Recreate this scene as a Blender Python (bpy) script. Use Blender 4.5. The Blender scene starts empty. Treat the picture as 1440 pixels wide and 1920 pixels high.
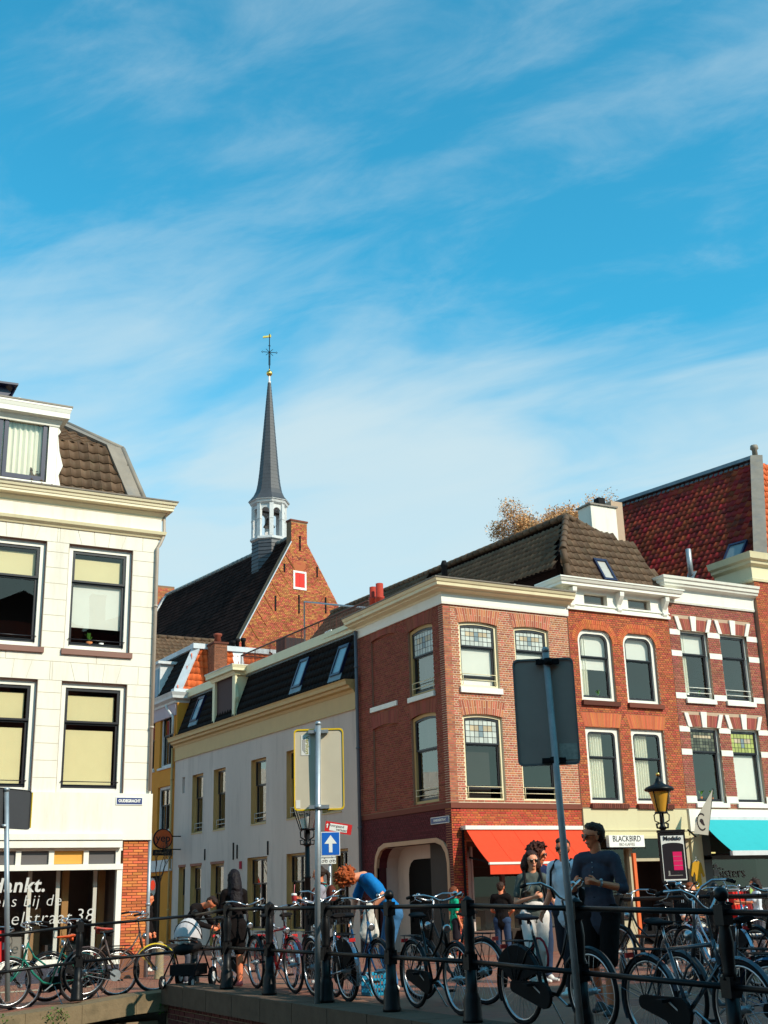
import bpy, bmesh, math, random
from mathutils import Vector, Matrix, noise
random.seed(7)
sc = bpy.context.scene
COL = sc.collection
V = Vector
PI = math.pi

# ------------------------------------------------------------------ camera
F, PITCH, ROLL, HEAD = 2250.0, math.radians(17.8), -0.0285, math.radians(29)
EYE = V((0, 0, 1.5))
FW = V((math.sin(HEAD)*math.cos(PITCH), math.cos(HEAD)*math.cos(PITCH), math.sin(PITCH)))
_rt = V((math.cos(HEAD), -math.sin(HEAD), 0)); _up = _rt.cross(FW)
RT = _rt*math.cos(ROLL) + _up*math.sin(ROLL)
UP = -_rt*math.sin(ROLL) + _up*math.cos(ROLL)
cam = bpy.data.cameras.new('camera'); camo = bpy.data.objects.new('camera', cam); COL.objects.link(camo)
cam.sensor_fit = 'VERTICAL'; cam.sensor_height = 36.0; cam.lens = F/1920*36
cam.clip_start = 0.1; cam.clip_end = 3000
m = Matrix((RT, UP, -FW)).transposed().to_4x4(); m.translation = EYE
camo.matrix_world = m
sc.camera = camo

# ------------------------------------------------------------------ sun and sky
SUN_EL = math.radians(35)
SH = V((0.41, -0.91, 0)).normalized()
SUN = V((SH.x*math.cos(SUN_EL), SH.y*math.cos(SUN_EL), math.sin(SUN_EL)))
sl = bpy.data.lights.new('sun', 'SUN'); sl.energy = 4.8; sl.angle = math.radians(0.5); sl.color = (1.0, 0.90, 0.74)
so = bpy.data.objects.new('sun', sl); COL.objects.link(so)
so.rotation_euler = SUN.to_track_quat('Z', 'Y').to_euler()
w = bpy.data.worlds.new('World'); sc.world = w; w.use_nodes = True
nt = w.node_tree; nt.nodes.clear(); N = nt.nodes.new; L = nt.links.new
sky = N('ShaderNodeTexSky'); sky.sky_type = 'NISHITA'; sky.sun_disc = False
sky.sun_elevation = SUN_EL; sky.sun_rotation = math.atan2(SH.x, SH.y)
sky.air_density = 1.0; sky.dust_density = 0.6; sky.ozone_density = 2.5
tc = N('ShaderNodeTexCoord')
sep = N('ShaderNodeSeparateXYZ'); L(tc.outputs['Generated'], sep.inputs[0])
# cirrus: noise on the plane of a high cloud layer
def mth(op, a, b=None, c=None, clamp=False):
    n = N('ShaderNodeMath'); n.operation = op; n.use_clamp = clamp
    for i, v in enumerate((a, b, c)):
        if v is None: continue
        if isinstance(v, (int, float)): n.inputs[i].default_value = v
        else: L(v, n.inputs[i])
    return n.outputs[0]
zz = mth('ADD', mth('MAXIMUM', sep.outputs[2], 0.0), 0.18)
cx = N('ShaderNodeCombineXYZ'); L(mth('DIVIDE', sep.outputs[0], zz), cx.inputs[0]); L(mth('DIVIDE', sep.outputs[1], zz), cx.inputs[1])
mp = N('ShaderNodeMapping'); mp.inputs['Rotation'].default_value = (0, 0, math.radians(29)); mp.inputs['Scale'].default_value = (0.95, 2.0, 1)
mp.inputs['Location'].default_value = (3.1, 1.7, 0)
vr = N('ShaderNodeVectorRotate'); vr.rotation_type = 'Z_AXIS'; vr.inputs['Angle'].default_value = math.radians(-128); L(cx.outputs[0], vr.inputs[0]); L(vr.outputs[0], mp.inputs[0])
n1 = N('ShaderNodeTexNoise'); n1.inputs['Scale'].default_value = 1.7; n1.inputs['Detail'].default_value = 5; n1.inputs['Roughness'].default_value = 0.5; n1.inputs['Distortion'].default_value = 0.5
L(mp.outputs[0], n1.inputs['Vector'])
n2 = N('ShaderNodeTexNoise'); n2.inputs['Scale'].default_value = 5.0; n2.inputs['Detail'].default_value = 12; n2.inputs['Roughness'].default_value = 0.62; n2.inputs['Distortion'].default_value = 0.4
L(mp.outputs[0], n2.inputs['Vector'])
cl = mth('ADD', mth('MULTIPLY', n1.outputs[0], 0.55), mth('MULTIPLY', n2.outputs[0], 0.45))
r1 = N('ShaderNodeMapRange'); r1.interpolation_type = 'SMOOTHSTEP'; r1.inputs['From Min'].default_value = 0.42; r1.inputs['From Max'].default_value = 0.68; r1.inputs['To Max'].default_value = 0.34
L(cl, r1.inputs[0])
# veil that thickens towards the horizon
r2 = N('ShaderNodeMapRange'); r2.interpolation_type = 'SMOOTHSTEP'; r2.inputs['From Min'].default_value = 0.46; r2.inputs['From Max'].default_value = 0.31; r2.inputs['To Max'].default_value = 0.86
L(mth('ADD', sep.outputs[2], mth('MULTIPLY', mth('SUBTRACT', 0.5, n1.outputs[0]), 0.30)), r2.inputs[0])
cov = mth('SUBTRACT', 1.0, mth('MULTIPLY', mth('SUBTRACT', 1.0, r1.outputs[0]), mth('SUBTRACT', 1.0, r2.outputs[0])), clamp=True)
tint = N('ShaderNodeMix'); tint.data_type = 'RGBA'; tint.blend_type = 'MULTIPLY'; tint.inputs[0].default_value = 1.0
L(sky.outputs[0], tint.inputs[6]); tint.inputs[7].default_value = (0.34, 1.68, 1.62, 1)
mx = N('ShaderNodeMix'); mx.data_type = 'RGBA'; L(cov, mx.inputs[0]); L(tint.outputs[2], mx.inputs[6]); mx.inputs[7].default_value = (4.4, 5.45, 5.8, 1)
bg = N('ShaderNodeBackground'); bg.inputs[1].default_value = 0.148; L(mx.outputs[2], bg.inputs[0])
wo = N('ShaderNodeOutputWorld'); L(bg.outputs[0], wo.inputs[0])
vs = sc.view_settings; vs.view_transform = 'Standard'; vs.look = 'None'; vs.gamma = 1; vs.exposure = 0.0; vs.use_curve_mapping = False

# ------------------------------------------------------------------ pixel to place helpers (photo pixels of the 1440x1920 picture)
def ray(x, y): return FW*F + RT*(x-720) + UP*(960-y)
def onY(x, y, Y): r = ray(x, y); return EYE + r*(Y/r.y)
def onX(x, y, X): r = ray(x, y); return EYE + r*(X/r.x)
def onZ(x, y, Z): r = ray(x, y); return EYE + r*((Z-EYE.z)/r.z)

# ------------------------------------------------------------------ materials
MATS = {}
def mat(name, col, rough=0.7, metal=0.0, var=0.12, scale=3.0, bump=0.0, bscale=40.0, island=0.0, spec=0.5, dirt=None, coat=0.0, hue=0.0, objrand=False, streak=False):
    """Principled material; colour varied by world-space noise, per-island/per-object random value, optional dirt stains."""
    if name in MATS: return MATS[name]
    if spec == 0.5 and rough >= 0.6: spec = 0.12 if max(col) < 0.05 else 0.25
    M = bpy.data.materials.new(name); M.use_nodes = True; MATS[name] = M
    t = M.node_tree; n = t.nodes; l = t.links
    b = n['Principled BSDF']
    b.inputs['Roughness'].default_value = rough; b.inputs['Metallic'].default_value = metal
    b.inputs['Specular IOR Level'].default_value = spec
    if coat: b.inputs['Coat Weight'].default_value = coat; b.inputs['Coat Roughness'].default_value = 0.08
    g = n.new('ShaderNodeNewGeometry')
    no = n.new('ShaderNodeTexNoise'); no.inputs['Scale'].default_value = scale; no.inputs['Detail'].default_value = 6; no.inputs['Roughness'].default_value = 0.6
    if streak:
        mpp = n.new('ShaderNodeMapping'); mpp.inputs['Scale'].default_value = (1, 1, 0.15); l.new(g.outputs['Position'], mpp.inputs[0]); l.new(mpp.outputs[0], no.inputs['Vector'])
    else: l.new(g.outputs['Position'], no.inputs['Vector'])
    def ma(op, a, bb):
        q = n.new('ShaderNodeMath'); q.operation = op
        for i, v in enumerate((a, bb)):
            if isinstance(v, (int, float)): q.inputs[i].default_value = v
            else: l.new(v, q.inputs[i])
        return q.outputs[0]
    val = ma('MULTIPLY_ADD' if False else 'MULTIPLY', ma('SUBTRACT', no.outputs[0], 0.5), 2.6*var)
    hs = n.new('ShaderNodeHueSaturation'); hs.inputs['Color'].default_value = (*col, 1)
    if island:
        rnd = ma('FRACT', ma('ADD', g.outputs['Random Per Island'], 0.0), 0.0)
        if objrand:
            oi = n.new('ShaderNodeObjectInfo'); rnd = ma('FRACT', ma('ADD', g.outputs['Random Per Island'], oi.outputs['Random']), 0.0)
        val = ma('ADD', val, ma('MULTIPLY', ma('SUBTRACT', rnd, 0.5), 2*island))
        if hue:
            l.new(ma('ADD', ma('MULTIPLY', ma('SUBTRACT', ma('FRACT', ma('MULTIPLY', rnd, 7.31), 0), 0.5), hue), 0.5), hs.inputs['Hue'])
    l.new(ma('ADD', val, 1.0), hs.inputs['Value'])
    out = hs.outputs[0]
    if dirt:
        dn = n.new('ShaderNodeTexNoise'); dn.inputs['Scale'].default_value = dirt[1]; dn.inputs['Detail'].default_value = 8; dn.inputs['Roughness'].default_value = 0.7
        if streak: l.new(mpp.outputs[0], dn.inputs['Vector'])
        else: l.new(g.outputs['Position'], dn.inputs['Vector'])
        mr = n.new('ShaderNodeMapRange'); mr.inputs['From Min'].default_value = 0.5; mr.inputs['From Max'].default_value = 0.75; mr.inputs['To Max'].default_value = dirt[2]
        l.new(dn.outputs[0], mr.inputs[0])
        mi = n.new('ShaderNodeMix'); mi.data_type = 'RGBA'; l.new(mr.outputs[0], mi.inputs[0]); l.new(out, mi.inputs[6]); mi.inputs[7].default_value = (*dirt[0], 1)
        out = mi.outputs[2]
    l.new(out, b.inputs['Base Color'])
    if bump:
        bn = n.new('ShaderNodeTexNoise'); bn.inputs['Scale'].default_value = bscale; bn.inputs['Detail'].default_value = 5; l.new(g.outputs['Position'], bn.inputs['Vector'])
        bu = n.new('ShaderNodeBump'); bu.inputs['Strength'].default_value = bump; bu.inputs['Distance'].default_value = 0.01; l.new(bn.outputs[0], bu.inputs['Height']); l.new(bu.outputs[0], b.inputs['Normal'])
    return M

def glass_mat(name, tint=(0.93, 0.95, 0.93), refl=0.09, rough=0.01):
    if name in MATS: return MATS[name]
    M = bpy.data.materials.new(name); M.use_nodes = True; MATS[name] = M
    t = M.node_tree; n = t.nodes; l = t.links; n.remove(n['Principled BSDF'])
    tr = n.new('ShaderNodeBsdfTransparent'); tr.inputs[0].default_value = (*tint, 1)
    gl = n.new('ShaderNodeBsdfGlossy'); gl.inputs['Roughness'].default_value = rough; gl.inputs[0].default_value = (0.95, 0.88, 0.78, 1)
    fr = n.new('ShaderNodeLayerWeight'); fr.inputs[0].default_value = 0.5
    mr = n.new('ShaderNodeMapRange'); mr.inputs['To Min'].default_value = refl; mr.inputs['To Max'].default_value = 1.0
    pw = n.new('ShaderNodeMath'); pw.operation = 'POWER'; pw.inputs[1].default_value = 2.2; l.new(fr.outputs['Facing'], pw.inputs[0]); l.new(pw.outputs[0], mr.inputs[0])
    g = n.new('ShaderNodeNewGeometry'); no = n.new('ShaderNodeTexNoise'); no.inputs['Scale'].default_value = 0.9; no.inputs['Detail'].default_value = 1; l.new(g.outputs['Position'], no.inputs['Vector'])
    bu = n.new('ShaderNodeBump'); bu.inputs['Strength'].default_value = 0.12; bu.inputs['Distance'].default_value = 0.02; l.new(no.outputs[0], bu.inputs['Height']); l.new(bu.outputs[0], gl.inputs['Normal'])
    mi = n.new('ShaderNodeMixShader'); l.new(mr.outputs[0], mi.inputs[0]); l.new(tr.outputs[0], mi.inputs[1]); l.new(gl.outputs[0], mi.inputs[2])
    l.new(mi.outputs[0], n['Material Output'].inputs[0])
    return M

# ------------------------------------------------------------------ mesh builder
class MB:
    def __init__(s): s.v = []; s.f = []; s.mi = []; s.sm = []
    def quad(s, pts, mi=0, sm=False):
        b = len(s.v); s.v += [tuple(p) for p in pts]; s.f.append(tuple(range(b, b+len(pts)))); s.mi.append(mi); s.sm.append(sm)
    def faces(s, vs, fs, mi=0, sm=False):
        b = len(s.v); s.v += [tuple(p) for p in vs]
        for f in fs: s.f.append(tuple(b+i for i in f)); s.mi.append(mi); s.sm.append(sm)
        return s
    def hexa(s, P, mi=0):   # P: 8 points, bottom 4 ccw, top 4
        return s.faces(P, [(3,2,1,0),(4,5,6,7),(0,1,5,4),(1,2,6,5),(2,3,7,6),(3,0,4,7)], mi)
    def box(s, c, size, rz=0, mi=0, mtx=None):
        x, y, z = size[0]/2, size[1]/2, size[2]/2
        P = [V(p) for p in ((-x,-y,-z),(x,-y,-z),(x,y,-z),(-x,y,-z),(-x,-y,z),(x,-y,z),(x,y,z),(-x,y,z))]
        R = Matrix.Rotation(rz, 3, 'Z') if mtx is None else mtx
        return s.hexa([R@p + V(c) for p in P], mi)
    def bb(s, x0, y0, z0, x1, y1, z1, mi=0):
        return s.box(((x0+x1)/2, (y0+y1)/2, (z0+z1)/2), (abs(x1-x0), abs(y1-y0), abs(z1-z0)), 0, mi)
    def bar(s, a, b, w, h=None, up=(0,0,1), mi=0):
        a = V(a); b = V(b); d = (b-a); 
        if d.length < 1e-6: return s
        d.normalize(); u = V(up); 
        if abs(d.dot(u)) > 0.98: u = V((1,0,0))
        r = d.cross(u).normalized(); u = r.cross(d); h = h or w; r *= w/2; u *= h/2
        return s.hexa([a-r-u, a+r-u, b+r-u, b-r-u, a-r+u, a+r+u, b+r+u, b-r+u], mi)
    def tube(s, pts, r, n=8, mi=0, closed=False, caps=True):
        pts = [V(p) for p in pts]; k = len(pts)
        rr = r if isinstance(r, (list, tuple)) else [r]*k
        b = len(s.v); prev = None
        for i, p in enumerate(pts):
            if closed: d = pts[(i+1) % k]-pts[i-1]
            else: d = pts[min(i+1, k-1)]-pts[max(i-1, 0)]
            d.normalize()
            if prev is None:
                u = V((0,0,1)) if abs(d.z) < 0.9 else V((1,0,0)); a = d.cross(u).normalized()
            else:
                a = (prev - d*prev.dot(d)); a = a.normalized() if a.length > 1e-6 else d.orthogonal().normalized()
            prev = a; c = d.cross(a)
            for j in range(n):
                t = 2*PI*j/n; s.v.append(tuple(p + (a*math.cos(t)+c*math.sin(t))*rr[i]))
        m = k if closed else k-1
        for i in range(m):
            for j in range(n):
                i2 = (i+1) % k
                s.f.append((b+i*n+j, b+i*n+(j+1) % n, b+i2*n+(j+1) % n, b+i2*n+j)); s.mi.append(mi); s.sm.append(n > 4)
        if caps and not closed:
            s.f.append(tuple(b+j for j in reversed(range(n)))); s.mi.append(mi); s.sm.append(False)
            s.f.append(tuple(b+(k-1)*n+j for j in range(n))); s.mi.append(mi); s.sm.append(False)
        return s
    def lathe(s, c, prof, n=12, mi=0, axis=(0,0,1), sm=True, caps=True, phase=0):
        c = V(c); ax = V(axis).normalized(); a = ax.orthogonal().normalized() if abs(ax.z) < 0.99 else V((1,0,0)); e = ax.cross(a)
        b = len(s.v)
        for (r, h) in prof:
            for j in range(n):
                t = 2*PI*j/n+phase; s.v.append(tuple(c + ax*h + (a*math.cos(t)+e*math.sin(t))*max(r, 1e-4)))
        for i in range(len(prof)-1):
            for j in range(n):
                s.f.append((b+i*n+j, b+i*n+(j+1) % n, b+(i+1)*n+(j+1) % n, b+(i+1)*n+j)); s.mi.append(mi); s.sm.append(sm)
        if caps:
            s.f.append(tuple(b+j for j in reversed(range(n)))); s.mi.append(mi); s.sm.append(False)
            s.f.append(tuple(b+(len(prof)-1)*n+j for j in range(n))); s.mi.append(mi); s.sm.append(False)
        return s
    def prism(s, poly, depth, mi=0):   # poly: 3-D points (planar), extruded by vector depth
        k = len(poly); d = V(depth); A = [V(p) for p in poly]; B = [p+d for p in A]
        nrm = V((0,0,0))
        for i in range(k): nrm += A[i].cross(A[(i+1) % k])
        if nrm.dot(d) > 0: A, B = B, A
        fs = [tuple(range(k)), tuple(reversed(range(k, 2*k)))]
        fs += [((i+1) % k, i, k+i, k+(i+1) % k) for i in range(k)]
        return s.faces(A+B, fs, mi)
    def sphere(s, c, r, n=10, m=6, mi=0, sc=(1,1,1)):
        c = V(c); b = len(s.v); vs = []; fs = []
        for i in range(m+1):
            ph = PI*i/m
            for j in range(n):
                t = 2*PI*j/n; vs.append(c+V((r*sc[0]*math.sin(ph)*math.cos(t), r*sc[1]*math.sin(ph)*math.sin(t), -r*sc[2]*math.cos(ph))))
        for i in range(m):
            for j in range(n): fs.append((i*n+j, i*n+(j+1) % n, (i+1)*n+(j+1) % n, (i+1)*n+j))
        return s.faces(vs, fs, mi, True)
    def mesh(s, name, mats, off=V((0,0,0))):
        me = bpy.data.meshes.new(name)
        o = V(off)
        me.from_pydata([(p[0]-o.x, p[1]-o.y, p[2]-o.z) for p in s.v], [], s.f)
        if not isinstance(mats, (list, tuple)): mats = [mats]
        for q in mats: me.materials.append(q)
        me.polygons.foreach_set('material_index', s.mi); me.polygons.foreach_set('use_smooth', s.sm)
        me.update()
        return me
    def build(s, name, mats, parent=None, kind=None, label=None):
        off = root_loc(parent)
        o = bpy.data.objects.new(name, s.mesh(name, mats, off)); COL.objects.link(o)
        if parent is not None: o.parent = parent
        if kind: o['kind'] = kind
        if label: o['label'] = label
        return o

def root_loc(p):
    if p is None: return V((0,0,0))
    o = V(p.location)
    while p.parent is not None: p = p.parent; o += V(p.location)
    return o
def thing(name, label, cat, loc=(0,0,0), rz=0, group=None):
    o = bpy.data.objects.new(name, None); COL.objects.link(o); o.empty_display_size = 0.3
    o.location = loc; o.rotation_euler = (0, 0, rz); o['label'] = label; o['category'] = cat
    if group: o['group'] = group
    return o
def tag(o, label, cat, group=None):
    o['label'] = label; o['category'] = cat
    if group: o['group'] = group
    return o
def copy_tree(o, parent=None):
    c = o.copy(); COL.objects.link(c)
    if parent is not None: c.parent = parent
    for ch in list(o.children): copy_tree(ch, c)
    return c
TEXTS = []; REMESH = []
def text(s, size, loc, right, up, m, parent=None, name='lettering', ext=0.002, align='CENTER', space=1.0, bold=0.0, shear=0.0, sx=1.0):
    cu = bpy.data.curves.new(name, 'FONT'); cu.body = s; cu.size = size; cu.extrude = ext; cu.align_x = align; cu.align_y = 'CENTER'
    cu.space_character = space; cu.offset = bold; cu.shear = shear; cu.resolution_u = 3; cu.materials.append(m)
    o = bpy.data.objects.new(name, cu); COL.objects.link(o)
    r = V(right).normalized(); u = V(up); u = (u-r*u.dot(r)).normalized(); nn = r.cross(u)
    mm = Matrix((r*sx, u, nn)).transposed().to_4x4(); mm.translation = V(loc)-root_loc(parent)
    o.matrix_local = mm
    if parent is not None: o.parent = parent; o.matrix_local = mm
    TEXTS.append(o); return o

# ------------------------------------------------------------------ palette
m_plaster = mat('cream_plaster', (0.82, 0.76, 0.65), 0.75, var=0.06, scale=1.2, bump=0.15, bscale=6, dirt=((0.45,0.38,0.30), 2.6, 0.45), streak=True)
m_joint = mat('plaster_joint', (0.66, 0.59, 0.48), 0.9)
m_cream = mat('cream_paint', (0.76, 0.66, 0.42), 0.5, var=0.08, scale=1.5, dirt=((0.35,0.28,0.18), 3, 0.3), streak=True)
m_white = mat('white_paint', (0.80, 0.77, 0.68), 0.45, var=0.06, scale=1.5, dirt=((0.45,0.4,0.33), 3.2, 0.25), streak=True)
m_greyw = mat('old_white_paint', (0.60, 0.60, 0.60), 0.6, var=0.12, dirt=((0.3,0.3,0.28), 4, 0.5))
m_brown = mat('brown_trim', (0.25, 0.125, 0.095), 0.6, var=0.08)
m_sash = mat('dark_sash', (0.012, 0.011, 0.016), 0.35)
m_sashblue = mat('navy_sash', (0.012, 0.014, 0.05), 0.35)
m_black = mat('black_paint', (0.004, 0.004, 0.005), 0.42, bump=0.15, bscale=25, spec=0.25)
m_blackmat = mat('matte_black', (0.010, 0.009, 0.010), 0.7)
m_rubber = mat('tyre_rubber', (0.016, 0.014, 0.016), 0.75)
m_chrome = mat('chrome', (0.50, 0.50, 0.52), 0.30, 1.0, var=0.1)
m_galv = mat('galvanised_steel', (0.36, 0.40, 0.43), 0.45, 0.6, var=0.2, scale=12)
m_lead = mat('lead_zinc', (0.26, 0.22, 0.18), 0.65, 0.1, var=0.25, scale=3, dirt=((0.12,0.14,0.17), 2.5, 0.6))
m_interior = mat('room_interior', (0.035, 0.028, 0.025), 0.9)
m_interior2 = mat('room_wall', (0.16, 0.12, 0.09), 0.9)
m_blind = mat('cream_blind', (0.80, 0.68, 0.40), 0.9, var=0.04)
m_blindw = mat('white_blind', (0.78, 0.76, 0.70), 0.9, var=0.04)
m_curtain = mat('white_curtain', (0.88, 0.84, 0.70), 0.95, var=0.06)
m_glass = glass_mat('window_glass')
m_glassd = glass_mat('shop_glass', (0.85,0.85,0.85), 0.025)
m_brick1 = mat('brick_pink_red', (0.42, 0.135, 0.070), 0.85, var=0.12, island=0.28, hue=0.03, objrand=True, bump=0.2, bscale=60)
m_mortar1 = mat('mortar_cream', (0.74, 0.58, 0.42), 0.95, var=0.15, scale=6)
m_brick1s = mat('brick_shaded_red', (0.26, 0.065, 0.042), 0.85, var=0.12, island=0.25, hue=0.02, objrand=True)  # corner house brick darkened, shade of the side wall put into the colour
m_mortar1s = mat('mortar_shaded', (0.32, 0.18, 0.12), 0.95)  # mortar of the same wall, darkened for shade likewise
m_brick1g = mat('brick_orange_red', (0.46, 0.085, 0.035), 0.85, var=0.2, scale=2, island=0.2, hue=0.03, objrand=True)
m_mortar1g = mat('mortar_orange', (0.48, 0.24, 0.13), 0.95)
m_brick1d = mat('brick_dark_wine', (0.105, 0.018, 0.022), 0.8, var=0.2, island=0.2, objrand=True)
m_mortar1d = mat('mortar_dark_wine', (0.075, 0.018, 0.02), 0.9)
m_brick2 = mat('brick_orange_brown', (0.44, 0.105, 0.045), 0.85, var=0.12, island=0.25, hue=0.03, objrand=True)
m_mortar2 = mat('mortar_grey_orange', (0.36, 0.22, 0.15), 0.95)
m_brick2a = mat('brick_arch_orange', (0.55, 0.14, 0.05), 0.85, island=0.15, hue=0.02, objrand=True)
m_brick3 = mat('brick_purple_red', (0.33, 0.095, 0.065), 0.85, var=0.12, island=0.25, hue=0.03, objrand=True)
m_mortar3 = mat('mortar_tan', (0.48, 0.34, 0.24), 0.95)
m_brickd = mat('brick_dark_sill', (0.14, 0.04, 0.025), 0.8, island=0.3, objrand=True)
m_brickp = mat('brick_pier_orange', (0.62, 0.17, 0.055), 0.85, var=0.1, island=0.3, hue=0.03, objrand=True)
m_mortarp = mat('mortar_pier', (0.20, 0.085, 0.05), 0.95)
m_brickc = mat('church_brick', (0.46, 0.145, 0.06), 0.9, var=0.3, scale=0.5, island=0.3, hue=0.05, objrand=True)
m_mortarc = mat('church_mortar', (0.24, 0.15, 0.09), 0.95)
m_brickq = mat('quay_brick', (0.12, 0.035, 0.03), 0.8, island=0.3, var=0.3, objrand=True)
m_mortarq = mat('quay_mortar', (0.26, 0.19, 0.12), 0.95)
m_tilebrown = mat('brown_pantile', (0.115, 0.066, 0.038), 0.7, var=0.3, scale=4, island=0.25, objrand=True, dirt=((0.16,0.14,0.08), 5, 0.4))
m_tiledark = mat('dark_pantile', (0.034, 0.022, 0.020), 0.65, var=0.3, island=0.25, objrand=True)
m_tileblack = mat('black_glazed_tile', (0.007, 0.006, 0.007), 0.6, spec=0.12, var=0.3, island=0.2, objrand=True)
m_tilered = mat('weathered_red_tile', (0.23, 0.028, 0.014), 0.75, var=0.5, scale=1.1, island=0.4, hue=0.03, objrand=True, dirt=((0.02,0.014,0.016), 1.3, 0.85))
m_tileorange = mat('orange_tile', (0.62, 0.12, 0.03), 0.7, island=0.2, objrand=True)
m_slate = mat('church_slate', (0.024, 0.012, 0.010), 0.9, spec=0.04, var=0.6, scale=0.5, island=0.4, objrand=True)
m_slategrey = mat('spire_slate', (0.055, 0.058, 0.068), 0.5, var=0.3, scale=5, island=0.25, objrand=True)
m_slatecone = mat('spire_lead', (0.055, 0.055, 0.062), 0.55, var=0.25, scale=2.5, bump=0.5, bscale=9)
m_gold = mat('gilding', (0.85, 0.52, 0.12), 0.3, 1.0)
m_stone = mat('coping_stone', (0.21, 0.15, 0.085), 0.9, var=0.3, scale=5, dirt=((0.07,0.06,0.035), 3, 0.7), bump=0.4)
m_greywall = mat('grey_white_render', (0.57, 0.475, 0.42), 0.9, var=0.16, scale=1.1, bump=0.5, bscale=12, dirt=((0.26,0.21,0.19),2.2,0.55), streak=True)
m_yellowtrim = mat('ochre_trim', (0.50, 0.33, 0.13), 0.55, var=0.08)
m_yellowwall = mat('ochre_wall', (0.60, 0.24, 0.03), 0.8, var=0.12, scale=1.5)
m_mauve = mat('lilac_fascia', (0.45, 0.36, 0.40), 0.7)
m_weed = mat('weed_green', (0.06, 0.17, 0.02), 0.7, island=0.4)
m_red = mat('red_paint', (0.62, 0.02, 0.02), 0.4)
m_blue = mat('sign_blue', (0.01, 0.12, 0.50), 0.35)
m_signwhite = mat('sign_white', (0.80, 0.78, 0.72), 0.4)
m_navy = mat('plate_navy', (0.02, 0.04, 0.16), 0.35)
m_ink = mat('ink', (0.02, 0.02, 0.025), 0.6)

# ------------------------------------------------------------------ architecture helpers
class Fr:
    """wall frame: s along the wall, z up, d out of the wall"""
    def __init__(s, o, u, n): s.o = V((o[0], o[1], 0)); s.u = V((u[0], u[1], 0)).normalized(); s.n = V((n[0], n[1], 0)).normalized()
    def p(s, a, z, d=0.0): return s.o + s.u*a + s.n*d + V((0, 0, z))
    def px(s, x, y, d=0.0):
        r = ray(x, y); t = ((s.o + s.n*d - EYE).dot(s.n))/(r.dot(s.n)); q = EYE + r*t
        return (q-s.o).dot(s.u), q.z
    def box(s, mb, a0, z0, a1, z1, d0, d1, mi=0):
        P = [s.p(a0,z0,d0), s.p(a1,z0,d0), s.p(a1,z0,d1), s.p(a0,z0,d1), s.p(a0,z1,d0), s.p(a1,z1,d0), s.p(a1,z1,d1), s.p(a0,z1,d1)]
        # keep orientation outward
        c = (P[1]-P[0]).cross(P[3]-P[0]).z
        if c < 0: P = [P[3],P[2],P[1],P[0],P[7],P[6],P[5],P[4]]
        return mb.hexa(P, mi)

def wall_cells(fr, mb, a0, z0, a1, z1, holes, d0, d1, mi=0):
    S = sorted({a0, a1} | {min(max(h[i], a0), a1) for h in holes for i in (0, 2)})
    Z = sorted({z0, z1} | {min(max(h[i], z0), z1) for h in holes for i in (1, 3)})
    for j in range(len(Z)-1):
        run = None
        for i in range(len(S)-1):
            cs = (S[i]+S[i+1])/2; cz = (Z[j]+Z[j+1])/2
            hole = any(h[0] < cs < h[2] and h[1] < cz < h[3] for h in holes)
            if not hole:
                if run is None: run = S[i]
            if (hole or i == len(S)-2) and run is not None:
                e = S[i] if hole else S[i+1]
                fr.box(mb, run, Z[j], e, Z[j+1], d0, d1, mi); run = None

def subtract(iv, cuts):
    out = [iv]
    for c in cuts:
        nx = []
        for a, b in out:
            if c[1] <= a or c[0] >= b: nx.append((a, b)); continue
            if c[0] > a: nx.append((a, c[0]))
            if c[1] < b: nx.append((c[1], b))
        out = nx
    return out

BR = {}
def unit_brick(lw, h, t, m):
    k = (round(lw, 3), h, t, m.name)
    if k not in BR:
        mb = MB(); x = lw/2; z = h/2; c = 0.003
        mb.faces([(-x,0,-z),(x,0,-z),(x,0,z),(-x,0,z),(-x+c,-t,-z+c),(x-c,-t,-z+c),(x-c,-t,z-c),(-x+c,-t,z-c)],
                 [(4,5,6,7),(0,1,5,4),(1,2,6,5),(2,3,7,6),(3,0,4,7)])
        BR[k] = mb.mesh('brick', m)
    return BR[k]

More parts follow.
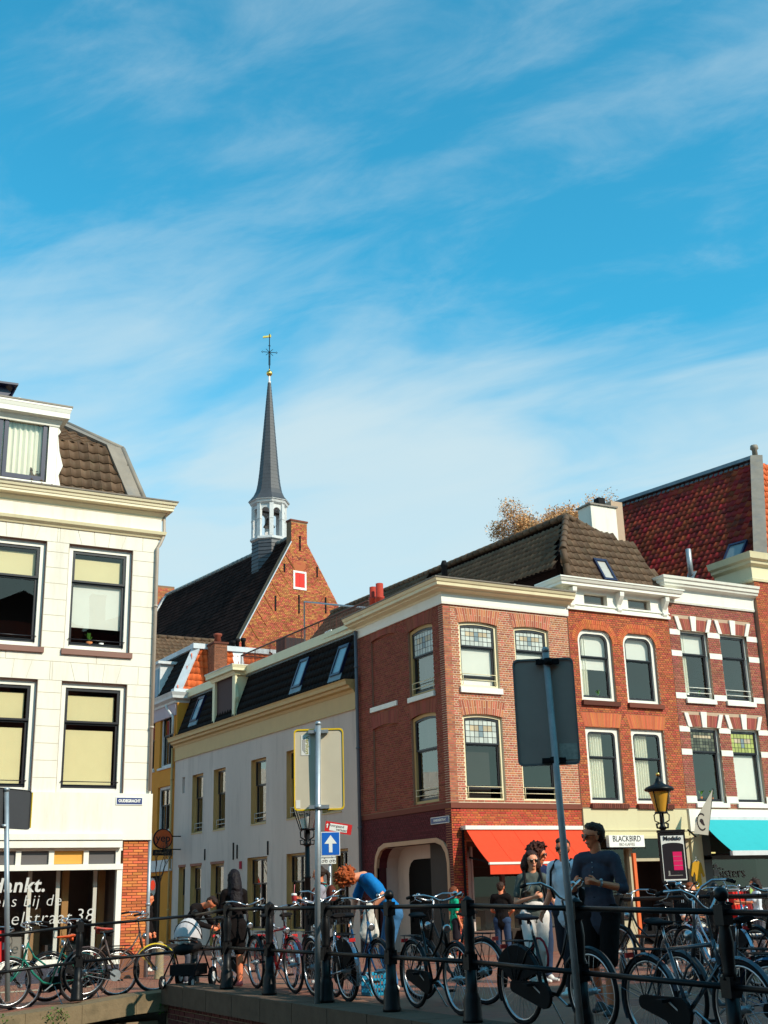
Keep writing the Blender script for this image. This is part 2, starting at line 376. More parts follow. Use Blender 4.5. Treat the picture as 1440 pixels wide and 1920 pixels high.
def bricks(fr, parent, a0, z0, a1, z1, holes, m, nind=300, course=0.0625, L1=0.215, bond='cross', name='brick', proud=0.007, minz=1.6, stuff='brickwork', ragged=0.0, clip=None, jt=0.010):
    """real bricks in a bond; the nearest nind as objects, the rest joined"""
    mb = MB(); cand = []; t = 0.02
    nc = int((z1-z0)/course)
    for k in range(nc):
        zc = z0 + course*(k+0.5)
        cuts = [(h[0], h[2]) for h in holes if h[1] < zc < h[3]]
        if clip:
            ab = clip(zc)
            if ab is None: continue
            iv0 = (max(a0, ab[0]), min(a1, ab[1]))
        else: iv0 = (a0, a1)
        if bond == 'cross' and k % 2: unit = (L1-jt)/2+jt/1.0*0.5; off = unit*0.5
        else: unit = L1; off = (k//2 % 2)*L1*0.5 if bond == 'cross' else (k % 2)*L1*0.5
        for a, b in subtract(iv0, cuts):
            i = math.floor((a-a0-off)/unit)
            while True:
                s0 = a0+off+i*unit+jt/2; s1 = s0+unit-jt; i += 1
                if s0 >= b: break
                cs0 = max(s0, a+0.002); cs1 = min(s1, b-0.002)
                if cs1-cs0 < 0.025: continue
                full = abs((cs1-cs0)-(s1-s0)) < 1e-4
                cand.append((cs0, cs1, zc, full))
    hh = course-jt
    if nind:
        idx = [i for i, c in enumerate(cand) if c[3] and c[2] > minz]
        idx.sort(key=lambda i: (fr.p(cand[i][0], cand[i][2])-EYE).length)
        chosen = set(idx[:nind])
    else: chosen = set()
    off0 = root_loc(parent); ang = math.atan2(fr.u.y, fr.u.x)
    flip = fr.u.cross(V((0,0,1))).dot(fr.n) < 0
    mm = Matrix((fr.u, -fr.n, V((0,0,1)))).transposed()
    rot = mm.to_quaternion() if mm.determinant() > 0 else None
    for i, (s0, s1, zc, full) in enumerate(cand):
        d = (random.random()-0.5)*ragged
        if i in chosen:
            o = bpy.data.objects.new(name, unit_brick(s1-s0, hh, t, m)); COL.objects.link(o); o.parent = parent
            o.location = fr.p((s0+s1)/2, zc, proud-t+d)-off0
            if rot: o.rotation_euler = rot.to_euler()
            else: o.rotation_euler = (0, 0, ang+PI)
        else:
            z = hh/2; e = proud+d; c = 0.003
            P = [fr.p(s0,zc-z,e-t), fr.p(s1,zc-z,e-t), fr.p(s1,zc+z,e-t), fr.p(s0,zc+z,e-t), fr.p(s0+c,zc-z+c,e), fr.p(s1-c,zc-z+c,e), fr.p(s1-c,zc+z-c,e), fr.p(s0+c,zc+z-c,e)]
            mb.faces(P, [(4,5,6,7),(0,1,5,4),(1,2,6,5),(2,3,7,6),(3,0,4,7)])
    if mb.v: mb.build(stuff, m, parent, kind='stuff')

def flat_arch(fr, parent, s0, s1, z, h, n, m, rise=0.06, splay=0.16, name='brick_arch', sk=None, back=None):
    mb = MB(); c = (s0+s1)/2; hw = (s1-s0)/2
    for i in range(n):
        t0 = -1+2*i/n+0.10/n*1.2; t1 = -1+2*(i+1)/n-0.10/n*1.2
        b = lambda t: (c+hw*t, z+rise*(1-t*t)); u = lambda t: (c+(hw+splay)*t, z+h+rise*0.5*(1-t*t))
        parts = [(0.0, 1.0)] if sk is None or i % 2 else [(0.0, 0.49), (0.51, 1.0)]
        for f0, f1 in parts:
            P2 = []
            for (t, f) in ((t0, f0), (t1, f0), (t1, f1), (t0, f1)):
                x0, y0 = b(t); x1, y1 = u(t); P2.append((x0+(x1-x0)*f, y0+(y1-y0)*f))
            mb.faces([fr.p(x, y, -0.02) for x, y in P2]+[fr.p(x, y, 0.009) for x, y in P2], [(4,5,6,7),(0,1,5,4),(1,2,6,5),(2,3,7,6),(3,0,4,7)])
    if back:
        A = [(c+hw*t, z+rise*(1-t*t)) for t in [-1+k/4 for k in range(9)]]; B = [(c+(hw+splay)*t, z+h+rise*0.5*(1-t*t)) for t in [1-k/4 for k in range(9)]]
        for k in range(8): mb.quad([fr.p(*A[k], 0.0078), fr.p(*A[k+1], 0.0078), fr.p(*B[7-k], 0.0078), fr.p(*B[8-k], 0.0078)], 1)
    return mb.build(name, [m, back] if back else m, parent, kind='stuff')

def outline(s0, z0, s1, z1, camber=0.0, rad=0.0, n=12):
    pts = [(s0, z0), (s1, z0)]
    for i in range(n+1):
        t = math.cos(PI*i/n); s = (s0+s1)/2+t*(s1-s0)/2; z = z1-camber*t*t
        if rad:
            e = min(s-s0, s1-s)
            if e < rad: z -= rad-math.sqrt(max(0, rad*rad-(rad-e)**2))
        pts.append((s, z))
    return pts
def ring(fr, mb, A, B, d, depth, mi=0):
    n = len(A)
    for i in range(n):
        j = (i+1) % n
        mb.quad([fr.p(*A[i], d), fr.p(*A[j], d), fr.p(*B[j], d), fr.p(*B[i], d)], mi)
        mb.quad([fr.p(*B[i], d), fr.p(*B[j], d), fr.p(*B[j], d-depth), fr.p(*B[i], d-depth)], mi)
        mb.quad([fr.p(*A[i], d), fr.p(*A[j], d), fr.p(*A[j], d-depth), fr.p(*A[i], d-depth)], mi)

def window(fr, parent, s0, z0, s1, z1, mf=None, fw=0.10, ms=None, sw=0.055, reveal=0.09, split=0.36, camber=0.0, rad=0.0,
           up='clear', low='clear', sill=None, rails=0, opened=0.0, mrev=None, mrail=None, room=m_interior, blind=None, plant=None, curt=0, label=None, ubl=0.0, mull=0, box_top=None):
    mf = mf or m_white; ms = ms or m_sash; blind = blind or m_blind
    A = outline(s0, z0, s1, z1, camber, rad*1.4 if rad else 0); B = outline(s0+fw, z0+fw*0.9, s1-fw, z1-fw*1.05, camber*0.9, rad)
    mb = MB(); ring(fr, mb, outline(s0, z0, s1, z1, camber if not rad else 0, 0), B, -reveal, 0.10)
    if mrev:   # painted reveal lining the recess
        Q = outline(s0+0.004, z0+0.004, s1-0.004, z1-0.004, camber)
        for i in range(len(Q)):
            j = (i+1) % len(Q); mb.quad([fr.p(*Q[i], 0.001), fr.p(*Q[j], 0.001), fr.p(*Q[j], -reveal), fr.p(*Q[i], -reveal)], 1)
    wd = mb.build('window', [mf, mrev or mf], parent, label=label)
    b0, y0, b1, y1 = s0+fw, z0+fw*0.9, s1-fw, z1-fw*1.05
    zs = y1-(y1-y0)*split
    # upper sash
    mb = MB(); d1 = -reveal-0.025; d2 = d1-0.045
    yl = y0+opened
    ring(fr, mb, outline(b0-0.004, zs-0.0, b1+0.004, y1+0.006, camber*0.9, rad), outline(b0+sw, zs+sw*0.7, b1-sw, y1-sw, camber*0.8, max(0, rad-sw) if rad else 0), d1, 0.05)
    ring(fr, mb, outline(b0-0.004, yl, b1+0.004, zs+0.02), outline(b0+sw, yl+sw*1.3, b1-sw, zs-sw*0.6), d2, 0.05)
    for k in range(mull):
        xm = b0+(b1-b0)*(k+1)/(mull+1); fr.box(mb, xm-sw*0.8, y0, xm+sw*0.8, y1-0.01, d2-0.02, d1+0.004)
    mb.build('sash', ms, wd)
    # glass panes
    for (q0, q1, dd, nm, cam_) in ((zs, y1, d1-0.03, 'upper_pane', camber*0.8), (yl, zs, d2-0.03, 'lower_pane', 0)):
        P = outline(b0+sw*0.9, q0+sw*0.6, b1-sw*0.9, q1-sw*0.6, cam_, max(0, rad-sw) if rad and q1 == y1 else 0)
        mb = MB(); mb.quad([fr.p(*p, dd) for p in P]); mb.build(nm, m_glass, wd)
    if up == 'leaded' or up == 'leaded_green' or up == 'leaded_dark':
        gm = {'leaded': m_leadglass, 'leaded_green': m_leadgreen, 'leaded_dark': m_leaddark}[up]
        mb = MB(); q0, q1 = zs+sw*0.7, y1-sw; a0_, a1_ = b0+sw, b1-sw; dd = d1-0.02
        nx, ny = (7, 4) if up != 'leaded_dark' else (8, 6)
        ww = (a1_-a0_)/nx; hh = (q1-q0)/ny
        for i in range(nx):
            for j in range(ny):
                mid = abs(i-(nx-1)/2) < 0.6 and j in (1, 2) and up != 'leaded_dark'
                side = j == ny-2 and abs(i-(nx-1)/2) < 2.6
                kx = 2 if mid else (1 if side else 0)
                cm = camber*0.8*((2*(i+0.5)/nx-1)**2) if j == ny-1 else 0
                fr.box(mb, a0_+i*ww+0.006, q0+j*hh+0.006, a0_+(i+1)*ww-0.006, q0+(j+1)*hh-0.006-cm, dd-0.012, dd-0.004+0.004*random.random(), kx)
        for i in range(nx+1): fr.box(mb, a0_+i*ww-0.006, q0, a0_+i*ww+0.006, q1-camber*0.6, dd-0.014, dd+0.003, 3)
        for j in range(ny+1): fr.box(mb, a0_, q0+j*hh-0.006-(0.0 if j < ny else camber*0.5), a1_, q0+j*hh+0.006-(0.0 if j < ny else camber*0.5), dd-0.014, dd+0.003, 3)
        mb.build('leaded_glass', [gm, m_leadamber, m_leadblue, m_sash], wd, kind='stuff')
    # interior
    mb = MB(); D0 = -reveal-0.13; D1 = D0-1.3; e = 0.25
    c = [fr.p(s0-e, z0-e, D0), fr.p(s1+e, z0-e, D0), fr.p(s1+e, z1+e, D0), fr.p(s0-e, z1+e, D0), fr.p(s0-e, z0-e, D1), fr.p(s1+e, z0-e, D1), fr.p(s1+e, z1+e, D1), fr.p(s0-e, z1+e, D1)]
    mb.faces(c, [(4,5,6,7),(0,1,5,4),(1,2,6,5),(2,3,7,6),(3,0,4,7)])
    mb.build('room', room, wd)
    bd = -reveal-0.15
    def blindq(x0, q0, x1, q1, mm, nm='blind', dd=bd):
        mb = MB(); fr.box(mb, x0, q0, x1, q1, dd, dd-0.01); mb.build(nm, mm, wd)
    def curtain(x0, x1, q0, q1, mm, nm='curtain', waves=7):
        mb = MB(); n = waves*6; P = []
        for i in range(n+1):
            t = i/n; sag = 0.05*math.sin(t*PI*1.3)
            P.append((x0+(x1-x0)*t, bd-0.01+0.035*math.sin(t*waves*2*PI)+0.01*random.random()))
        for i in range(n):
            mb.quad([fr.p(P[i][0], q0, P[i][1]), fr.p(P[i+1][0], q0, P[i+1][1]), fr.p(P[i+1][0], q1, P[i+1][1]), fr.p(P[i][0], q1, P[i][1])], 0, True)
        mb.build(nm, mm, wd)
    if up == 'blind': blindq(b0, zs-0.02, b1-ubl, y1-0.05-ubl*1.0, blind)
    if up == 'wblind': blindq(b0, zs-0.02+(y1-zs)*0.0, b1, y1, m_blindw)
    if low == 'blind': blindq(b0, y0+0.02, b1-ubl, zs-0.03-ubl*1.2, blind, 'lower_blind')
    if low == 'wblind': blindq(b0, y0+0.02, b1-ubl*2, zs-0.05, m_blindw, 'lower_blind')
    if low == 'halfblind': blindq(b0, y0+(zs-y0)*0.3, b1, zs, m_blindw, 'lower_blind')
    if low == 'topblind': blindq(b0, zs-0.35, b1, zs-0.02, m_blindw, 'lower_blind')
    if low == 'band': blindq(b0, y0+0.28, b1, y0+0.34, m_blindw, 'shelf_edge', bd+0.02)
    if curt == 1: curtain(b0, b0+(b1-b0)*0.62, y0, y1, m_curtain)
    if curt == 2: curtain(b0, b0+(b1-b0)*0.32, y0, y1, m_curtain, waves=4)
    if curt == 3: curtain(b0, b1, y0, y1, m_curtain, waves=9)
    if sill:
        sm, sh, sp, se = sill; mb = MB()
        P0 = [(s0-se, 0), (s1+se, 0)]
        a, b = s0-se, s1+se
        Q = [fr.p(a, z0-sh, -0.02), fr.p(b, z0-sh, -0.02), fr.p(b, z0-sh, sp), fr.p(a, z0-sh, sp), fr.p(a, z0+0.012, -reveal), fr.p(b, z0+0.012, -reveal), fr.p(b, z0-0.012, sp), fr.p(a, z0-0.012, sp)]
        mb.hexa(Q); mb.build('sill', sm, wd)
    if rails:
        mb = MB()
        for k in range(rails):
            zr = y0+0.14+0.16*k; mb.tube([fr.p(b0-0.02, zr, -reveal+0.03), fr.p(b1+0.02, zr, -reveal+0.03)], 0.011, 6)
        for xx in (b0+0.02, b1-0.02): mb.tube([fr.p(xx, y0, -reveal+0.03), fr.p(xx, y0+0.14+0.16*(rails-1), -reveal+0.03)], 0.009, 5)
        mb.build('safety_rail', mrail or m_cream, wd)
    if plant:
        mb = MB()
        for (t, hh, mi, rr) in plant:
            c = fr.p(b0+(b1-b0)*t, y0+0.03, bd+0.02)
            mb.lathe(c, [(rr*0.7, 0), (rr, hh)], 10, mi)
            if mi == 0:
                for q in range(14):
                    a = random.random()*6.28; l_ = 0.08+0.12*random.random()
                    mb.bar(c+V((0,0,hh)), c+V((math.cos(a)*l_*0.6, math.sin(a)*l_*0.4, hh+l_)), 0.03, 0.004, mi=2)
        mb.build('potted_plant', [m_terracotta, m_signwhite, m_weed], wd)
    return wd

m_leadglass = mat('leaded_pale_glass', (0.52, 0.55, 0.50), 0.25, island=0.15)
m_leadgreen = mat('leaded_green_glass', (0.38, 0.42, 0.12), 0.2, island=0.2)
m_leaddark = mat('leaded_dark_glass', (0.10, 0.105, 0.07), 0.2, island=0.6)
m_leadamber = mat('leaded_amber_glass', (0.50, 0.40, 0.26), 0.25, island=0.2)
m_leadblue = mat('leaded_blue_glass', (0.20, 0.26, 0.28), 0.25)
m_terracotta = mat('terracotta', (0.5, 0.17, 0.06), 0.8)

def cornice(name, path, prof, m, parent, caps=True, kind=None):
    """profile (d outward, z) swept along a horizontal path; outward is to the right of travel"""
    pts = [V((p[0], p[1], 0)) for p in path]; k = len(pts); outs = []
    for i in range(k):
        ds = []
        if i > 0: ds.append((pts[i]-pts[i-1]).normalized())
        if i < k-1: ds.append((pts[i+1]-pts[i]).normalized())
        ns = [V((d.y, -d.x, 0)) for d in ds]
        if len(ns) == 1: outs.append(ns[0])
        else:
            b = (ns[0]+ns[1]).normalized(); outs.append(b/max(0.2, b.dot(ns[0])))
    mb = MB(); r = [[pts[i]+outs[i]*d+V((0,0,z)) for d, z in prof] for i in range(k)]
    for i in range(k-1):
        for j in range(len(prof)):
            j2 = (j+1) % len(prof); mb.quad([r[i][j], r[i+1][j], r[i+1][j2], r[i][j2]])
    if caps: mb.quad(r[0]); mb.quad(list(reversed(r[-1])))
    return mb.build(name, m, parent, kind=kind)

def cornice_prof(z0, z1, proj, back=-0.05):
    h = z1-z0
    return [(back, z0), (0.02, z0), (0.03, z0+h*0.12), (proj*0.30, z0+h*0.26), (proj*0.32, z0+h*0.34), (proj*0.86, z0+h*0.40), (proj*0.86, z0+h*0.66), (proj*0.90, z0+h*0.72), (proj*0.97, z0+h*0.88), (proj, z0+h*0.90), (proj, z1), (back, z1+0.02)]

def inside(poly, x, y):
    c = False; n = len(poly)
    for i in range(n):
        x0, y0 = poly[i]; x1, y1 = poly[(i+1) % n]
        if (y0 > y) != (y1 > y) and x < (x1-x0)*(y-y0)/(y1-y0)+x0: c = not c
    return c

TU = {}
def tile_verts(w, l, h, n=6, lip=0.030):
    vs = []; 
    for r, (y, dz) in enumerate(((0, lip), (l*1.08, 0.0))):
        for i in range(n+1):
            t = i/n; vs.append(V((t*w*1.02, y, dz + h*(math.cos(2*PI*t)*0.5+0.5) + 0.006*(1-t))))
    for i in range(n+1):
        p = vs[i]; vs.append(V((p.x, 0.004, p.z-lip*0.87)))
    fs = []
    for i in range(n):
        fs.append((i, i+1, n+1+i+1, n+1+i)); fs.append((2*(n+1)+i, 2*(n+1)+i+1, i+1, i))
    return vs, fs
def tiles(parent, O, U, W, poly, w, l, m, nind=300, h=0.045, name='roof_tile', stuff='tiling', n=6, jitter=0.012, under=None, lip=0.030):
    """O origin, U unit along eave, W unit up the slope; poly in (u,w) metres"""
    O = V(O); U = V(U).normalized(); W = V(W); W = (W-U*W.dot(U)).normalized(); Nn = U.cross(W)
    if Nn.z < 0: Nn = -Nn
    det = U.cross(W).dot(Nn)
    us = [p[0] for p in poly]; ws = [p[1] for p in poly]
    mb = MB(); mb.quad([O+U*a+W*b-Nn*0.03 for a, b in poly]); mb.build('roof_boarding', under or m_tiledark, parent)
    cand = []
    for r in range(int((max(ws)-min(ws))/l)+1):
        for c in range(int((max(us)-min(us))/w)+1):
            u0 = min(us)+c*w; w0 = min(ws)+r*l
            if inside(poly, u0+w/2, w0+l/2): cand.append((u0, w0))
    cand.sort(key=lambda q: (O+U*q[0]+W*q[1]-EYE).length)
    key = (w, l, h, m.name, n, det > 0)
    tv, tf = tile_verts(w, l, h, n, lip)
    if det < 0: tf = [tuple(reversed(f)) for f in tf]
    if key not in TU and nind and det > 0:
        q = MB(); q.faces(tv, tf, 0, True); TU[key] = q.mesh(name, m)
    rot = Matrix((U, W, Nn)).transposed().to_euler() if det > 0 else None
    off = root_loc(parent); mb = MB()
    for i, (u0, w0) in enumerate(cand):
        j = (random.random()-0.5)*jitter; o0 = O+U*u0+W*(w0+j)+Nn*(j*0.5)
        if i < nind and rot:
            o = bpy.data.objects.new(name, TU[key]); COL.objects.link(o); o.parent = parent; o.location = o0-off; o.rotation_euler = rot
        else: mb.faces([o0+U*p.x+W*p.y+Nn*p.z for p in tv], tf, 0, True)
    if mb.v: mb.build(stuff, m, parent, kind='stuff')

def ridge_caps(parent, a, b, r, l, m, name='ridge_tile'):
    a = V(a); b = V(b); n = max(1, int((b-a).length/l)); d = (b-a)/n
    for i in range(n):
        mb = MB(); p = a+d*i; mb.tube([p-d*0.03, p+d*0.5, p+d*1.0], [r*1.08, r, r*0.92], 8); mb.build(name, m, parent)

def downpipe(parent, pts, r=0.045, m=None, name='downpipe'):
    mb = MB(); mb.tube(pts, r, 8)
    for i in range(len(pts)-1):
        a, b = V(pts[i]), V(pts[i+1]); n = int((b-a).length/1.9)
        for k in range(n):
            c = a.lerp(b, (k+0.5)/max(n, 1)); d = (b-a).normalized()*0.025; mb.tube([c-d, c+d], r*1.35, 8)
    return mb.build(name, m or m_galv, parent)
def house_shell(parent, pts, z0, z1, m, name='side_walls'):
    """closed plan polygon walls set slightly behind the detailed faces"""
    mb = MB(); k = len(pts)
    for i in range(k-1):
        a, b = pts[i], pts[i+1]; mb.quad([(a[0],a[1],z0),(b[0],b[1],z0),(b[0],b[1],z1),(a[0],a[1],z1)])
    mb.quad([(p[0],p[1],z1) for p in pts])
    return mb.build(name, m, parent)

# ------------------------------------------------------------------ ground
def deck(x, y):
    """height of the paving: quay street at 0, rising on to the bridge"""
    def ss(a, b, t): t = max(0, min(1, (t-a)/(b-a))); return t*t*(3-2*t)
    hb = 0.27*ss(23.5, 18.0, y)
    k = ss(4.0, 7.0, x)*(1-ss(15.5, 18.5, x))
    h = hb*k
    if x < 7: h += -0.055*(7-max(x, -2))*ss(26.5, 21, y)*ss(7.2, 5.5, x)*1.0 + 0.12*ss(26, 21, y)*(1-k)
    return h
def G(px, py, z=None):
    q = onZ(px, py, 0.2)
    for i in range(6): q = onZ(px, py, deck(q.x, q.y))
    return q
m_paving = bpy.data.materials.new('clinker_paving'); m_paving.use_nodes = True
t = m_paving.node_tree; n = t.nodes; l = t.links; b = n['Principled BSDF']; b.inputs['Roughness'].default_value = 0.85
g = n.new('ShaderNodeNewGeometry'); bt = n.new('ShaderNodeTexBrick'); bt.inputs['Scale'].default_value = 1.0; bt.inputs['Brick Width'].default_value = 0.21; bt.inputs['Row Height'].default_value = 0.075; bt.inputs['Mortar Size'].default_value = 0.006
bt.inputs['Color1'].default_value = (0.33, 0.085, 0.045, 1); bt.inputs['Color2'].default_value = (0.21, 0.052, 0.034, 1); bt.inputs['Mortar'].default_value = (0.12, 0.09, 0.07, 1); bt.inputs['Bias'].default_value = 0.1
l.new(g.outputs['Position'], bt.inputs['Vector'])
nn = n.new('ShaderNodeTexNoise'); nn.inputs['Scale'].default_value = 0.9; nn.inputs['Detail'].default_value = 8; l.new(g.outputs['Position'], nn.inputs['Vector'])
mr = n.new('ShaderNodeMapRange'); mr.inputs['From Min'].default_value = 0.35; mr.inputs['From Max'].default_value = 0.7; l.new(nn.outputs[0], mr.inputs[0])
mi = n.new('ShaderNodeMix'); mi.data_type = 'RGBA'; l.new(mr.outputs[0], mi.inputs[0]); l.new(bt.outputs[0], mi.inputs[6]); mi.inputs[7].default_value = (0.27, 0.125, 0.07, 1); l.new(mi.outputs[2], b.inputs['Base Color'])
bu = n.new('ShaderNodeBump'); bu.inputs['Strength'].default_value = 0.4; bu.inputs['Distance'].default_value = 0.01; l.new(bt.outputs['Fac'], bu.inputs['Height']); bu.invert = True; l.new(bu.outputs[0], b.inputs['Normal'])
m_slab = mat('pale_slabs', (0.42, 0.34, 0.24), 0.85, var=0.3, scale=2, bump=0.3)

def height_sheet(name, x0, x1, y0, y1, nx, ny, m, dz=0.0, fn=deck):
    mb = MB(); vs = []; fs = []
    for j in range(ny+1):
        for i in range(nx+1):
            x = x0+(x1-x0)*i/nx; y = y0+(y1-y0)*j/ny; vs.append((x, y, fn(x, y)+dz))
    for j in range(ny):
        for i in range(nx): a = j*(nx+1)+i; fs.append((a, a+1, a+nx+2, a+nx+1))
    mb.faces(vs, fs, 0, True); return mb.build(name, m, kind='structure')
height_sheet('quay_street', -60, 6.95, 20.0, 27.6, 60, 24, m_paving)
height_sheet('bridge_deck', 6.95, 12.65, -8.0, 27.6, 16, 60, m_paving, 0.0, lambda x, y: deck(x, y)-max(0, min(0.27, (11-y)*0.02)))
height_sheet('quay_street_right', 12.65, 70, 15.35, 27.9, 60, 14, m_paving)
mb = MB(); mb.quad([(-60,27.5,-0.004),(70,27.5,-0.004),(70,120,-0.004),(-60,120,-0.004)]); mb.build('side_street', m_paving, kind='structure')
mb = MB(); mb.quad([(-1500,-1500,-4.2),(1500,-1500,-4.2),(1500,1500,-4.2),(-1500,1500,-4.2)]); mb.build('ground', mat('far_ground', (0.12,0.10,0.08)), kind='structure')
mb = MB(); mb.quad([(-60,-2.5,-2.1),(70,-2.5,-2.1),(70,20.3,-2.1),(-60,20.3,-2.1)])
mw = mat('canal_water', (0.012, 0.02, 0.014), 0.06, bump=0.5, bscale=3); mb.build('canal_water', mw, kind='structure')
mb = MB(); mb.quad([(-60,-60,0),(6.9,-60,0),(6.9,-2.4,0),(-60,-2.4,0)]); mb.quad([(12.7,-60,0),(80,-60,0),(80,-2.4,0),(12.7,-2.4,0)]); mb.quad([(6.9,-60,0),(12.7,-60,0),(12.7,-7.9,0),(6.9,-7.9,0)]); mb.quad([(-60,-2.4,0),(6.9,-2.4,0),(6.9,-2.4,-4),(-60,-2.4,-4)]); mb.build('near_quay', m_paving, kind='structure')
# pale kerb band of the street before the houses
height_sheet('pale_kerb', -20, 6.9, 24.6, 24.95, 20, 2, m_slab, 0.006)
height_sheet('pale_kerb_band', 7.05, 12.6, 20.3, 20.7, 10, 2, m_slab, 0.006)
# quay wall: coping stones + brick
qw = thing('quay_wall', 'brick canal wall under the thick mossy stone coping at the lower left', 'wall', (4, 19.7, 0))
frQ = Fr((0, 19.72), (1, 0), (0, -1))
mb = MB(); frQ.box(mb, -40, -4.0, 6.6, -0.25, -0.006, -0.4); mb.build('wall_core', m_mortarq, qw)
bricks(frQ, qw, 1.5, -1.5, 6.55, -0.24, [], m_brickq, nind=140, minz=-5, course=0.075, L1=0.22, stuff='brickwork', ragged=0.01)
x = 7.25-0.98*10
for i in range(12):
    x0 = -2.3+i*0.85; x1 = x0+0.845
    if x0 > 6.9: break
    x1 = min(x1, 7.0)
    z0, z1 = deck(x0, 20.1)-0.03, deck(x1, 20.1)-0.03
    mb = MB(); fr_ = [V((x0,19.58,z0-0.24)), V((x1,19.58,z1-0.24)), V((x1,20.15,z1-0.24)), V((x0,20.15,z0-0.24)), V((x0,19.60,z0+0.034)), V((x1,19.60,z1+0.034)), V((x1,20.15,z1+0.036)), V((x0,20.15,z0+0.036))]
    mb.hexa(fr_); mb.build('coping_stone', m_stone, qw)
# bridge side wall, running towards the viewer
bw = thing('bridge_wall', 'brick side wall and stone coping of the bridge below the iron railing, in shade', 'wall', (6.8, 12, 0))
mb = MB()
frB = Fr((6.72, 0), (0, -1), (-1, 0))
frB.box(mb, -19.7, -4.0, 8.0, 0.0, -0.006, -0.5); mb.build('wall_core', m_mortarq, bw)
bricks(frB, bw, -19.6, -0.6, -9.0, 0.0, [], m_brickq, nind=0, course=0.075, L1=0.22, ragged=0.01)
for i in range(24):
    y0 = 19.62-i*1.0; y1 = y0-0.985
    mb = MB(); zc_ = 0.285-max(0, 11-y0)*0.02; mb.bb(6.60, y1, 0.0, 7.22, y0, zc_); mb.build('coping_stone', mat('shaded_coping', (0.12,0.075,0.05), 0.9, var=0.3, scale=5, bump=0.4), bw)  # coping stone in a darker copy, the shade of this side put into its colour

# ------------------------------------------------------------------ LEFT HOUSE
lh = thing('plastered_corner_house', 'cream plastered three-storey house with mansard dormer and shop window at the far left', 'house', (5, 26.8, 0))
frL = Fr((0, 26.8), (1, 0), (0, -1))
cent = [7.27-2.02*i for i in range(4)]
holes = []
for c in cent:
    holes.append((c-0.755, 7.03, c+0.755, 9.49)); holes.append((c-0.755, 3.86, c+0.735, 6.30))
mb = MB(); wall_cells(frL, mb, 0.2, 3.8, 8.645, 10.0, holes, -0.006, -0.25)
wall = mb.build('wall', m_joint, lh)
def block(s0, z0, s1, z1):
    g = 0.005; mb = MB(); c = 0.004
    P = [frL.p(s0+g,z0+g,-0.02), frL.p(s1-g,z0+g,-0.02), frL.p(s1-g,z1-g,-0.02), frL.p(s0+g,z1-g,-0.02), frL.p(s0+g+c,z0+g+c,0.002), frL.p(s1-g-c,z0+g+c,0.002), frL.p(s1-g-c,z1-g-c,0.002), frL.p(s0+g+c,z1-g-c,0.002)]
    mb.faces(P, [(4,5,6,7),(0,1,5,4),(1,2,6,5),(2,3,7,6),(3,0,4,7)]); mb.build('plaster_block', m_plaster, wall)
zs = [3.8, 4.17, 4.54, 4.91, 5.28, 5.65, 6.02, 6.30, 6.72, 7.03, 7.40, 7.77, 8.14, 8.51, 8.88, 9.25, 9.49, 9.86]
for k in range(len(zs)-1):
    z0, z1 = zs[k], zs[k+1]; zc = (z0+z1)/2
    vous = (abs(z0-6.30) < 0.01) or (abs(z0-9.49) < 0.01)
    cuts = [(h[0], h[2]) for h in holes if h[1] < zc < h[3]]
    if vous: cuts = [(c-0.98, c+0.98) for c in cent]
    for a, b in subtract((0.2, 8.64), cuts):
        n_ = max(1, round((b-a)/1.6)) if b-a > 1.7 else 1
        if not cuts: # between storeys: joints over the window centres
            ed = [0.2]+[c for c in reversed(cent)]+[8.64]; ed = [e+(1.01 if k % 2 else 0)*(0 < i < len(ed)-1) for i, e in enumerate(ed)]
            ed = sorted(min(e, 8.64) for e in ed)
            for i in range(len(ed)-1):
                if ed[i+1]-ed[i] > 0.1: block(ed[i], z0, ed[i+1], z1)
        else:
            for i in range(n_): block(a+(b-a)*i/n_, z0, a+(b-a)*(i+1)/n_, z1)
    if vous:
        for c in cent:
            for i in range(5):
                g = 0.005; t0, t1 = -1+2*i/5, -1+2*(i+1)/5
                b0, b1 = c+0.78*t0+g, c+0.78*t1-g; u0, u1 = c+0.97*t0+g, c+0.97*t1-g
                if i == 0: u0 = b0 = c-0.975
                if i == 4: u1 = b1 = c+0.975
                mb = MB(); P = [frL.p(b0,z0+g,-0.02), frL.p(b1,z0+g,-0.02), frL.p(u1,z1-g,-0.02), frL.p(u0,z1-g,-0.02), frL.p(b0,z0+g,0.002), frL.p(b1,z0+g,0.002), frL.p(u1,z1-g,0.002), frL.p(u0,z1-g,0.002)]
                mb.faces(P, [(4,5,6,7),(0,1,5,4),(1,2,6,5),(2,3,7,6),(3,0,4,7)]); mb.build('voussoir', m_plaster, wall)
for i, c in enumerate(cent):
    up_kw = [dict(up='blind', low='halfblind', ubl=0.10, plant=[(0.4,0.10,0,0.08),(0.62,0.09,1,0.06)]), dict(up='blind', low='clear', ubl=0.08), dict(up='blind', low='clear'), dict(up='blind', low='blind')][i]
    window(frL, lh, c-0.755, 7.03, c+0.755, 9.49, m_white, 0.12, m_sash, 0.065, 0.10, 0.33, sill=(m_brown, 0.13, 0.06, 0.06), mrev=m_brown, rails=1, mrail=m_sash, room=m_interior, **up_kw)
    window(frL, lh, c-0.755, 3.86, c+0.735, 6.30, m_white, 0.12, m_sash, 0.065, 0.10, 0.35, sill=(m_brown, 0.12, 0.06, 0.07), mrev=m_brown, rails=1, mrail=m_sash, up='blind', low='blind', ubl=0.10, room=m_interior2)
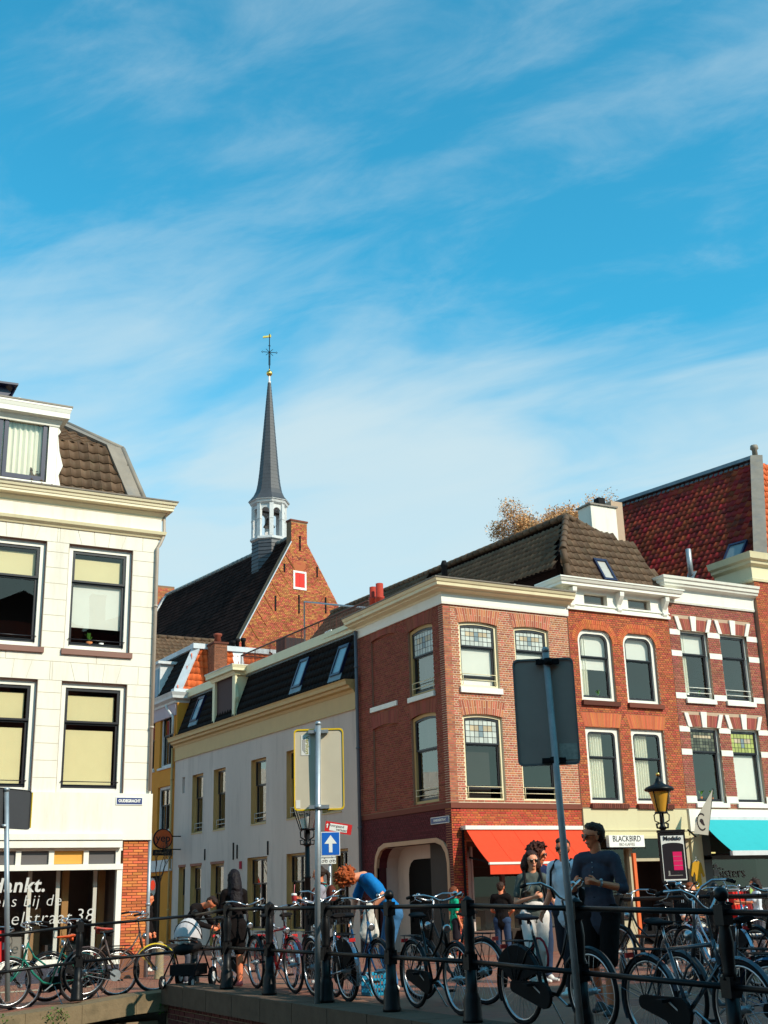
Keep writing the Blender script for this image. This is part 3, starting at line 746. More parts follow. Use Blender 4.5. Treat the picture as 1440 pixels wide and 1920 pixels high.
# cornices
cornice('string_cornice', [(0.2, 26.8), (8.66, 26.8), (8.66, 37)], [(-0.05, 9.84), (0.03, 9.84), (0.05, 9.88), (0.12, 9.93), (0.14, 10.0), (-0.05, 10.02)], m_cream, lh)
cornice('frieze', [(0.2, 26.8), (8.66, 26.8), (8.66, 37)], [(-0.05, 10.0), (0.03, 10.0), (0.03, 10.5), (-0.05, 10.5)], m_plaster, lh)
cornice('main_cornice', [(0.2, 26.8), (8.66, 26.8), (8.66, 37)], [(-0.05, 10.34), (0.04, 10.34), (0.05, 10.39), (0.12, 10.46), (0.13, 10.49), (0.25, 10.51), (0.25, 10.56), (0.27, 10.58), (0.28, 10.63), (0.31, 10.65), (0.33, 10.71), (-0.05, 10.73)], mat('cornice_cream', (0.78, 0.68, 0.46), 0.5, var=0.05), lh)
cornice('gutter_edge', [(0.2, 26.8), (8.66, 26.8), (8.66, 37)], [(0.20, 10.735), (0.345, 10.715), (0.35, 10.745), (0.20, 10.76)], m_lead, lh)
house_shell(lh, [(8.64, 27.0), (8.64, 37), (0.2, 37), (0.2, 27.0)], 0, 10.7, m_plaster)
downpipe(lh, [frL.p(8.70, 10.5, -0.1), frL.p(8.76, 10.45, 0.0), frL.p(8.76, 9.95, 0.05), frL.p(8.66, 9.7, 0.05), frL.p(8.60, 9.6, 0.06), frL.p(8.60, 3.92, 0.06)], 0.04, mat('pipe_beige', (0.42, 0.34, 0.27), 0.5))
downpipe(lh, [frL.p(8.66, 3.0, -0.0), frL.p(8.66, 0.0, 0.0)], 0.045, m_galv)
# shop fascia
mb = MB(); frL.box(mb, 0.2, 2.93, 8.67, 3.86, -0.2, 0.07); frL.box(mb, 8.02, 2.86, 8.67, 2.93, -0.2, 0.07); mb.build('fascia', m_plaster, lh)
mb = MB(); frL.box(mb, 0.2, 2.86, 8.0, 2.985, 0.07, 0.16); frL.box(mb, 0.2, 2.70, 8.0, 2.84, 0.0, 0.13); mb.build('awning_box', m_white, lh)
# brick pier
mb = MB(); frL.box(mb, 8.06, 0.0, 8.62, 2.88, -0.006, -0.35); pier = mb.build('pier', m_mortarp, lh)
bricks(frL, pier, 8.06, 0.42, 8.62, 2.86, [], m_brickp, nind=300, minz=0.2, course=0.0605, bond='run', L1=0.225)
# shopfront
mb = MB()
for a, b_ in ((0.2, 8.06),):
    frL.box(mb, a, 2.24, b_, 2.36, -0.14, 0.02); frL.box(mb, a, 2.64, b_, 2.70, -0.14, -0.02); frL.box(mb, a, 0.30, b_, 0.45, -0.14, 0.03)
muls = [frL.px(x, 1600)[0] for x in (35, 97, 162, 222)]
for mx_ in muls+[muls[0]-0.85, muls[0]-1.7, 1.4, 0.4]: frL.box(mb, mx_-0.055, 2.36, mx_+0.055, 2.66, -0.12, 0.0)
for mx_ in (8.0, 5.3, 2.6, 0.3): frL.box(mb, mx_-0.06, 0.45, mx_+0.06, 2.24, -0.14, 0.0)
mb.build('shopfront_frame', m_white, lh)
mb = MB(); frL.box(mb, 0.2, 0, 8.06, 0.30, -0.14, 0.01); mb.build('shopfront_plinth', mat('dark_plinth', (0.05,0.05,0.07), 0.7), lh)
for i in range(len(muls)-1):
    mb = MB(); frL.box(mb, muls[i]+0.055, 2.37, muls[i+1]-0.055, 2.635, -0.075, -0.055)
    if i == 1: mb.build('boarded_light', mat('orange_board', (0.72, 0.36, 0.07), 0.7, var=0.1), lh)
    else: mb.build('ribbed_light', mat('ribbed_grey_glass', (0.11, 0.10, 0.10), 0.4, var=0.1), lh)
mb = MB(); frL.box(mb, 0.3, 2.37, muls[0]-0.055, 2.635, -0.075, -0.055); mb.build('ribbed_light', MATS['ribbed_grey_glass'], lh)
mb = MB(); mb.quad([frL.p(0.3,0.45,-0.06), frL.p(8.0,0.45,-0.06), frL.p(8.0,2.24,-0.06), frL.p(0.3,2.24,-0.06)]); mb.build('shop_pane', m_glassd, lh)
mb = MB(); frL.box(mb, 0.25, 0.02, 8.03, 2.3, -2.6, -2.5); frL.box(mb, 0.25, 0.02, 8.03, 0.2, -2.5, -0.2); frL.box(mb, 0.2, 0.02, 0.25, 2.6, -2.6, -0.2); frL.box(mb, 8.0, 0.02, 8.05, 2.6, -2.6, -0.2); frL.box(mb, 0.2, 2.66, 8.05, 2.7, -2.6, -0.2)
frL.box(mb, 0.25, 2.3, 8.03, 2.62, -2.6, -0.30)
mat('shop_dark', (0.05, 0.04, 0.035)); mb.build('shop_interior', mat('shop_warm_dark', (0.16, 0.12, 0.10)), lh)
# tall white uprights and shelving seen behind the pane
mb = MB()
for xx, ww in ((55, 6), (108, 8), (178, 9)): 
    s_, _ = frL.px(xx, 1690, -0.45); frL.box(mb, s_-0.05, 0.25, s_+0.03, 2.3, -0.45, -0.50)
mb.build('display_upright', m_white, lh)
mb = MB()
for xx in (122, 190): 
    s_, _ = frL.px(xx, 1690, -0.8); frL.box(mb, s_-0.07, 0.2, s_+0.07, 2.3, -0.8, -0.9)
mb.build('timber_post', mat('warm_timber', (0.45, 0.24, 0.09)), lh)
mb = MB()
for k in range(10):
    s_ = 3.3+k*0.45; frL.box(mb, s_, 0.2, s_+0.28, 0.6+0.9*random.random(), -1.2-0.6*random.random(), -1.5-0.7, k % 3)
mb.build('display_goods', [mat('goods_grey',(0.3,0.28,0.25)), mat('goods_tan',(0.42,0.26,0.13)), mat('goods_dark',(0.08,0.07,0.07))], lh)
m_letter = mat('white_lettering', (0.55, 0.53, 0.50), 0.7)
for s_, sz, (px_, py_), bd in (('dankt.', 0.40, (36, 1661), 0.010), ('ens bij de', 0.33, (52, 1690), -0.004), ('elstraat', 0.38, (77, 1722), -0.004), ('38', 0.38, (158, 1717), -0.004)):
    a, z_ = frL.px(px_, py_, -0.05); text(s_, sz, frL.p(a, z_, -0.05), (1,0,0), (0.03,0,1), m_letter, lh, 'window_lettering', 0.001, bold=bd, shear=0.15, space=1.1)
# street name plate
pl = thing('street_name_plate', 'blue enamel street name plate reading OUDEGRACHT on the cream fascia', 'sign', frL.p(8.3, 3.70, 0.08))
a0, z0 = frL.px(217, 1509, 0.08); a1, z1 = frL.px(268, 1495, 0.08)
mb = MB(); frL.box(mb, a0, z0, a1, z1, 0.072, 0.088); mb.build('plate', m_signwhite, pl)
mb = MB(); frL.box(mb, a0+0.018, z0+0.016, a1-0.018, z1-0.016, 0.088, 0.091); mb.build('field', m_navy, pl)
text('OUDEGRACHT', 0.088, frL.p((a0+a1)/2, (z0+z1)/2, 0.093), (1,0,0), (0,0,1), m_signwhite, pl, bold=0.004, sx=0.84)
# mansard roof
e0, e1 = V((0.2, 27.0, 10.72)), V((8.25, 27.0, 10.72))
k1 = onY(222, 845, 27.75); t1_ = onY(112, 795, 29.3)
k1.x = min(k1.x, 8.1)
def poly_on(O, U, W, pts): return [((V(p)-O).dot(U), (V(p)-O).dot(W)) for p in pts]
U = V((1,0,0)); W = (V((0, k1.y, k1.z))-V((0, e0.y, e0.z))).normalized()
tiles(lh, e0, U, W, poly_on(e0, U, W, [(5.6, 27.0, 10.72), e1, k1, (5.6, k1.y, k1.z)]), 0.24, 0.30, m_tilebrown, 300, h=0.05)
O2 = V((0.2, k1.y, k1.z)); W2 = (V((0, t1_.y, t1_.z))-V((0, k1.y, k1.z))).normalized()
tiles(lh, O2, U, W2, poly_on(O2, U, W2, [(4.5, k1.y, k1.z), k1, t1_, (4.5, t1_.y, t1_.z)]), 0.24, 0.30, m_tilebrown, 60, h=0.05)
mb = MB()
for a, b_ in ((e1, k1), (k1, t1_)):
    d = (b_-a); nrm = V((0.2, -0.75, 0.6)).normalized()
    side = V((-1, 0, 0))
    P = [a+V((0.12,0.0,-0.02)), b_+V((0.12,0,0.0)), b_+side*0.32+V((0,-0.02,0.03)), a+side*0.32+V((0,-0.02,0.03))]
    mb.prism([p+V((0,-0.05,0.06)) for p in P], (0, 0.10, -0.08))
    mb.tube([a+V((0.1,-0.02,0.05)), b_+V((0.1,-0.02,0.05))], 0.07, 8)
mb.tube([t1_, t1_+V((-5.5, 0.0, 0.05))], 0.06, 8)
mb.build('lead_hip', m_lead, lh)
mb = MB(); 
mb.quad([e1+V((0.1,0,0)), V((8.35, 37, 10.72)), V((k1.x+0.1, 36, k1.z)), k1+V((0.1,0,0))]); mb.quad([k1+V((0.1,0,0)), V((k1.x+0.1,36,k1.z)), V((t1_.x, 35, t1_.z)), t1_]); mb.quad([t1_, V((t1_.x,35,t1_.z)), V((0.2,35,t1_.z)), V((0.2,t1_.y,t1_.z))])
mb.build('rear_roof', m_tiledark, lh)
# dormer
frD = Fr((0, 27.05), (1, 0), (0, -1))
dr, _ = frD.px(107, 850); wr, _ = frD.px(88, 850); _, zt = frD.px(107, 792); _, zw = frD.px(88, 790); _, zb = frD.px(80, 902)
mb = MB(); frD.box(mb, 0.6, 10.72, wr-3.0, zt, 0, -2); frD.box(mb, wr+0.02, 10.72, dr, zt, 0, -2.2); frD.box(mb, wr-3.0, zb-0.4, wr+0.02, zb-0.02, 0, -2); frD.box(mb, wr-3.0, zw+0.02, wr+0.02, zt, 0.0, -2)
# scrolled cheek
sp = [(dr, 10.82), (dr+0.13, 10.88), (dr+0.06, 11.2), (dr+0.15, 11.45), (dr+0.05, 11.8), (dr+0.0, 12.2), (dr+0.06, 12.3), (dr, 12.4)]
mb.prism([frD.p(a, z, 0.01) for a, z in sp], (0, 0.12, 0))
dm = mb.build('dormer', m_white, lh)
mb = MB()
for s0_ in (wr-1.0, wr-1.0-1.02, wr-3.0-0.04):
    s1_ = s0_+0.98; A = outline(s0_, zb, s1_, zw); B = outline(s0_+0.09, zb+0.11, s1_-0.09, zw-0.07); ring(frD, mb, A, B, -0.02, 0.08)
mb.build('sash', m_sashblue, dm)
mb = MB(); mb.quad([frD.p(wr-3.0, zb, -0.06), frD.p(wr, zb, -0.06), frD.p(wr, zw, -0.06), frD.p(wr-3.0, zw, -0.06)]); mb.build('pane', m_glass, dm)
mb = MB(); nW = 90
for i in range(nW):
    x0 = wr-2.98+2.95*i/nW; x1 = wr-2.98+2.95*(i+1)/nW; f = lambda x: -0.16+0.025*math.sin(x*50)
    mb.quad([frD.p(x0, zb, f(x0)), frD.p(x1, zb, f(x1)), frD.p(x1, zw, f(x1)), frD.p(x0, zw, f(x0))], 0, True)
mb.build('curtain', m_curtain, dm)
cornice('dormer_cornice', [(0.5, 27.05), (dr, 27.05), (dr, 29.2)], cornice_prof(zt-0.12, zt+0.32, 0.24), m_white, dm)
mb = MB(); mb.bb(0.4, 26.8, zt+0.33, dr+0.26, 29.3, zt+0.37); mb.build('dormer_roof', m_lead, dm)
sk = thing('roof_skylight', 'small dark framed roof light above the dormer at the top left', 'skylight', onY(8, 742, 28.0))
c = onY(5, 745, 27.6)
mb = MB(); mb.bar(c+V((-0.5,0,-0.15)), c+V((0.12,0,-0.12)), 0.5, 0.12); mb.bar(c+V((-0.4,0,-0.1)), c+V((0.0,0,0.30)), 0.5, 0.10, up=(0,1,0)); mb.bar(c+V((0.12,0.1,-0.1)), c+V((0.27,0,0.30)), 0.06); mb.bar(c+V((-0.2,0,0.28)), c+V((0.3,0,0.30)), 0.5, 0.05); mb.build('frame', m_sashblue, sk)
c2 = onY(35, 755, 27.6); mb = MB(); mb.lathe(c2+V((0,0,-0.1)), [(0.09,0),(0.09,0.2),(0.06,0.22)], 10); tag(mb.build('roof_vent', m_greyw), 'short pale vent pipe on the dormer roof at the far left', 'vent')

# ------------------------------------------------------------------ CORNER HOUSE (H1)
h1 = thing('brick_corner_house', 'red brick corner house with cream cornice and orange-red awning, one face in shade', 'house', (19, 28, 0))
F1 = Fr((0, 27.7), (1, 0), (0, -1)); S1 = Fr((17.12, 0), (0, -1), (-1, 0))
hol = [(17.62, 6.95, 18.90, 8.80), (19.47, 6.95, 20.68, 8.80), (17.62, 3.90, 18.90, 6.22), (19.47, 3.90, 20.70, 6.22)]
ex = [(h[0], h[3]-0.05, h[2], h[3]+0.02) for h in hol]
mb = MB(); wall_cells(F1, mb, 17.12, 3.84, 21.40, 9.4, hol, -0.006, -0.25); w1 = mb.build('front_wall', m_mortar1, h1)
bricks(F1, w1, 17.115, 3.86, 21.40, 9.36, hol+ex, m_brick1, nind=300, jt=0.014, proud=0.004)
for h in hol: flat_arch(F1, w1, h[0]-0.02, h[2]+0.02, h[3]-0.07, 0.40, 19, m_brick1, rise=0.07, splay=0.10, sk=1, back=m_mortar1)
sk_ = (m_cream, 0.17, 0.07, 0.06)
window(F1, h1, *hol[0], m_cream, 0.075, m_sash, 0.06, 0.07, 0.37, camber=0.06, up='leaded', low='wblind', sill=(m_white, 0.17, 0.07, 0.05), rails=2, opened=0.20, room=m_interior)
window(F1, h1, *hol[1], m_cream, 0.075, m_sash, 0.06, 0.07, 0.37, camber=0.06, up='leaded', low='wblind', sill=(m_white, 0.17, 0.07, 0.05), rails=2)
window(F1, h1, *hol[2], m_cream, 0.075, m_sash, 0.06, 0.07, 0.34, camber=0.06, up='leaded', low='clear', rails=2, opened=0.26, sill=None)
window(F1, h1, *hol[3], m_cream, 0.075, m_sash, 0.06, 0.07, 0.34, camber=0.06, up='leaded', low='clear', rails=2, opened=0.26, sill=None)
# shaded side
hs = [(-29.66, 6.90, -28.30, 8.86), (-29.66, 3.92, -28.28, 6.36)]
ni = [(-31.95, 6.95, -30.42, 9.02), (-31.95, 3.90, -30.42, 6.36)]
exs = [(h[0], h[3]-0.05, h[2], h[3]+0.02) for h in hs+ni]
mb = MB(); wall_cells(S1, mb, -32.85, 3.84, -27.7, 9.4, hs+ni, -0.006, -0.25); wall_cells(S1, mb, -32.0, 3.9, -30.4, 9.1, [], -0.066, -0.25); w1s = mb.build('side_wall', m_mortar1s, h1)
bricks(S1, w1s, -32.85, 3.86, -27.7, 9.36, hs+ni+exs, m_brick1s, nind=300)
for q in ni:
    SN = Fr((17.12+0.06, 0), (0, -1), (-1, 0)); bricks(SN, w1s, q[0], q[1], q[2], q[3], [], m_brick1s, nind=0)
for h in hs+ni: flat_arch(S1, w1s, h[0]-0.02, h[2]+0.02, h[3]-0.07, 0.40, 19, m_brick1s, rise=0.07, splay=0.10, back=m_mortar1s)
mb = MB(); S1.box(mb, -32.03, 6.80, -30.38, 6.94, -0.05, 0.05); mb.build('niche_sill', m_white, h1)
window(S1, h1, *hs[0], m_yellowtrim, 0.085, m_sash, 0.06, 0.07, 0.42, camber=0.07, up='leaded', low='clear', sill=(m_white, 0.15, 0.07, 0.05), rails=2)
window(S1, h1, *hs[1], m_yellowtrim, 0.085, m_sash, 0.06, 0.07, 0.40, camber=0.07, up='clear', low='clear', rails=2, curt=0)
# dark brick band
mb = MB(); F1.box(mb, 17.10, 3.70, 21.42, 3.84, -0.1, 0.035); S1.box(mb, -32.85, 3.70, -27.70, 3.84, -0.1, 0.035); mb.build('brick_band', m_brickd, h1)
bricks(F1, h1, 17.10, 3.70, 21.42, 3.84, [], m_brickd, nind=0, course=0.14, L1=0.07, bond='run', proud=0.045)
# ground floor walls
S1b = S1
mb = MB(); wall_cells(F1, mb, 17.12, 0.0, 21.40, 3.70, [(17.55, 0.0, 21.1, 2.85)], -0.006, -0.3); w1g = mb.build('ground_wall', m_mortar1g, h1)
bricks(F1, w1g, 17.115, 0.05, 21.40, 3.69, [(17.55, -1, 21.1, 2.85)], m_brick1g, nind=300, minz=0.0, ragged=0.004)
dS0, dS1, dZ = -31.9, -27.98, 2.86
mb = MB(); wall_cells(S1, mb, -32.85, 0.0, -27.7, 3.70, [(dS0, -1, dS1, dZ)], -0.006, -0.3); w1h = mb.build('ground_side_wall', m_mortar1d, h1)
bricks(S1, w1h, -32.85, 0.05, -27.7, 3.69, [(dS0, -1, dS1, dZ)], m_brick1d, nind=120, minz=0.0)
# broad rounded doorway with cream reveal
mb = MB(); A = outline(dS0-0.12, 0, dS1+0.12, dZ+0.12, 0, 0.62); B = outline(dS0, 0, dS1, dZ, 0, 0.55); ring(S1, mb, A, B, 0.03, 0.09); mb.build('door_moulding', mat('terracotta_trim', (0.50, 0.30, 0.18), 0.6), h1)
mb = MB(); A = outline(dS0-0.02, 0, dS1+0.02, dZ+0.02, 0, 0.56)
for i in range(1, len(A)):
    j = (i+1) % len(A); mb.quad([S1.p(*A[i], 0.02), S1.p(*A[j], 0.02), S1.p(*A[j], -0.7), S1.p(*A[i], -0.7)])
# corner fill behind the rounded head
mb.build('door_reveal', m_greywall, h1)
mb = MB(); 
for sgn, sx in ((1, dS0), (-1, dS1)):
    P = [(sx, dZ)]
    for i in range(7):
        a = PI/2*i/6; P.append((sx+sgn*(0.55-0.55*math.sin(a)), dZ-0.55+0.55*math.cos(a)) if False else (sx+sgn*0.55*(1-math.sin(a)), dZ-0.55*(1-math.cos(a))))
    mb.prism([S1.p(a, z, -0.02) for a, z in P], S1.n*-0.3)
mb.build('door_spandrel', m_brick1d, h1)
mb = MB(); S1.box(mb, dS0-0.05, 0, dS1+0.05, dZ+0.02, -0.70, -0.75); mb.build('door_back', m_greywall, h1)
mb = MB(); A = outline(dS0+0.62, 0, dS1-1.15, dZ-0.35, 0, 0.4); mb.quad([S1.p(a, z, -0.695) for a, z in A]); mb.build('gateway_dark_sheet', mat('deep_dark', (0.003,0.002,0.002)), h1)  # flat black sheet painted in for the unlit depth of the opening
mb = MB(); S1.box(mb, dS1-0.95, 0.75, dS1-0.45, 2.5, -0.69, -0.62); mb.build('side_door', mat('dark_door', (0.06,0.012,0.012), 0.4), h1)
mb = MB(); S1.box(mb, dS1-0.88, 0.9, dS1-0.52, 2.35, -0.62, -0.615); mb.build('side_door_pane', MATS['window_glass'], h1)
# cornice round the corner
path = [(17.12, 32.85), (17.12, 27.7), (21.46, 27.7)]
# outward must lie to the right of travel
cornice('frieze', list(reversed([(21.42, 27.7), (17.12, 27.7), (17.12, 32.85)])), [(-0.05, 9.22), (0.05, 9.22), (0.06, 9.28), (0.06, 9.58), (-0.05, 9.58)], m_white, h1)
cornice('main_cornice', [(17.12, 33.0), (17.12, 27.7), (21.44, 27.7)], [(-0.05, 9.50), (0.08, 9.50), (0.10, 9.55), (0.26, 9.60), (0.27, 9.63), (0.38, 9.66), (0.39, 9.74), (0.42, 9.76), (0.46, 9.84), (-0.05, 9.86)], m_cream, h1)
cornice('gutter_edge', [(17.12, 33.0), (17.12, 27.7), (21.44, 27.7)], [(0.30, 9.862), (0.48, 9.845), (0.485, 9.875), (0.30, 9.90)], m_lead, h1)
mb = MB(); mb.hexa([V((17.3,27.9,9.8)), V((21.3,27.9,9.8)), V((21.3,36,9.8)), V((17.3,36,9.8)), V((19.2,31,10.55)), V((21.3,31,10.55)), V((21.3,36,10.55)), V((19.2,36,10.55))]); mb.build('flat_roof', m_greyw, h1)
a = onY(700, 1112, 28.4); 
mb = MB(); P = [V((18.4,28.1,9.8)), V((19.9,28.1,10.16)), V((21.35,28.1,9.8)), V((21.35,28.1,9.7)), V((18.4,28.1,9.7))]; mb.prism(P, (0,0.9,0)); mb.build('zinc_gable', m_greyw, h1)
house_shell(h1, [(17.3, 32.84), (21.4, 32.84), (21.4, 27.9)], 0, 9.7, m_brick1d)
downpipe(h1, [S1.p(-32.72, 9.45, 0.12), S1.p(-32.72, 7.2, 0.12), S1.p(-32.72, 7.0, 0.12), S1.p(-32.72, 0.0, 0.10)], 0.055, mat('pipe_grey_blue', (0.10,0.115,0.14), 0.5))
for px_, py_, hh in ((712, 1120, 0.5), (700, 1122, 0.42)):
    c = onX(px_, py_, 18.0); mb = MB(); mb.lathe(c-V((0,0,0.5)), [(0.13,0),(0.13,0.45),(0.15,0.46),(0.15,0.52),(0.12,0.53),(0.12,0.45+hh)], 12)
    tag(mb.build('chimney_pot', mat('red_clay', (0.42,0.045,0.025), 0.6)), 'red clay chimney pot, the %s of the pair on the corner house roof' % ('taller' if hh > .45 else 'shorter, darker'), 'chimney pot', 'red chimney pots')
c = onX(833, 1065, 20.6); mb = MB(); mb.lathe(c-V((0,0,0.7)), [(0.10,0),(0.10,0.75),(0.13,0.76),(0.11,0.85),(0.07,0.95)], 10); tag(mb.build('flue_pipe', m_blackmat), 'black flue pipe poking up behind the corner house cornice', 'flue')
# shop under the awning
mb = MB(); F1.box(mb, 17.55, 0.0, 21.1, 2.85, -1.8, -1.75); F1.box(mb, 17.50, 0.0, 17.55, 2.85, -1.8, -0.3); F1.box(mb, 21.1, 0.0, 21.15, 2.85, -1.8, -0.3); F1.box(mb, 17.5, 2.85, 21.15, 2.9, -1.8, -0.3)
mb.build('shop_interior', MATS['shop_dark'], h1)
mb = MB()
for a, b_, z0_, z1_ in ((17.55, 21.1, 2.72, 2.85), (17.55, 17.65, 0, 2.72), (21.0, 21.1, 0, 2.72), (18.75, 18.85, 0, 2.72), (19.75, 19.85, 0, 2.72), (18.85, 19.75, 2.15, 2.23), (17.65, 18.75, 0.0, 0.6), (19.85, 21.0, 0.0, 0.6)):
    F1.box(mb, a, z0_, b_, z1_, -0.35, -0.22)
mb.build('shopfront_frame', mat('shopfront_brown', (0.12, 0.06, 0.045), 0.5), h1)
mb = MB(); mb.quad([F1.p(17.65,0.6,-0.28), F1.p(21.0,0.6,-0.28), F1.p(21.0,2.72,-0.28), F1.p(17.65,2.72,-0.28)]); mb.build('shop_pane', m_glassd, h1)
mb = MB()
for i in range(9):
    s_ = 17.7+i*0.36; F1.box(mb, s_, 0.62, s_+0.2, 0.9+0.5*random.random(), -0.6, -0.9, i % 3)
mb.build('display_goods', [MATS['goods_grey'], MATS['goods_tan'], MATS['goods_dark']], h1)
# awning
aw = mat('awning_orange', (0.72, 0.060, 0.020), 0.85, var=0.14, scale=2.5, bump=0.9, bscale=4, dirt=((0.35,0.03,0.01), 2.5, 0.35))
aL, aT = F1.px(868, 1552, 0.15); aR = F1.px(1088, 1552, 0.15)[0]
bl = onY(905, 1619, 26.55); zb_ = bl.z
aR = min(aR, 21.35); aL = max(aL, 17.25)
T0, T1 = V((aL+0.05, 27.5, aT-0.03)), V((aR-0.05, 27.5, aT-0.03)); B0, B1 = V((aL+0.05, 26.45, zb_)), V((aR-0.05, 26.45, zb_))
print('awning', aL, aR, aT, zb_)
awn = MB(); n_ = 8
for i in range(n_):
    f = lambda t: (T0.lerp(B0, t)+V((0,0,-0.05*math.sin(PI*t))), T1.lerp(B1, t)+V((0,0,-0.05*math.sin(PI*t))))
    a, b_ = f(i/n_); c, d = f((i+1)/n_); awn.quad([a, b_, d, c], 0, True); awn.quad([a+V((0,0.004,-0.008)), c+V((0,0.004,-0.008)), d+V((0,0.004,-0.008)), b_+V((0,0.004,-0.008))], 0, True)
awn = awn.build('awning', aw, h1); mb = MB()
for i in range(1, 5):
    t_ = i/5
    for j in range(8):
        q0, q1 = T0.lerp(B0, j/8).lerp(T1.lerp(B1, j/8), t_), T0.lerp(B0, (j+1)/8).lerp(T1.lerp(B1, (j+1)/8), t_); mb.bar(q0+V((0,0,0.004-0.05*math.sin(PI*j/8))), q1+V((0,0,0.004-0.05*math.sin(PI*(j+1)/8))), 0.02, 0.006)
mb.build('seam', aw, awn)
mb = MB(); mb.bb(aL, 27.42, aT-0.05, aR, 27.66, aT+0.05); mb.bb(aL+0.03, 26.41, zb_-0.03, aR-0.03, 26.47, zb_+0.025); mb.build('awning_rail', m_white, awn)
mb = MB(); mb.bb(aL+0.05, 26.43, zb_-0.27, aR-0.05, 26.44, zb_-0.03); mb.build('valance', aw, awn)
tx = onY(1014, 1626, 26.42).x
text('EN ERWT', 0.20, V((tx, 26.422, zb_-0.15)), (1,0,0), (0,0,1), m_signwhite, awn, bold=0.004, space=1.05, align='LEFT')
mb = MB()
for x_ in (aL+0.2, aR-0.2): mb.bar((x_, 27.6, aT-0.75), (x_, 26.5, zb_), 0.04)
mb.bar((aL+0.02, 27.6, 0.4), (aL+0.02, 27.6, aT), 0.05)
mb.build('awning_arm', m_blackmat, awn)
pl = thing('street_name_plate', 'small dark street name plate reading HAMBURGERSTRAAT on the shaded brick side', 'sign', S1.p(-28.6, 3.4, 0.03))
a0, z0 = S1.px(808, 1544, 0.03); a1, z1 = S1.px(842, 1537, 0.03); zc = 3.42
mb = MB(); S1.box(mb, a0, zc-0.09, a1, zc+0.09, 0.02, 0.035); mb.build('plate', m_signwhite, pl)
mb = MB(); S1.box(mb, a0+0.015, zc-0.075, a1-0.015, zc+0.075, 0.035, 0.038); mb.build('field', m_navy, pl)
text('HAMBURGERSTRAAT', 0.085, S1.p((a0+a1)/2, zc, 0.040), (0,-1,0), (0,0,1), m_signwhite, pl, bold=0.003, sx=0.8)

# ------------------------------------------------------------------ HOUSE 2
h2 = thing('narrow_brick_house', 'narrow orange brick house with bracketed cream cornice above the BLACKBIRD sign', 'house', (23.3, 28, 0))
F2 = Fr((0, 27.68), (1, 0), (0, -1))
hol = [(21.72, 6.78, 22.99, 8.90), (23.41, 6.78, 24.66, 8.90), (21.74, 3.86, 22.98, 6.02), (23.41, 3.86, 24.66, 6.02)]
ex = []
mb = MB(); wall_cells(F2, mb, 21.405, 3.74, 25.285, 9.5, hol, -0.006, -0.25); w2 = mb.build('front_wall', m_mortar2, h2)
bricks(F2, w2, 21.41, 3.76, 25.28, 9.46, hol+ex, m_brick2, nind=300)
for h in hol[2:]: flat_arch(F2, w2, h[0]-0.02, h[2]+0.02, h[3]+0.0, 0.40, 22, m_brick2a, rise=0.02, splay=0.12, back=m_mortar2)
for h in hol[:2]:   # rounded arch of radiating bricks
    mb = MB(); n_ = 34; O1 = outline(h[0]-0.01, h[3]-0.62, h[2]+0.01, h[3]+0.02, 0.0, 0.42, n=n_)[2:]; O2 = outline(h[0]-0.22, h[3]-0.62, h[2]+0.22, h[3]+0.28, 0.06, 0.60, n=n_)[2:]
    for i in range(n_):
        for f0, f1 in ((0.02, 0.49), (0.52, 1.0)):
            P = []
            for (q, f) in ((i+0.1, f0), (i+0.9, f0), (i+0.9, f1), (i+0.1, f1)):
                k = int(q); u = q-k; k2 = min(k+1, n_)
                x0 = O1[k][0]*(1-u)+O1[k2][0]*u; z0_ = O1[k][1]*(1-u)+O1[k2][1]*u; x1 = O2[k][0]*(1-u)+O2[k2][0]*u; z1_ = O2[k][1]*(1-u)+O2[k2][1]*u
                P.append((x0+(x1-x0)*f, z0_+(z1_-z0_)*f))
            mb.faces([F2.p(x, y, -0.005) for x, y in P]+[F2.p(x, y, 0.014) for x, y in P], [(4,5,6,7),(0,1,5,4),(1,2,6,5),(2,3,7,6),(3,0,4,7)])
    mb.build('brick_arch', m_brick2a, w2, kind='stuff')
fa = dict(up='wblind', low='topblind')
window(F2, h2, *hol[0], m_white, 0.115, m_sash, 0.055, 0.08, 0.37, rad=0.24, curt=2, plant=[(0.6,0.03,0,0.03)], **fa)
window(F2, h2, *hol[1], m_white, 0.115, m_sash, 0.055, 0.08, 0.37, rad=0.24, up='wblind', low='clear')
window(F2, h2, *hol[2], m_white, 0.12, m_sash, 0.055, 0.08, 0.38, rad=0.12, up='clear', low='clear', curt=1, room=m_interior2)
window(F2, h2, *hol[3], m_white, 0.12, m_sash, 0.055, 0.08, 0.38, rad=0.12, up='clear', low='clear', curt=1, room=m_interior2)
for h in hol:
    mb = MB(); F2.box(mb, h[0]-0.02, h[1]-0.14, h[2]+0.07, h[1]-0.004, -0.06, 0.09); o_ = mb.build('brick_sill', m_brickd, h2)
    bricks(F2, o_, h[0]-0.02, h[1]-0.14, h[2]+0.07, h[1]-0.0, [], m_brickd, nind=0, course=0.14, L1=0.07, bond='run', proud=0.10)
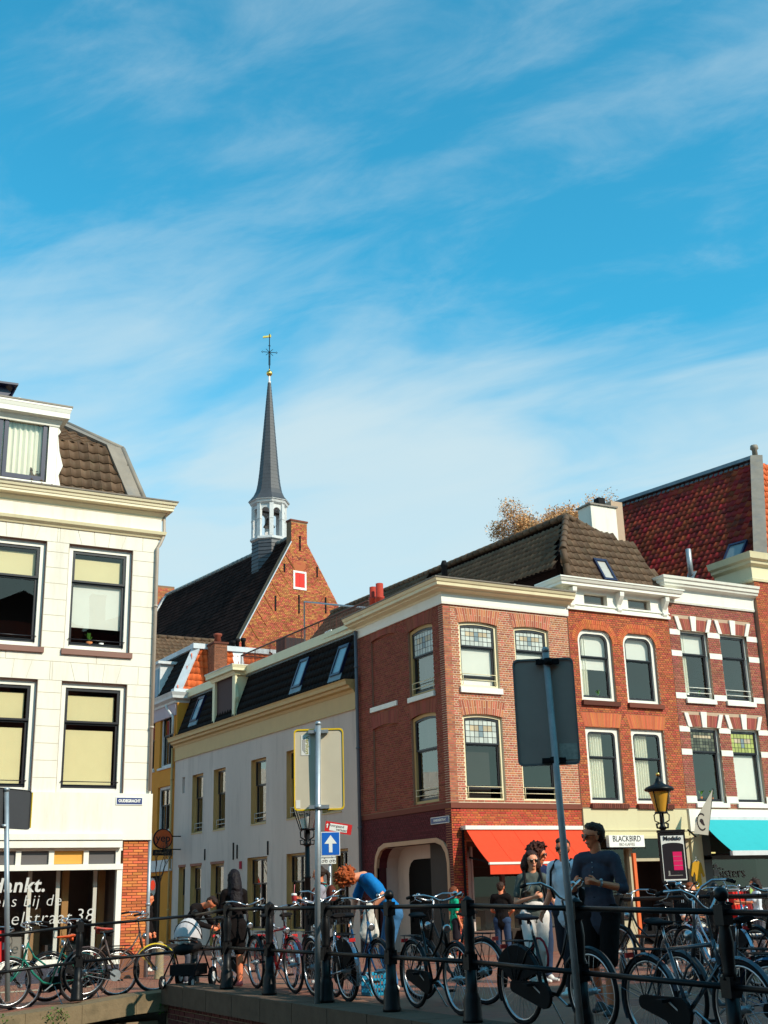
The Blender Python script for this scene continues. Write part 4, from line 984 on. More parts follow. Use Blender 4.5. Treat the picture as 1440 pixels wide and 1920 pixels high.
# bracketed cornice
mb = MB(); wall_cells(F2, mb, 21.39, 9.47, 25.30, 10.10, [(22.05, 9.66, 22.92, 9.98), (23.72, 9.66, 24.6, 9.98)], 0.03, -0.2); mb.build('frieze', m_white, h2)
mb = MB(); F2.box(mb, 21.37, 9.44, 25.32, 9.53, 0.0, 0.08); F2.box(mb, 21.37, 9.60, 25.32, 9.64, 0.0, 0.065); mb.build('string_moulding', m_white, h2)
for a, b_ in ((22.05, 22.92), (23.72, 24.6)):
    mb = MB(); mb.quad([F2.p(a,9.66,-0.12), F2.p(b_,9.66,-0.12), F2.p(b_,9.98,-0.12), F2.p(a,9.98,-0.12)]); o_ = mb.build('attic_window', m_glass, h2)
    mb = MB(); F2.box(mb, a, 9.66, b_, 9.98, -0.16, -0.2); mb.build('attic_blind', mat('dull_brown', (0.10,0.07,0.06)), o_)
for c in (21.55, 23.32, 25.10):
    mb = MB(); pr = [(0.02, 9.50), (0.09, 9.50), (0.12, 9.56), (0.08, 9.62), (0.10, 9.72), (0.16, 9.80), (0.22, 9.88), (0.27, 9.96), (0.28, 10.08), (0.02, 10.08)]
    mb.prism([F2.p(c-0.075, z, d) for d, z in pr], F2.u*0.15); mb.tube([F2.p(c-0.09, 9.98, 0.20), F2.p(c+0.09, 9.98, 0.20)], 0.05, 8); mb.tube([F2.p(c-0.085, 9.58, 0.08), F2.p(c+0.085, 9.58, 0.08)], 0.04, 8); mb.build('bracket', m_white, h2)
cornice('main_cornice', [(21.36, 28.6), (21.36, 27.68), (25.32, 27.68), (25.32, 28.6)], [(-0.05, 10.06), (0.06, 10.06), (0.08, 10.10), (0.30, 10.12), (0.30, 10.19), (0.34, 10.22), (0.38, 10.30), (0.40, 10.31), (0.40, 10.35), (-0.05, 10.37)], m_white, h2)
# roof: left slope, hipped front with kink
Z0 = 10.36; A_ = V((21.45, 27.75, 11.22)); A0 = V((21.5, 27.65, Z0)); B_ = V((25.2, 27.65, Z0)); K_ = V((25.12, 28.9, 11.86)); R_ = V((22.75, 29.1, 12.83)); Rb = V((22.75, 46, 13.35)); A_b = V((21.45, 46, 11.75))
U = (R_-Rb).normalized(); W = (R_-V((21.45, 29.1, 11.22))).normalized(); O = V((21.35, 46, 11.62))
tiles(h2, O, U, W, poly_on(O, U, W, [V((21.3,46,11.50)), V((21.3,27.6,10.98)), R_+V((0,-.15,0)), Rb]), 0.225, 0.30, m_tilebrown, 300, h=0.05)
mb = MB(); mb.quad([(21.42,27.9,9.6), (21.42,46,9.6), (21.42,46,11.7), (21.42,27.8,11.2)]); mb.build('clad_wall', m_tileblack if False else m_slate, h2)
for i in range(7):
    mb = MB(); z_ = 9.75+i*0.2; mb.hexa([V((21.36,28.0,z_)), V((21.42,28.0,z_)), V((21.42,36,z_)), V((21.36,36,z_)), V((21.40,28.0,z_+0.2)), V((21.42,28.0,z_+0.2)), V((21.42,36,z_+0.2)), V((21.40,36,z_+0.2))]); mb.build('slate_course', m_slate, h2)
U = V((1, 0, 0)); W = (V((0, R_.y, R_.z))-V((0, 27.65, Z0))).normalized(); O = V((21.5, 27.65, Z0))
tiles(h2, O, U, W, poly_on(O, U, W, [A0, B_, K_, R_, A_]), 0.225, 0.30, m_tilebrown, 300, h=0.05, stuff='front_tiling')
mb = MB(); mb.quad([B_, V((25.2,46,Z0)), V((25.12,46,11.86)), K_]); mb.quad([K_, V((25.12,46,11.86)), Rb, R_]); mb.build('right_slope', m_tiledark, h2)
for a, b_ in ((A0+V((0,-.03,.05)), A_+V((0.02,-.02,.06))), (A_+V((0.02,-.02,.08)), R_+V((0,0,.06))), (R_+V((0,0,.07)), K_+V((0,0,.07))), (K_+V((0,0,.07)), B_+V((0,0,.06)))): ridge_caps(h2, a, b_, 0.11, 0.36, m_tilebrown, 'hip_tile')
ridge_caps(h2, R_+V((0,0,.07)), Rb+V((0,0,.07)), 0.11, 0.38, m_tilebrown)
# roof light in the front slope
def rooflight(parent, c, U, W, w_, h_, name='roof_light', glass=None):
    U = V(U).normalized(); W = V(W).normalized(); Nn = U.cross(W); Nn = -Nn if Nn.z < 0 else Nn; mm = Matrix((U, W, Nn)).transposed()
    mb = MB()
    for du, dw, a, b_ in ((0, h_/2, w_+0.08, 0.10), (0, -h_/2, w_+0.08, 0.08), (w_/2, 0, 0.07, h_), (-w_/2, 0, 0.07, h_)): mb.box(V(c)+U*du+W*dw+Nn*0.06, (a, b_, 0.12), mtx=mm)
    o_ = mb.build(name, m_sashblue, parent); mb = MB(); mb.box(V(c)+Nn*0.07, (w_, h_, 0.02), mtx=mm); mb.build('pane', glass or m_skyglass, o_); return o_
m_skyglass = mat('roof_light_glass', (0.05, 0.07, 0.09), 0.08, spec=1.0, coat=1.0)
def on_plane(px, py, O, nrm):
    r = ray(px, py); return EYE + r*((V(O)-EYE).dot(nrm)/r.dot(nrm))
Nf = U.cross(W); c = on_plane(1132, 1072, O, Nf); rooflight(h2, c, U, W, 0.42, 0.82, glass=mat('pale_roof_light', (0.45,0.42,0.38), 0.2))
house_shell(h2, [(21.45, 46), (25.2, 46)], 0, 10.0, m_brick1d)
# ground floor
m_fc2 = mat('pale_green_cream', (0.62, 0.55, 0.34), 0.7, var=0.04, dirt=((0.4,0.33,0.2), 3, 0.3), streak=True)
mb = MB(); F2.box(mb, 21.42, 2.98, 25.22, 3.72, -0.2, 0.03); mb.build('fascia', m_fc2, h2)
mb = MB(); F2.box(mb, 21.42, 3.12, 25.22, 3.16, 0.03, 0.06); F2.box(mb, 21.42, 2.90, 25.22, 2.98, 0.0, 0.10); mb.build('fascia_moulding', m_fc2, h2)
mb = MB(); F2.box(mb, 21.42, 0, 25.25, 2.98, -1.9, -1.85); F2.box(mb, 21.42, 0, 21.47, 2.95, -1.9, -0.2); F2.box(mb, 25.2, 0, 25.25, 2.95, -1.9, -0.2); F2.box(mb, 21.42, 2.94, 25.25, 2.98, -1.9, -0.2); mb.build('shop_interior', MATS['shop_dark'], h2)
mb = MB()
for a, b_, z0_, z1_ in ((21.42, 21.56, 0, 2.9), (22.95, 23.08, 0, 2.9), (24.95, 25.2, 0, 2.9), (23.08, 24.95, 2.28, 2.36), (21.56, 22.95, 0, 0.7)): F2.box(mb, a, z0_, b_, z1_, -0.25, 0.0)
mb.build('shopfront_frame', mat('shopfront_cream', (0.45,0.38,0.25), 0.6), h2)
mb = MB(); mb.quad([F2.p(21.56,0.7,-0.12), F2.p(22.95,0.7,-0.12), F2.p(22.95,2.9,-0.12), F2.p(21.56,2.9,-0.12)]); mb.quad([F2.p(23.08,2.36,-0.12), F2.p(24.95,2.36,-0.12), F2.p(24.95,2.9,-0.12), F2.p(23.08,2.9,-0.12)]); mb.build('shop_pane', m_glassd, h2)
sg = thing('shop_sign', 'white lit box sign reading BLACKBIRD BIO-KAFFEE hanging under the cream fascia', 'sign', F2.p(22.9, 2.7, 0.2))
a0, z1 = F2.px(1140, 1566, 0.25); a1, z0 = F2.px(1208, 1588, 0.25)
mb = MB(); F2.box(mb, a0, z0, a1, z1, 0.15, 0.28); mb.build('sign_box', m_signwhite, sg)
mb = MB(); F2.box(mb, a0-0.02, z0-0.03, a1+0.02, z0, 0.14, 0.29); F2.box(mb, a0+0.3, z1, a0+0.34, 2.95, 0.2, 0.24); F2.box(mb, a1-0.34, z1, a1-0.3, 2.95, 0.2, 0.24); mb.build('sign_bracket', m_blackmat, sg)
text('BLACKBIRD', 0.225, F2.p((a0+a1)/2, z0+(z1-z0)*0.68, 0.285), (1,0,0), (0,0,1), m_ink, sg, sx=0.86)
text('BIO-KAFFEE', 0.12, F2.p((a0+a1)/2, z0+(z1-z0)*0.22, 0.285), (1,0,0), (0,0,1), mat('grey_ink',(0.3,0.29,0.27)), sg, sx=0.9)
mb = MB(); frb, _ = F2.px(1190, 1700, 0.6); zt_ = F2.px(1188, 1600, 0.6)[1]; mb.bb(frb-0.05, 26.9, 0.0, frb+0.05, 26.98, zt_); tag(mb.build('orange_board', mat('orange_lacquer', (0.7,0.12,0.02), 0.5)), 'tall thin orange upright board beside the dark cafe doorway', 'board')

# ------------------------------------------------------------------ HOUSE 3
h3 = thing('banded_brick_house', 'brick house with white stone bands and keystones above the turquoise awning', 'house', (27.3, 28, 0))
F3 = Fr((0, 27.70), (1, 0), (0, -1))
hol = [(25.72, 7.05, 26.86, 9.16), (27.37, 7.05, 28.52, 9.16), (25.72, 3.93, 26.90, 6.17), (27.37, 3.93, 28.55, 6.17)]
bands = [(9.00, 9.17), (8.33, 8.50), (7.02, 7.20), (6.02, 6.18), (5.33, 5.50), (3.92, 4.12)]
ex = [(h[0]-0.24, h[3]-0.0, h[2]+0.24, h[3]+0.46) for h in hol]+[(25.2, a, 29.5, b_) for a, b_ in bands]
mb = MB(); wall_cells(F3, mb, 25.31, 3.75, 28.99, 10.05, hol, -0.006, -0.25); w3 = mb.build('front_wall', m_mortar3, h3)
bricks(F3, w3, 25.31, 3.77, 28.98, 10.02, hol+ex, m_brick3, nind=300)
# bricks in the arch flanks beside the keystones
for h in hol:
    z_ = h[3]; c = (h[0]+h[2])/2; hw = (h[2]-h[0])/2
    bricks(F3, w3, h[0]-0.24, z_+0.004, h[2]+0.24, z_+0.46, [(h[0]-0.12, z_, h[2]+0.12, z_+0.42)], m_brick3, nind=0)
    flat_arch(F3, w3, h[0]-0.02, h[2]+0.02, z_+0.0, 0.36, 19, m_brick3, rise=0.03, splay=0.13)
    for t, wd_, hh, lean in ((-1, 0.075, 0.42, 0.14), (0, 0.085, 0.47, 0), (1, 0.075, 0.42, 0.14)):
        b0 = c+t*(hw-0.02); u0 = b0+t*lean; k = 1.0 if t else 1.45
        mb = MB(); zz_ = z_+0.0
        P = [F3.p(b0-wd_,zz_,-0.02), F3.p(b0+wd_,zz_,-0.02), F3.p(u0+wd_*k,zz_+hh,-0.02), F3.p(u0-wd_*k,zz_+hh,-0.02), F3.p(b0-wd_,zz_,0.035), F3.p(b0+wd_,zz_,0.035), F3.p(u0+wd_*k,zz_+hh,0.055), F3.p(u0-wd_*k,zz_+hh,0.055)]
        mb.faces(P, [(4,5,6,7),(0,1,5,4),(1,2,6,5),(2,3,7,6),(3,0,4,7)]); mb.build('keystone', m_white, w3)
for a, b_ in bands:
    cuts = [(h[0]-0.0, h[2]+0.0) for h in hol if h[1]-0.2 < (a+b_)/2 < h[3]]
    for s0_, s1_ in subtract((25.31, 28.99), cuts):
        mb = MB(); F3.box(mb, s0_, a, s1_, b_, -0.05, 0.016); mb.build('stone_band', m_white, w3)
window(F3, h3, *hol[0], m_white, 0.05, m_sash, 0.065, 0.09, 0.34, up='wblind', low='clear', rails=2, mrail=m_white, sill=(m_white,0.16,0.08,0.03), curt=2, plant=[(0.2,0.1,1,0.06),(0.65,0.05,0,0.05)])
window(F3, h3, *hol[1], m_white, 0.05, m_sash, 0.065, 0.09, 0.34, up='clear', low='clear', rails=2, mrail=m_white, sill=(m_white,0.16,0.08,0.03), room=m_interior2)
window(F3, h3, *hol[2], m_white, 0.05, m_sash, 0.065, 0.09, 0.32, up='leaded_dark', low='clear', rails=0, plant=[(0.3,0.12,0,0.05),(0.7,0.1,0,0.05)], sill=(m_white,0.14,0.07,0.06))
window(F3, h3, *hol[3], m_white, 0.05, m_sash, 0.065, 0.09, 0.32, up='leaded_green', low='wblind', sill=(m_white,0.14,0.07,0.06))
cornice('frieze', [(25.33, 28.2), (25.33, 27.70), (29.0, 27.70)], [(-0.05, 10.0), (0.05, 10.0), (0.07, 10.06), (0.05, 10.08), (0.06, 10.42), (-0.05, 10.42)], m_white, h3)
cornice('main_cornice', [(25.33, 28.6), (25.33, 27.70), (29.02, 27.70)], [(-0.05, 10.38), (0.06, 10.38), (0.08, 10.44), (0.24, 10.50), (0.26, 10.56), (0.30, 10.58), (0.32, 10.68), (0.36, 10.70), (0.38, 10.78), (-0.05, 10.80)], m_white, h3)
mb = MB(); F3.box(mb, 25.0, 9.8, 25.34, 10.5, -0.6, -0.05); mb.build('lead_cheek', m_lead, h3)
mb = MB(); mb.bb(25.3, 27.95, 10.3, 29.0, 34, 10.4); mb.build('flat_roof', m_tiledark, h3)
mb = MB(); F3.box(mb, 25.31, 3.10, 29.0, 3.74, -0.2, 0.06); mb.build('fascia', m_white, h3)
mb = MB(); F3.box(mb, 25.28, 0.0, 25.70, 3.08, -0.2, 0.05); mb.build('pilaster', MATS['pale_green_cream'], h3)
mb = MB(); F3.box(mb, 25.7, 0, 32, 3.1, -2.0, -1.95); F3.box(mb, 25.65, 0, 25.7, 3.1, -2.0, -0.2); F3.box(mb, 25.7, 3.06, 32, 3.1, -2.0, -0.2); mb.build('shop_interior', MATS['shop_dark'], h3)
mb = MB()
for a, b_, z0_, z1_ in ((25.7, 26.1, 0, 3.1), (25.7, 31, 2.30, 2.42), (28.7, 28.8, 0, 3.1), (25.7, 31, 0, 0.45)): F3.box(mb, a, z0_, b_, z1_, -0.16, -0.04)
mb.build('shopfront_frame', mat('shopfront_slate', (0.06,0.075,0.075), 0.5), h3)
mb = MB(); mb.quad([F3.p(26.1,0.45,-0.1), F3.p(31,0.45,-0.1), F3.p(31,3.1,-0.1), F3.p(26.1,3.1,-0.1)]); mb.build('shop_pane', m_glassd, h3)
m_faint = mat('faint_lettering', (0.16, 0.18, 0.18), 0.6)
a, z_ = F3.px(1372, 1637, -0.08); text('Sisters', 0.42, F3.p(a, z_, -0.08), (1,0,0), (0,0,1), m_faint, h3, 'window_lettering', 0.001)
a, z_ = F3.px(1338, 1632, -0.08)
mb = MB(); F3.box(mb, a-0.2, z_-0.17, a-0.01, z_+0.03, -0.085, -0.08); F3.box(mb, a+0.01, z_-0.17, a+0.2, z_+0.03, -0.085, -0.08)
for q in (-0.1, 0.1): mb.lathe(F3.p(a+q, z_+0.12, -0.085), [(0.07,0),(0.07,0.004)], 12, axis=(0,-1,0))
mb.build('window_emblem', mat('emblem_grey', (0.22,0.26,0.27)), h3)
mb = MB(); a, z_ = F3.px(1325, 1599, -0.5); F3.box(mb, a-0.35, z_-0.02, a+0.35, z_+0.02, -0.5, -0.55); lm = bpy.data.materials.new('strip_light'); lm.use_nodes = True; lm.node_tree.nodes['Principled BSDF'].inputs['Emission Color'].default_value = (1,0.85,0.3,1); lm.node_tree.nodes['Principled BSDF'].inputs['Emission Strength'].default_value = 1.2; mb.build('strip_light', lm, h3)
# turquoise awning
m_tq = mat('awning_turquoise', (0.03, 0.40, 0.43), 0.85, var=0.14, scale=2.5, bump=0.9, bscale=4, dirt=((0.02,0.2,0.22), 2.5, 0.3))
tl = onY(1331, 1534, 27.5); bl = onY(1372, 1595, 26.6)
T0 = V((tl.x, 27.55, tl.z)); T1 = V((31.5, 27.55, tl.z)); B0 = V((tl.x, 26.35, bl.z)); B1 = V((31.5, 26.35, bl.z))
B0.x = onY(1372, 1595, 26.35).x; B0.z = onY(1372, 1595, 26.35).z; B1.z = B0.z; T0.x = B0.x = min(T0.x, B0.x)+0.0
awn = MB()
for i in range(8):
    f = lambda t: (T0.lerp(B0, t)+V((0,0,-0.05*math.sin(PI*t))), T1.lerp(B1, t)+V((0,0,-0.05*math.sin(PI*t))))
    a, b_ = f(i/8); c, d = f((i+1)/8); awn.quad([a, b_, d, c], 0, True); awn.quad([a+V((0,0.004,-0.008)), c+V((0,0.004,-0.008)), d+V((0,0.004,-0.008)), b_+V((0,0.004,-0.008))], 0, True)
awn = awn.build('awning', m_tq, h3)
mb = MB(); mb.bb(T0.x, 27.5, T0.z-0.05, 31.5, 27.66, T0.z+0.05); mb.bb(B0.x-0.02, 26.30, B0.z-0.13, 31.5, 26.40, B0.z); mb.build('awning_rail', m_greyw, awn)
mb = MB(); mb.bar((B0.x+0.2, 27.6, B0.z-0.1), (B0.x+0.2, 26.4, B0.z-0.05), 0.04); mb.build('awning_arm', m_blackmat, awn)

# ------------------------------------------------------------------ HOUSE 4 and the big red roof
h4 = thing('tall_brick_house', 'tall orange brick house at the right edge with steep weathered red tiled roof', 'house', (31, 28, 0))
F4 = Fr((0, 27.55), (1, 0), (0, -1))
mb = MB(); F4.box(mb, 29.02, 3.7, 34, 11.1, -0.006, -0.3); w4 = mb.build('front_wall', m_mortar2, h4)
bricks(F4, w4, 29.02, 3.7, 31.5, 11.05, [], m_brick2, nind=150)
cornice('main_cornice', [(28.98, 29.2), (28.98, 27.55), (36, 27.55)], [(-0.05, 11.02), (0.06, 11.02), (0.08, 11.10), (0.03, 11.14), (0.04, 11.50), (0.18, 11.58), (0.20, 11.66), (0.30, 11.72), (0.34, 11.86), (0.36, 11.92), (-0.05, 11.94)], m_cream, h4)
mb = MB(); mb.bb(28.99, 27.56, 11.0, 29.3, 29.0, 11.9); mb.build('cornice_return', m_cream, h4)
pk = V((34.1, 31.5, 17.35)); rd = V((-1.35, 7.05, 0)).normalized(); re_ = pk+rd*7.1; dn = V((-rd.y, rd.x, 0)); dn = dn if dn.x < 0 else -dn
slope = (dn*3.5+V((0,0,-4.75))).normalized(); Ls = 9.6
hb = V((31.0, 29.0, 12.6)); d4 = (hb-pk); hb2 = pk+d4*1.12
U = -rd; W = -slope; O = re_+slope*Ls
tiles(h4, O, U, W, poly_on(O, U, W, [re_+slope*Ls, hb2+U*2, hb2, pk, re_]), 0.26, 0.33, m_tilered, 300, h=0.055, n=5, jitter=0.03)
mb = MB(); mb.bar(pk+V((-.05,-.1,.10)), hb2+V((-.05,-.1,.10)), 0.46, 0.14, up=(-.5,-.6,.6)); mb.build('lead_hip', m_lead, h4)
m_ridgelead = mat('ridge_lead', (0.16,0.22,0.26), 0.5, 0.3, var=0.4, scale=4)
mb = MB(); mb.bar(pk+V((-.08,0,.06)), re_+V((-.08,0,.06)), 0.42, 0.14); 
n_ = 30
for i in range(n_):
    a = pk.lerp(re_, i/n_)+slope*0.28; b_ = pk.lerp(re_, (i+0.7)/n_)+slope*0.28; mb.bar(a+V((0,0,.09)), b_+V((0,0,.09)), 0.14, 0.05, up=(-.7,0,.5))
mb.build('lead_ridge', m_ridgelead, h4)
Ub = V((0.985, 0.19, 0)).normalized(); 
# front hip face, sunlight on the red roof painted in as orange tiles
fr0 = pk+V((3.4, 0.3, 0)) ; fb = hb2+Ub*9
W5 = ((hb2-pk)-Ub*((hb2-pk).dot(Ub))).normalized()*-1
tiles(h4, hb2, Ub, W5, poly_on(hb2, Ub, W5, [hb2, fb, pk+Ub*2.0, pk]), 0.26, 0.33, m_tileorange, 80, h=0.055, n=5, stuff='front_tiling')
mb = MB(); mb.lathe(pk+V((0,0,-0.1)), [(0.12,0),(0.10,0.5),(0.16,0.55),(0.14,0.7),(0.04,0.72)], 8); mb.build('finial', m_lead, h4)
Nr = U.cross(W); Nr = Nr if Nr.z > 0 else -Nr
c = on_plane(1382, 1038, O, Nr); rooflight(h4, c+Nr*0.05, U, W, 0.7, 0.8, glass=mat('blue_grey_glass', (0.16,0.21,0.23), 0.1))
c = on_plane(1296, 1082, O, Nr); mb = MB(); mb.lathe(c-V((0,0,0.1)), [(0.10,0),(0.10,1.15),(0.085,1.16)], 10); mb.box(c+Nr*0.04+W*0.0, (0.4,0.4,0.05), mtx=Matrix((U, W, Nr)).transposed()); mb.build('vent_pipe', m_galv, h4)
house_shell(h4, [(29.1, 29), (29.1, 36), (40, 36)], 0, 10.9, m_brick1d)
mb = MB(); mb.quad([re_+slope*Ls, re_, re_+V((3.5,0.6,0))+V((3.5,0,-4.75)), re_+V((4,0,-9))]); mb.build('gable_end', m_brick1d, h4)
# cream rendered chimney behind
ch = thing('rendered_chimney', 'tall cream rendered chimney with a black cowl beside the red roof', 'chimney', (27.5, 33, 12))
Yc = 33.0; a = onY(1103, 945, Yc); b_ = onY(1123, 935, Yc); c = onY(1149, 945, Yc); bt_ = onY(1130, 1015, Yc)
mb = MB(); mb.bb(a.x+0.1, Yc, 11, c.x+0.12, Yc+0.75, a.z); mb.build('stack', m_plaster, ch)
mb = MB(); mb.bb(a.x+0.04, Yc-0.06, a.z, c.x+0.18, Yc+0.8, a.z+0.06); mb.build('cap', m_lead, ch)
q = onY(1123, 932, Yc+0.4); mb = MB(); mb.lathe(V((q.x, Yc+0.4, a.z)), [(0.06,0),(0.06,0.16)], 8); mb.box((q.x, Yc+0.4, a.z+0.30), (0.30,0.30,0.28)); mb.build('cowl', m_blackmat, ch)
mb = MB(); q = onY(1156, 955, 34.0); mb.bb(q.x-0.25, 34.0, 13, q.x+0.3, 34.6, onY(1158, 941, 34).z); mb.build('rear_stack', m_mortar3, ch)

# ------------------------------------------------------------------ WHITE RENDERED HOUSE in the side street
wh = thing('rendered_side_street_house', 'grey-white rendered house with ochre cornice and black tiled mansard in the side street', 'house', (17, 40, 0))
wu = V((0.039, -0.999, 0)).normalized(); wn = V((-0.999, -0.039, 0)).normalized()
WF = Fr((17.07, 32.86), wu, wn); L0 = -15.15
def pr(x0, y0, x1, y1): # pixel rect -> s,z rect (left/right pixel edges, mean top/bottom)
    a, zt = WF.px(x0, y0); b, _ = WF.px(x1, y0); _, zb = WF.px((x0+x1)/2, y1); _, zt = WF.px((x0+x1)/2, y0)
    return [a, zb, b, zt]
ups = [pr(361,1453,381,1558), pr(401,1444,423,1552), pr(471,1427,499,1542), pr(537,1413,568,1535), pr(603,1400,639,1524)]
for h in ups: h[0] -= 0.0; h[1] = 4.08; h[3] = 6.30
gr = [pr(336,1597,348,1700), pr(358,1592,378,1700), pr(396,1586,420,1700), pr(464,1580,501,1700), pr(537,1571,576,1700), pr(622,1570,652,1700)]
for i, h in enumerate(gr): h[3] = 2.95 if i > 2 else 2.85; h[1] = 0.0 if i in (0, 2, 5) else 0.55
small = pr(342,1457,347,1487)
holes = ups+gr+[small]
mb = MB(); wall_cells(WF, mb, L0, 0.0, 0.0, 7.1, holes, 0.0, -0.35); mb.build('wall', m_greywall, wh)
for i, h in enumerate(ups): window(WF, wh, *h, m_yellowtrim, 0.06, m_sash, 0.05, 0.14, 0.40, mrev=m_yellowtrim, rails=2, mrail=m_greyw, curt=[0,0,0,2,0][i], sill=(m_yellowtrim,0.05,0.02,0.0), camber=0.0)
for i, h in enumerate(gr):
    window(WF, wh, *h, m_yellowtrim, 0.06, m_sash, 0.05, 0.15, 0.36, mrev=m_yellowtrim, mull=1 if i > 2 else 0, room=m_interior)
mb = MB(); WF.box(mb, small[0], small[1], small[2], small[3], -0.10, -0.14); mb.build('niche', m_greyw, wh)
for h in gr[1:3]+gr[:1]:
    mb = MB(); WF.box(mb, h[0]-0.04, h[3], h[2]+0.04, h[3]+0.09, -0.05, 0.012); mb.build('lintel', mat('lintel_red', (0.30,0.12,0.08)), wh)
# wall anchors
for x_, y0_, y1_ in ((384,1592,1613), (437.5,1580,1612), (444.5,1584,1610), (502,1577,1603)):
    a, z1_ = WF.px(x_, y0_, 0.02); _, z0_ = WF.px(x_, y1_, 0.02); mb = MB(); WF.box(mb, a-0.025, z0_, a+0.025, z1_, 0.0, 0.04); mb.build('wall_anchor', m_blackmat, wh)
a, z_ = WF.px(451, 1622, 0.02); mb = MB(); WF.box(mb, a-0.07, z_-0.13, a+0.07, z_+0.13, 0.0, 0.05); tag(mb.build('notice_plate', mat('crimson', (0.35,0.01,0.03))), 'small crimson notice plate on the grey-white wall', 'sign')
pA = lambda s, d=0.0: WF.p(s, 0, d)
pathw = [tuple(WF.p(L0, 0)[:2]), tuple(WF.p(-0.05, 0)[:2])]
cornice('fascia_board', pathw, [(-0.05, 7.05), (0.05, 7.05), (0.05, 7.09), (0.035, 7.10), (0.04, 7.62), (-0.05, 7.62)], m_yellowtrim, wh)
cornice('main_cornice', pathw, [(-0.05, 7.58), (0.06, 7.58), (0.10, 7.66), (0.22, 7.70), (0.24, 7.78), (0.34, 7.80), (0.36, 7.90), (0.40, 7.96), (-0.05, 7.98)], m_yellowtrim, wh)
# mansard
Om = WF.p(L0, 7.98, 0.02); Um = wu; top = WF.p(L0, 9.70, -0.62); Wm = (top-Om).normalized(); Lm = (top-Om).length
def mans(a, b): return [(a-L0, 0), (b-L0, 0), (b-L0, Lm), (a-L0, Lm)]
tiles(wh, Om, Um, Wm, mans(L0, -0.05), 0.24, 0.30, m_tileblack, 300, h=0.05, n=6, lip=0.010)
mb = MB(); WF.box(mb, L0, 9.66, 0.0, 9.98, -0.35, -0.66); mb.build('parapet_beam', m_cream, wh)
mb = MB(); WF.box(mb, L0, 9.60, 0.0, 9.66, -0.45, -0.60); mb.build('lead_flashing', m_ridgelead, wh)
mb = MB(); WF.box(mb, L0, 9.80, 0.0, 9.90, -0.66, -6.5); mb.build('roof_terrace', m_greyw, wh)
Nm = Um.cross(Wm); Nm = Nm if Nm.dot(wn) > 0 else -Nm
gb = mat('sky_blue_roof_light', (0.20,0.34,0.42), 0.25, spec=0.6)
for x_, y_ in ((567, 1264), (641, 1240), (374, 1331)):
    c = on_plane(x_, y_, Om, Nm); rooflight(wh, c, Um, Wm, 0.62, 1.0, glass=gb)
    mb = MB(); mm = Matrix((Um, Wm, Nm)).transposed(); mb.box(c-Wm*0.62+Nm*0.05, (0.85, 0.22, 0.05), mtx=mm); mb.build('lead_apron', m_ridgelead, wh)
# dormer
da, _ = WF.px(400, 1340); db, _ = WF.px(437, 1330); dz0, dz1 = 7.98, 9.75
mb = MB(); WF.box(mb, da-0.12, dz0, da+0.10, dz1, 0.0, -0.7); WF.box(mb, db-0.10, dz0, db+0.12, dz1, 0.0, -0.7); WF.box(mb, da, dz0, db, dz0+0.12, 0.0, -0.7)
sp = [(db+0.12, 8.0), (db+0.35, 8.05), (db+0.25, 8.25), (db+0.2, 8.6), (db+0.28, 8.8), (db+0.12, 9.3)]
mb.prism([WF.p(a, z, 0.0) for a, z in sp], wn*-0.10); dd = mb.build('dormer', m_cream, wh)
mb = MB(); WF.box(mb, da+0.1, dz0+0.12, db-0.1, dz1, -0.10, -0.16); mb.build('dormer_door', mat('dark_mauve_door', (0.07,0.035,0.035), 0.7), dd)
ed = [tuple(WF.p(da-0.15,0,-0.6)[:2]), tuple(WF.p(da-0.15,0,0.02)[:2]), tuple(WF.p(db+0.2,0,0.02)[:2]), tuple(WF.p(db+0.2,0,-0.6)[:2])]
cornice('dormer_cornice', ed, cornice_prof(dz1-0.1, dz1+0.25, 0.22), m_cream, dd)
mb = MB(); WF.box(mb, da-0.4, dz1+0.22, db+0.42, dz1+0.27, 0.24, -0.8); mb.build('dormer_top', m_greyw, dd)
downpipe(dd, [WF.p(db+0.22, 9.6, 0.0), WF.p(db+0.22, 8.0, 0.02)], 0.04, m_cream)
house_shell(wh, [tuple(WF.p(0,0,-0.3)[:2]), tuple(WF.p(0,0,-7)[:2]), tuple(WF.p(L0,0,-7)[:2]), tuple(WF.p(L0,0,-0.3)[:2])], 0, 7.9, m_greywall)
# terrace railing
tr = thing('terrace_railing', 'thin rusty brown balustrade around the roof terrace above the black mansard', 'railing', WF.p(-6, 9.9, -1.2))
s0r, _ = WF.px(452, 1240, -1.2); s1r = -1.2; zb_, zt_ = 9.95, 10.85
m_rust = mat('rust_brown_iron', (0.10,0.04,0.03), 0.6)
mb = MB(); mb.tube([WF.p(s0r, zt_, -1.2), WF.p(s1r, zt_, -1.2)], 0.03, 6); mb.tube([WF.p(s0r, zb_+0.1, -1.2), WF.p(s1r, zb_+0.1, -1.2)], 0.018, 5); mb.tube([WF.p(s0r, zt_, -1.2), WF.p(s0r, zt_, -5.5)], 0.03, 6); mb.tube([WF.p(s0r, zb_+0.1, -1.2), WF.p(s0r, zb_+0.1, -5.5)], 0.02, 5); mb.build('rail', m_rust, tr)
n_ = int((s1r-s0r)/0.11)
for i in range(n_+1):
    mb = MB(); s_ = s0r+(s1r-s0r)*i/n_; mb.tube([WF.p(s_, zb_ if i % 12 else 9.85, -1.2), WF.p(s_, zt_, -1.2)], 0.010 if i % 12 else 0.022, 4); mb.build('baluster', m_rust, tr)
for i in range(28):
    mb = MB(); d_ = -1.2-4.3*i/28; mb.tube([WF.p(s0r, zb_, d_), WF.p(s0r, zt_, d_)], 0.010, 4); mb.build('baluster', m_rust, tr)
c = WF.p(WF.px(545, 1215, -2)[0], 9.9, -2.0)
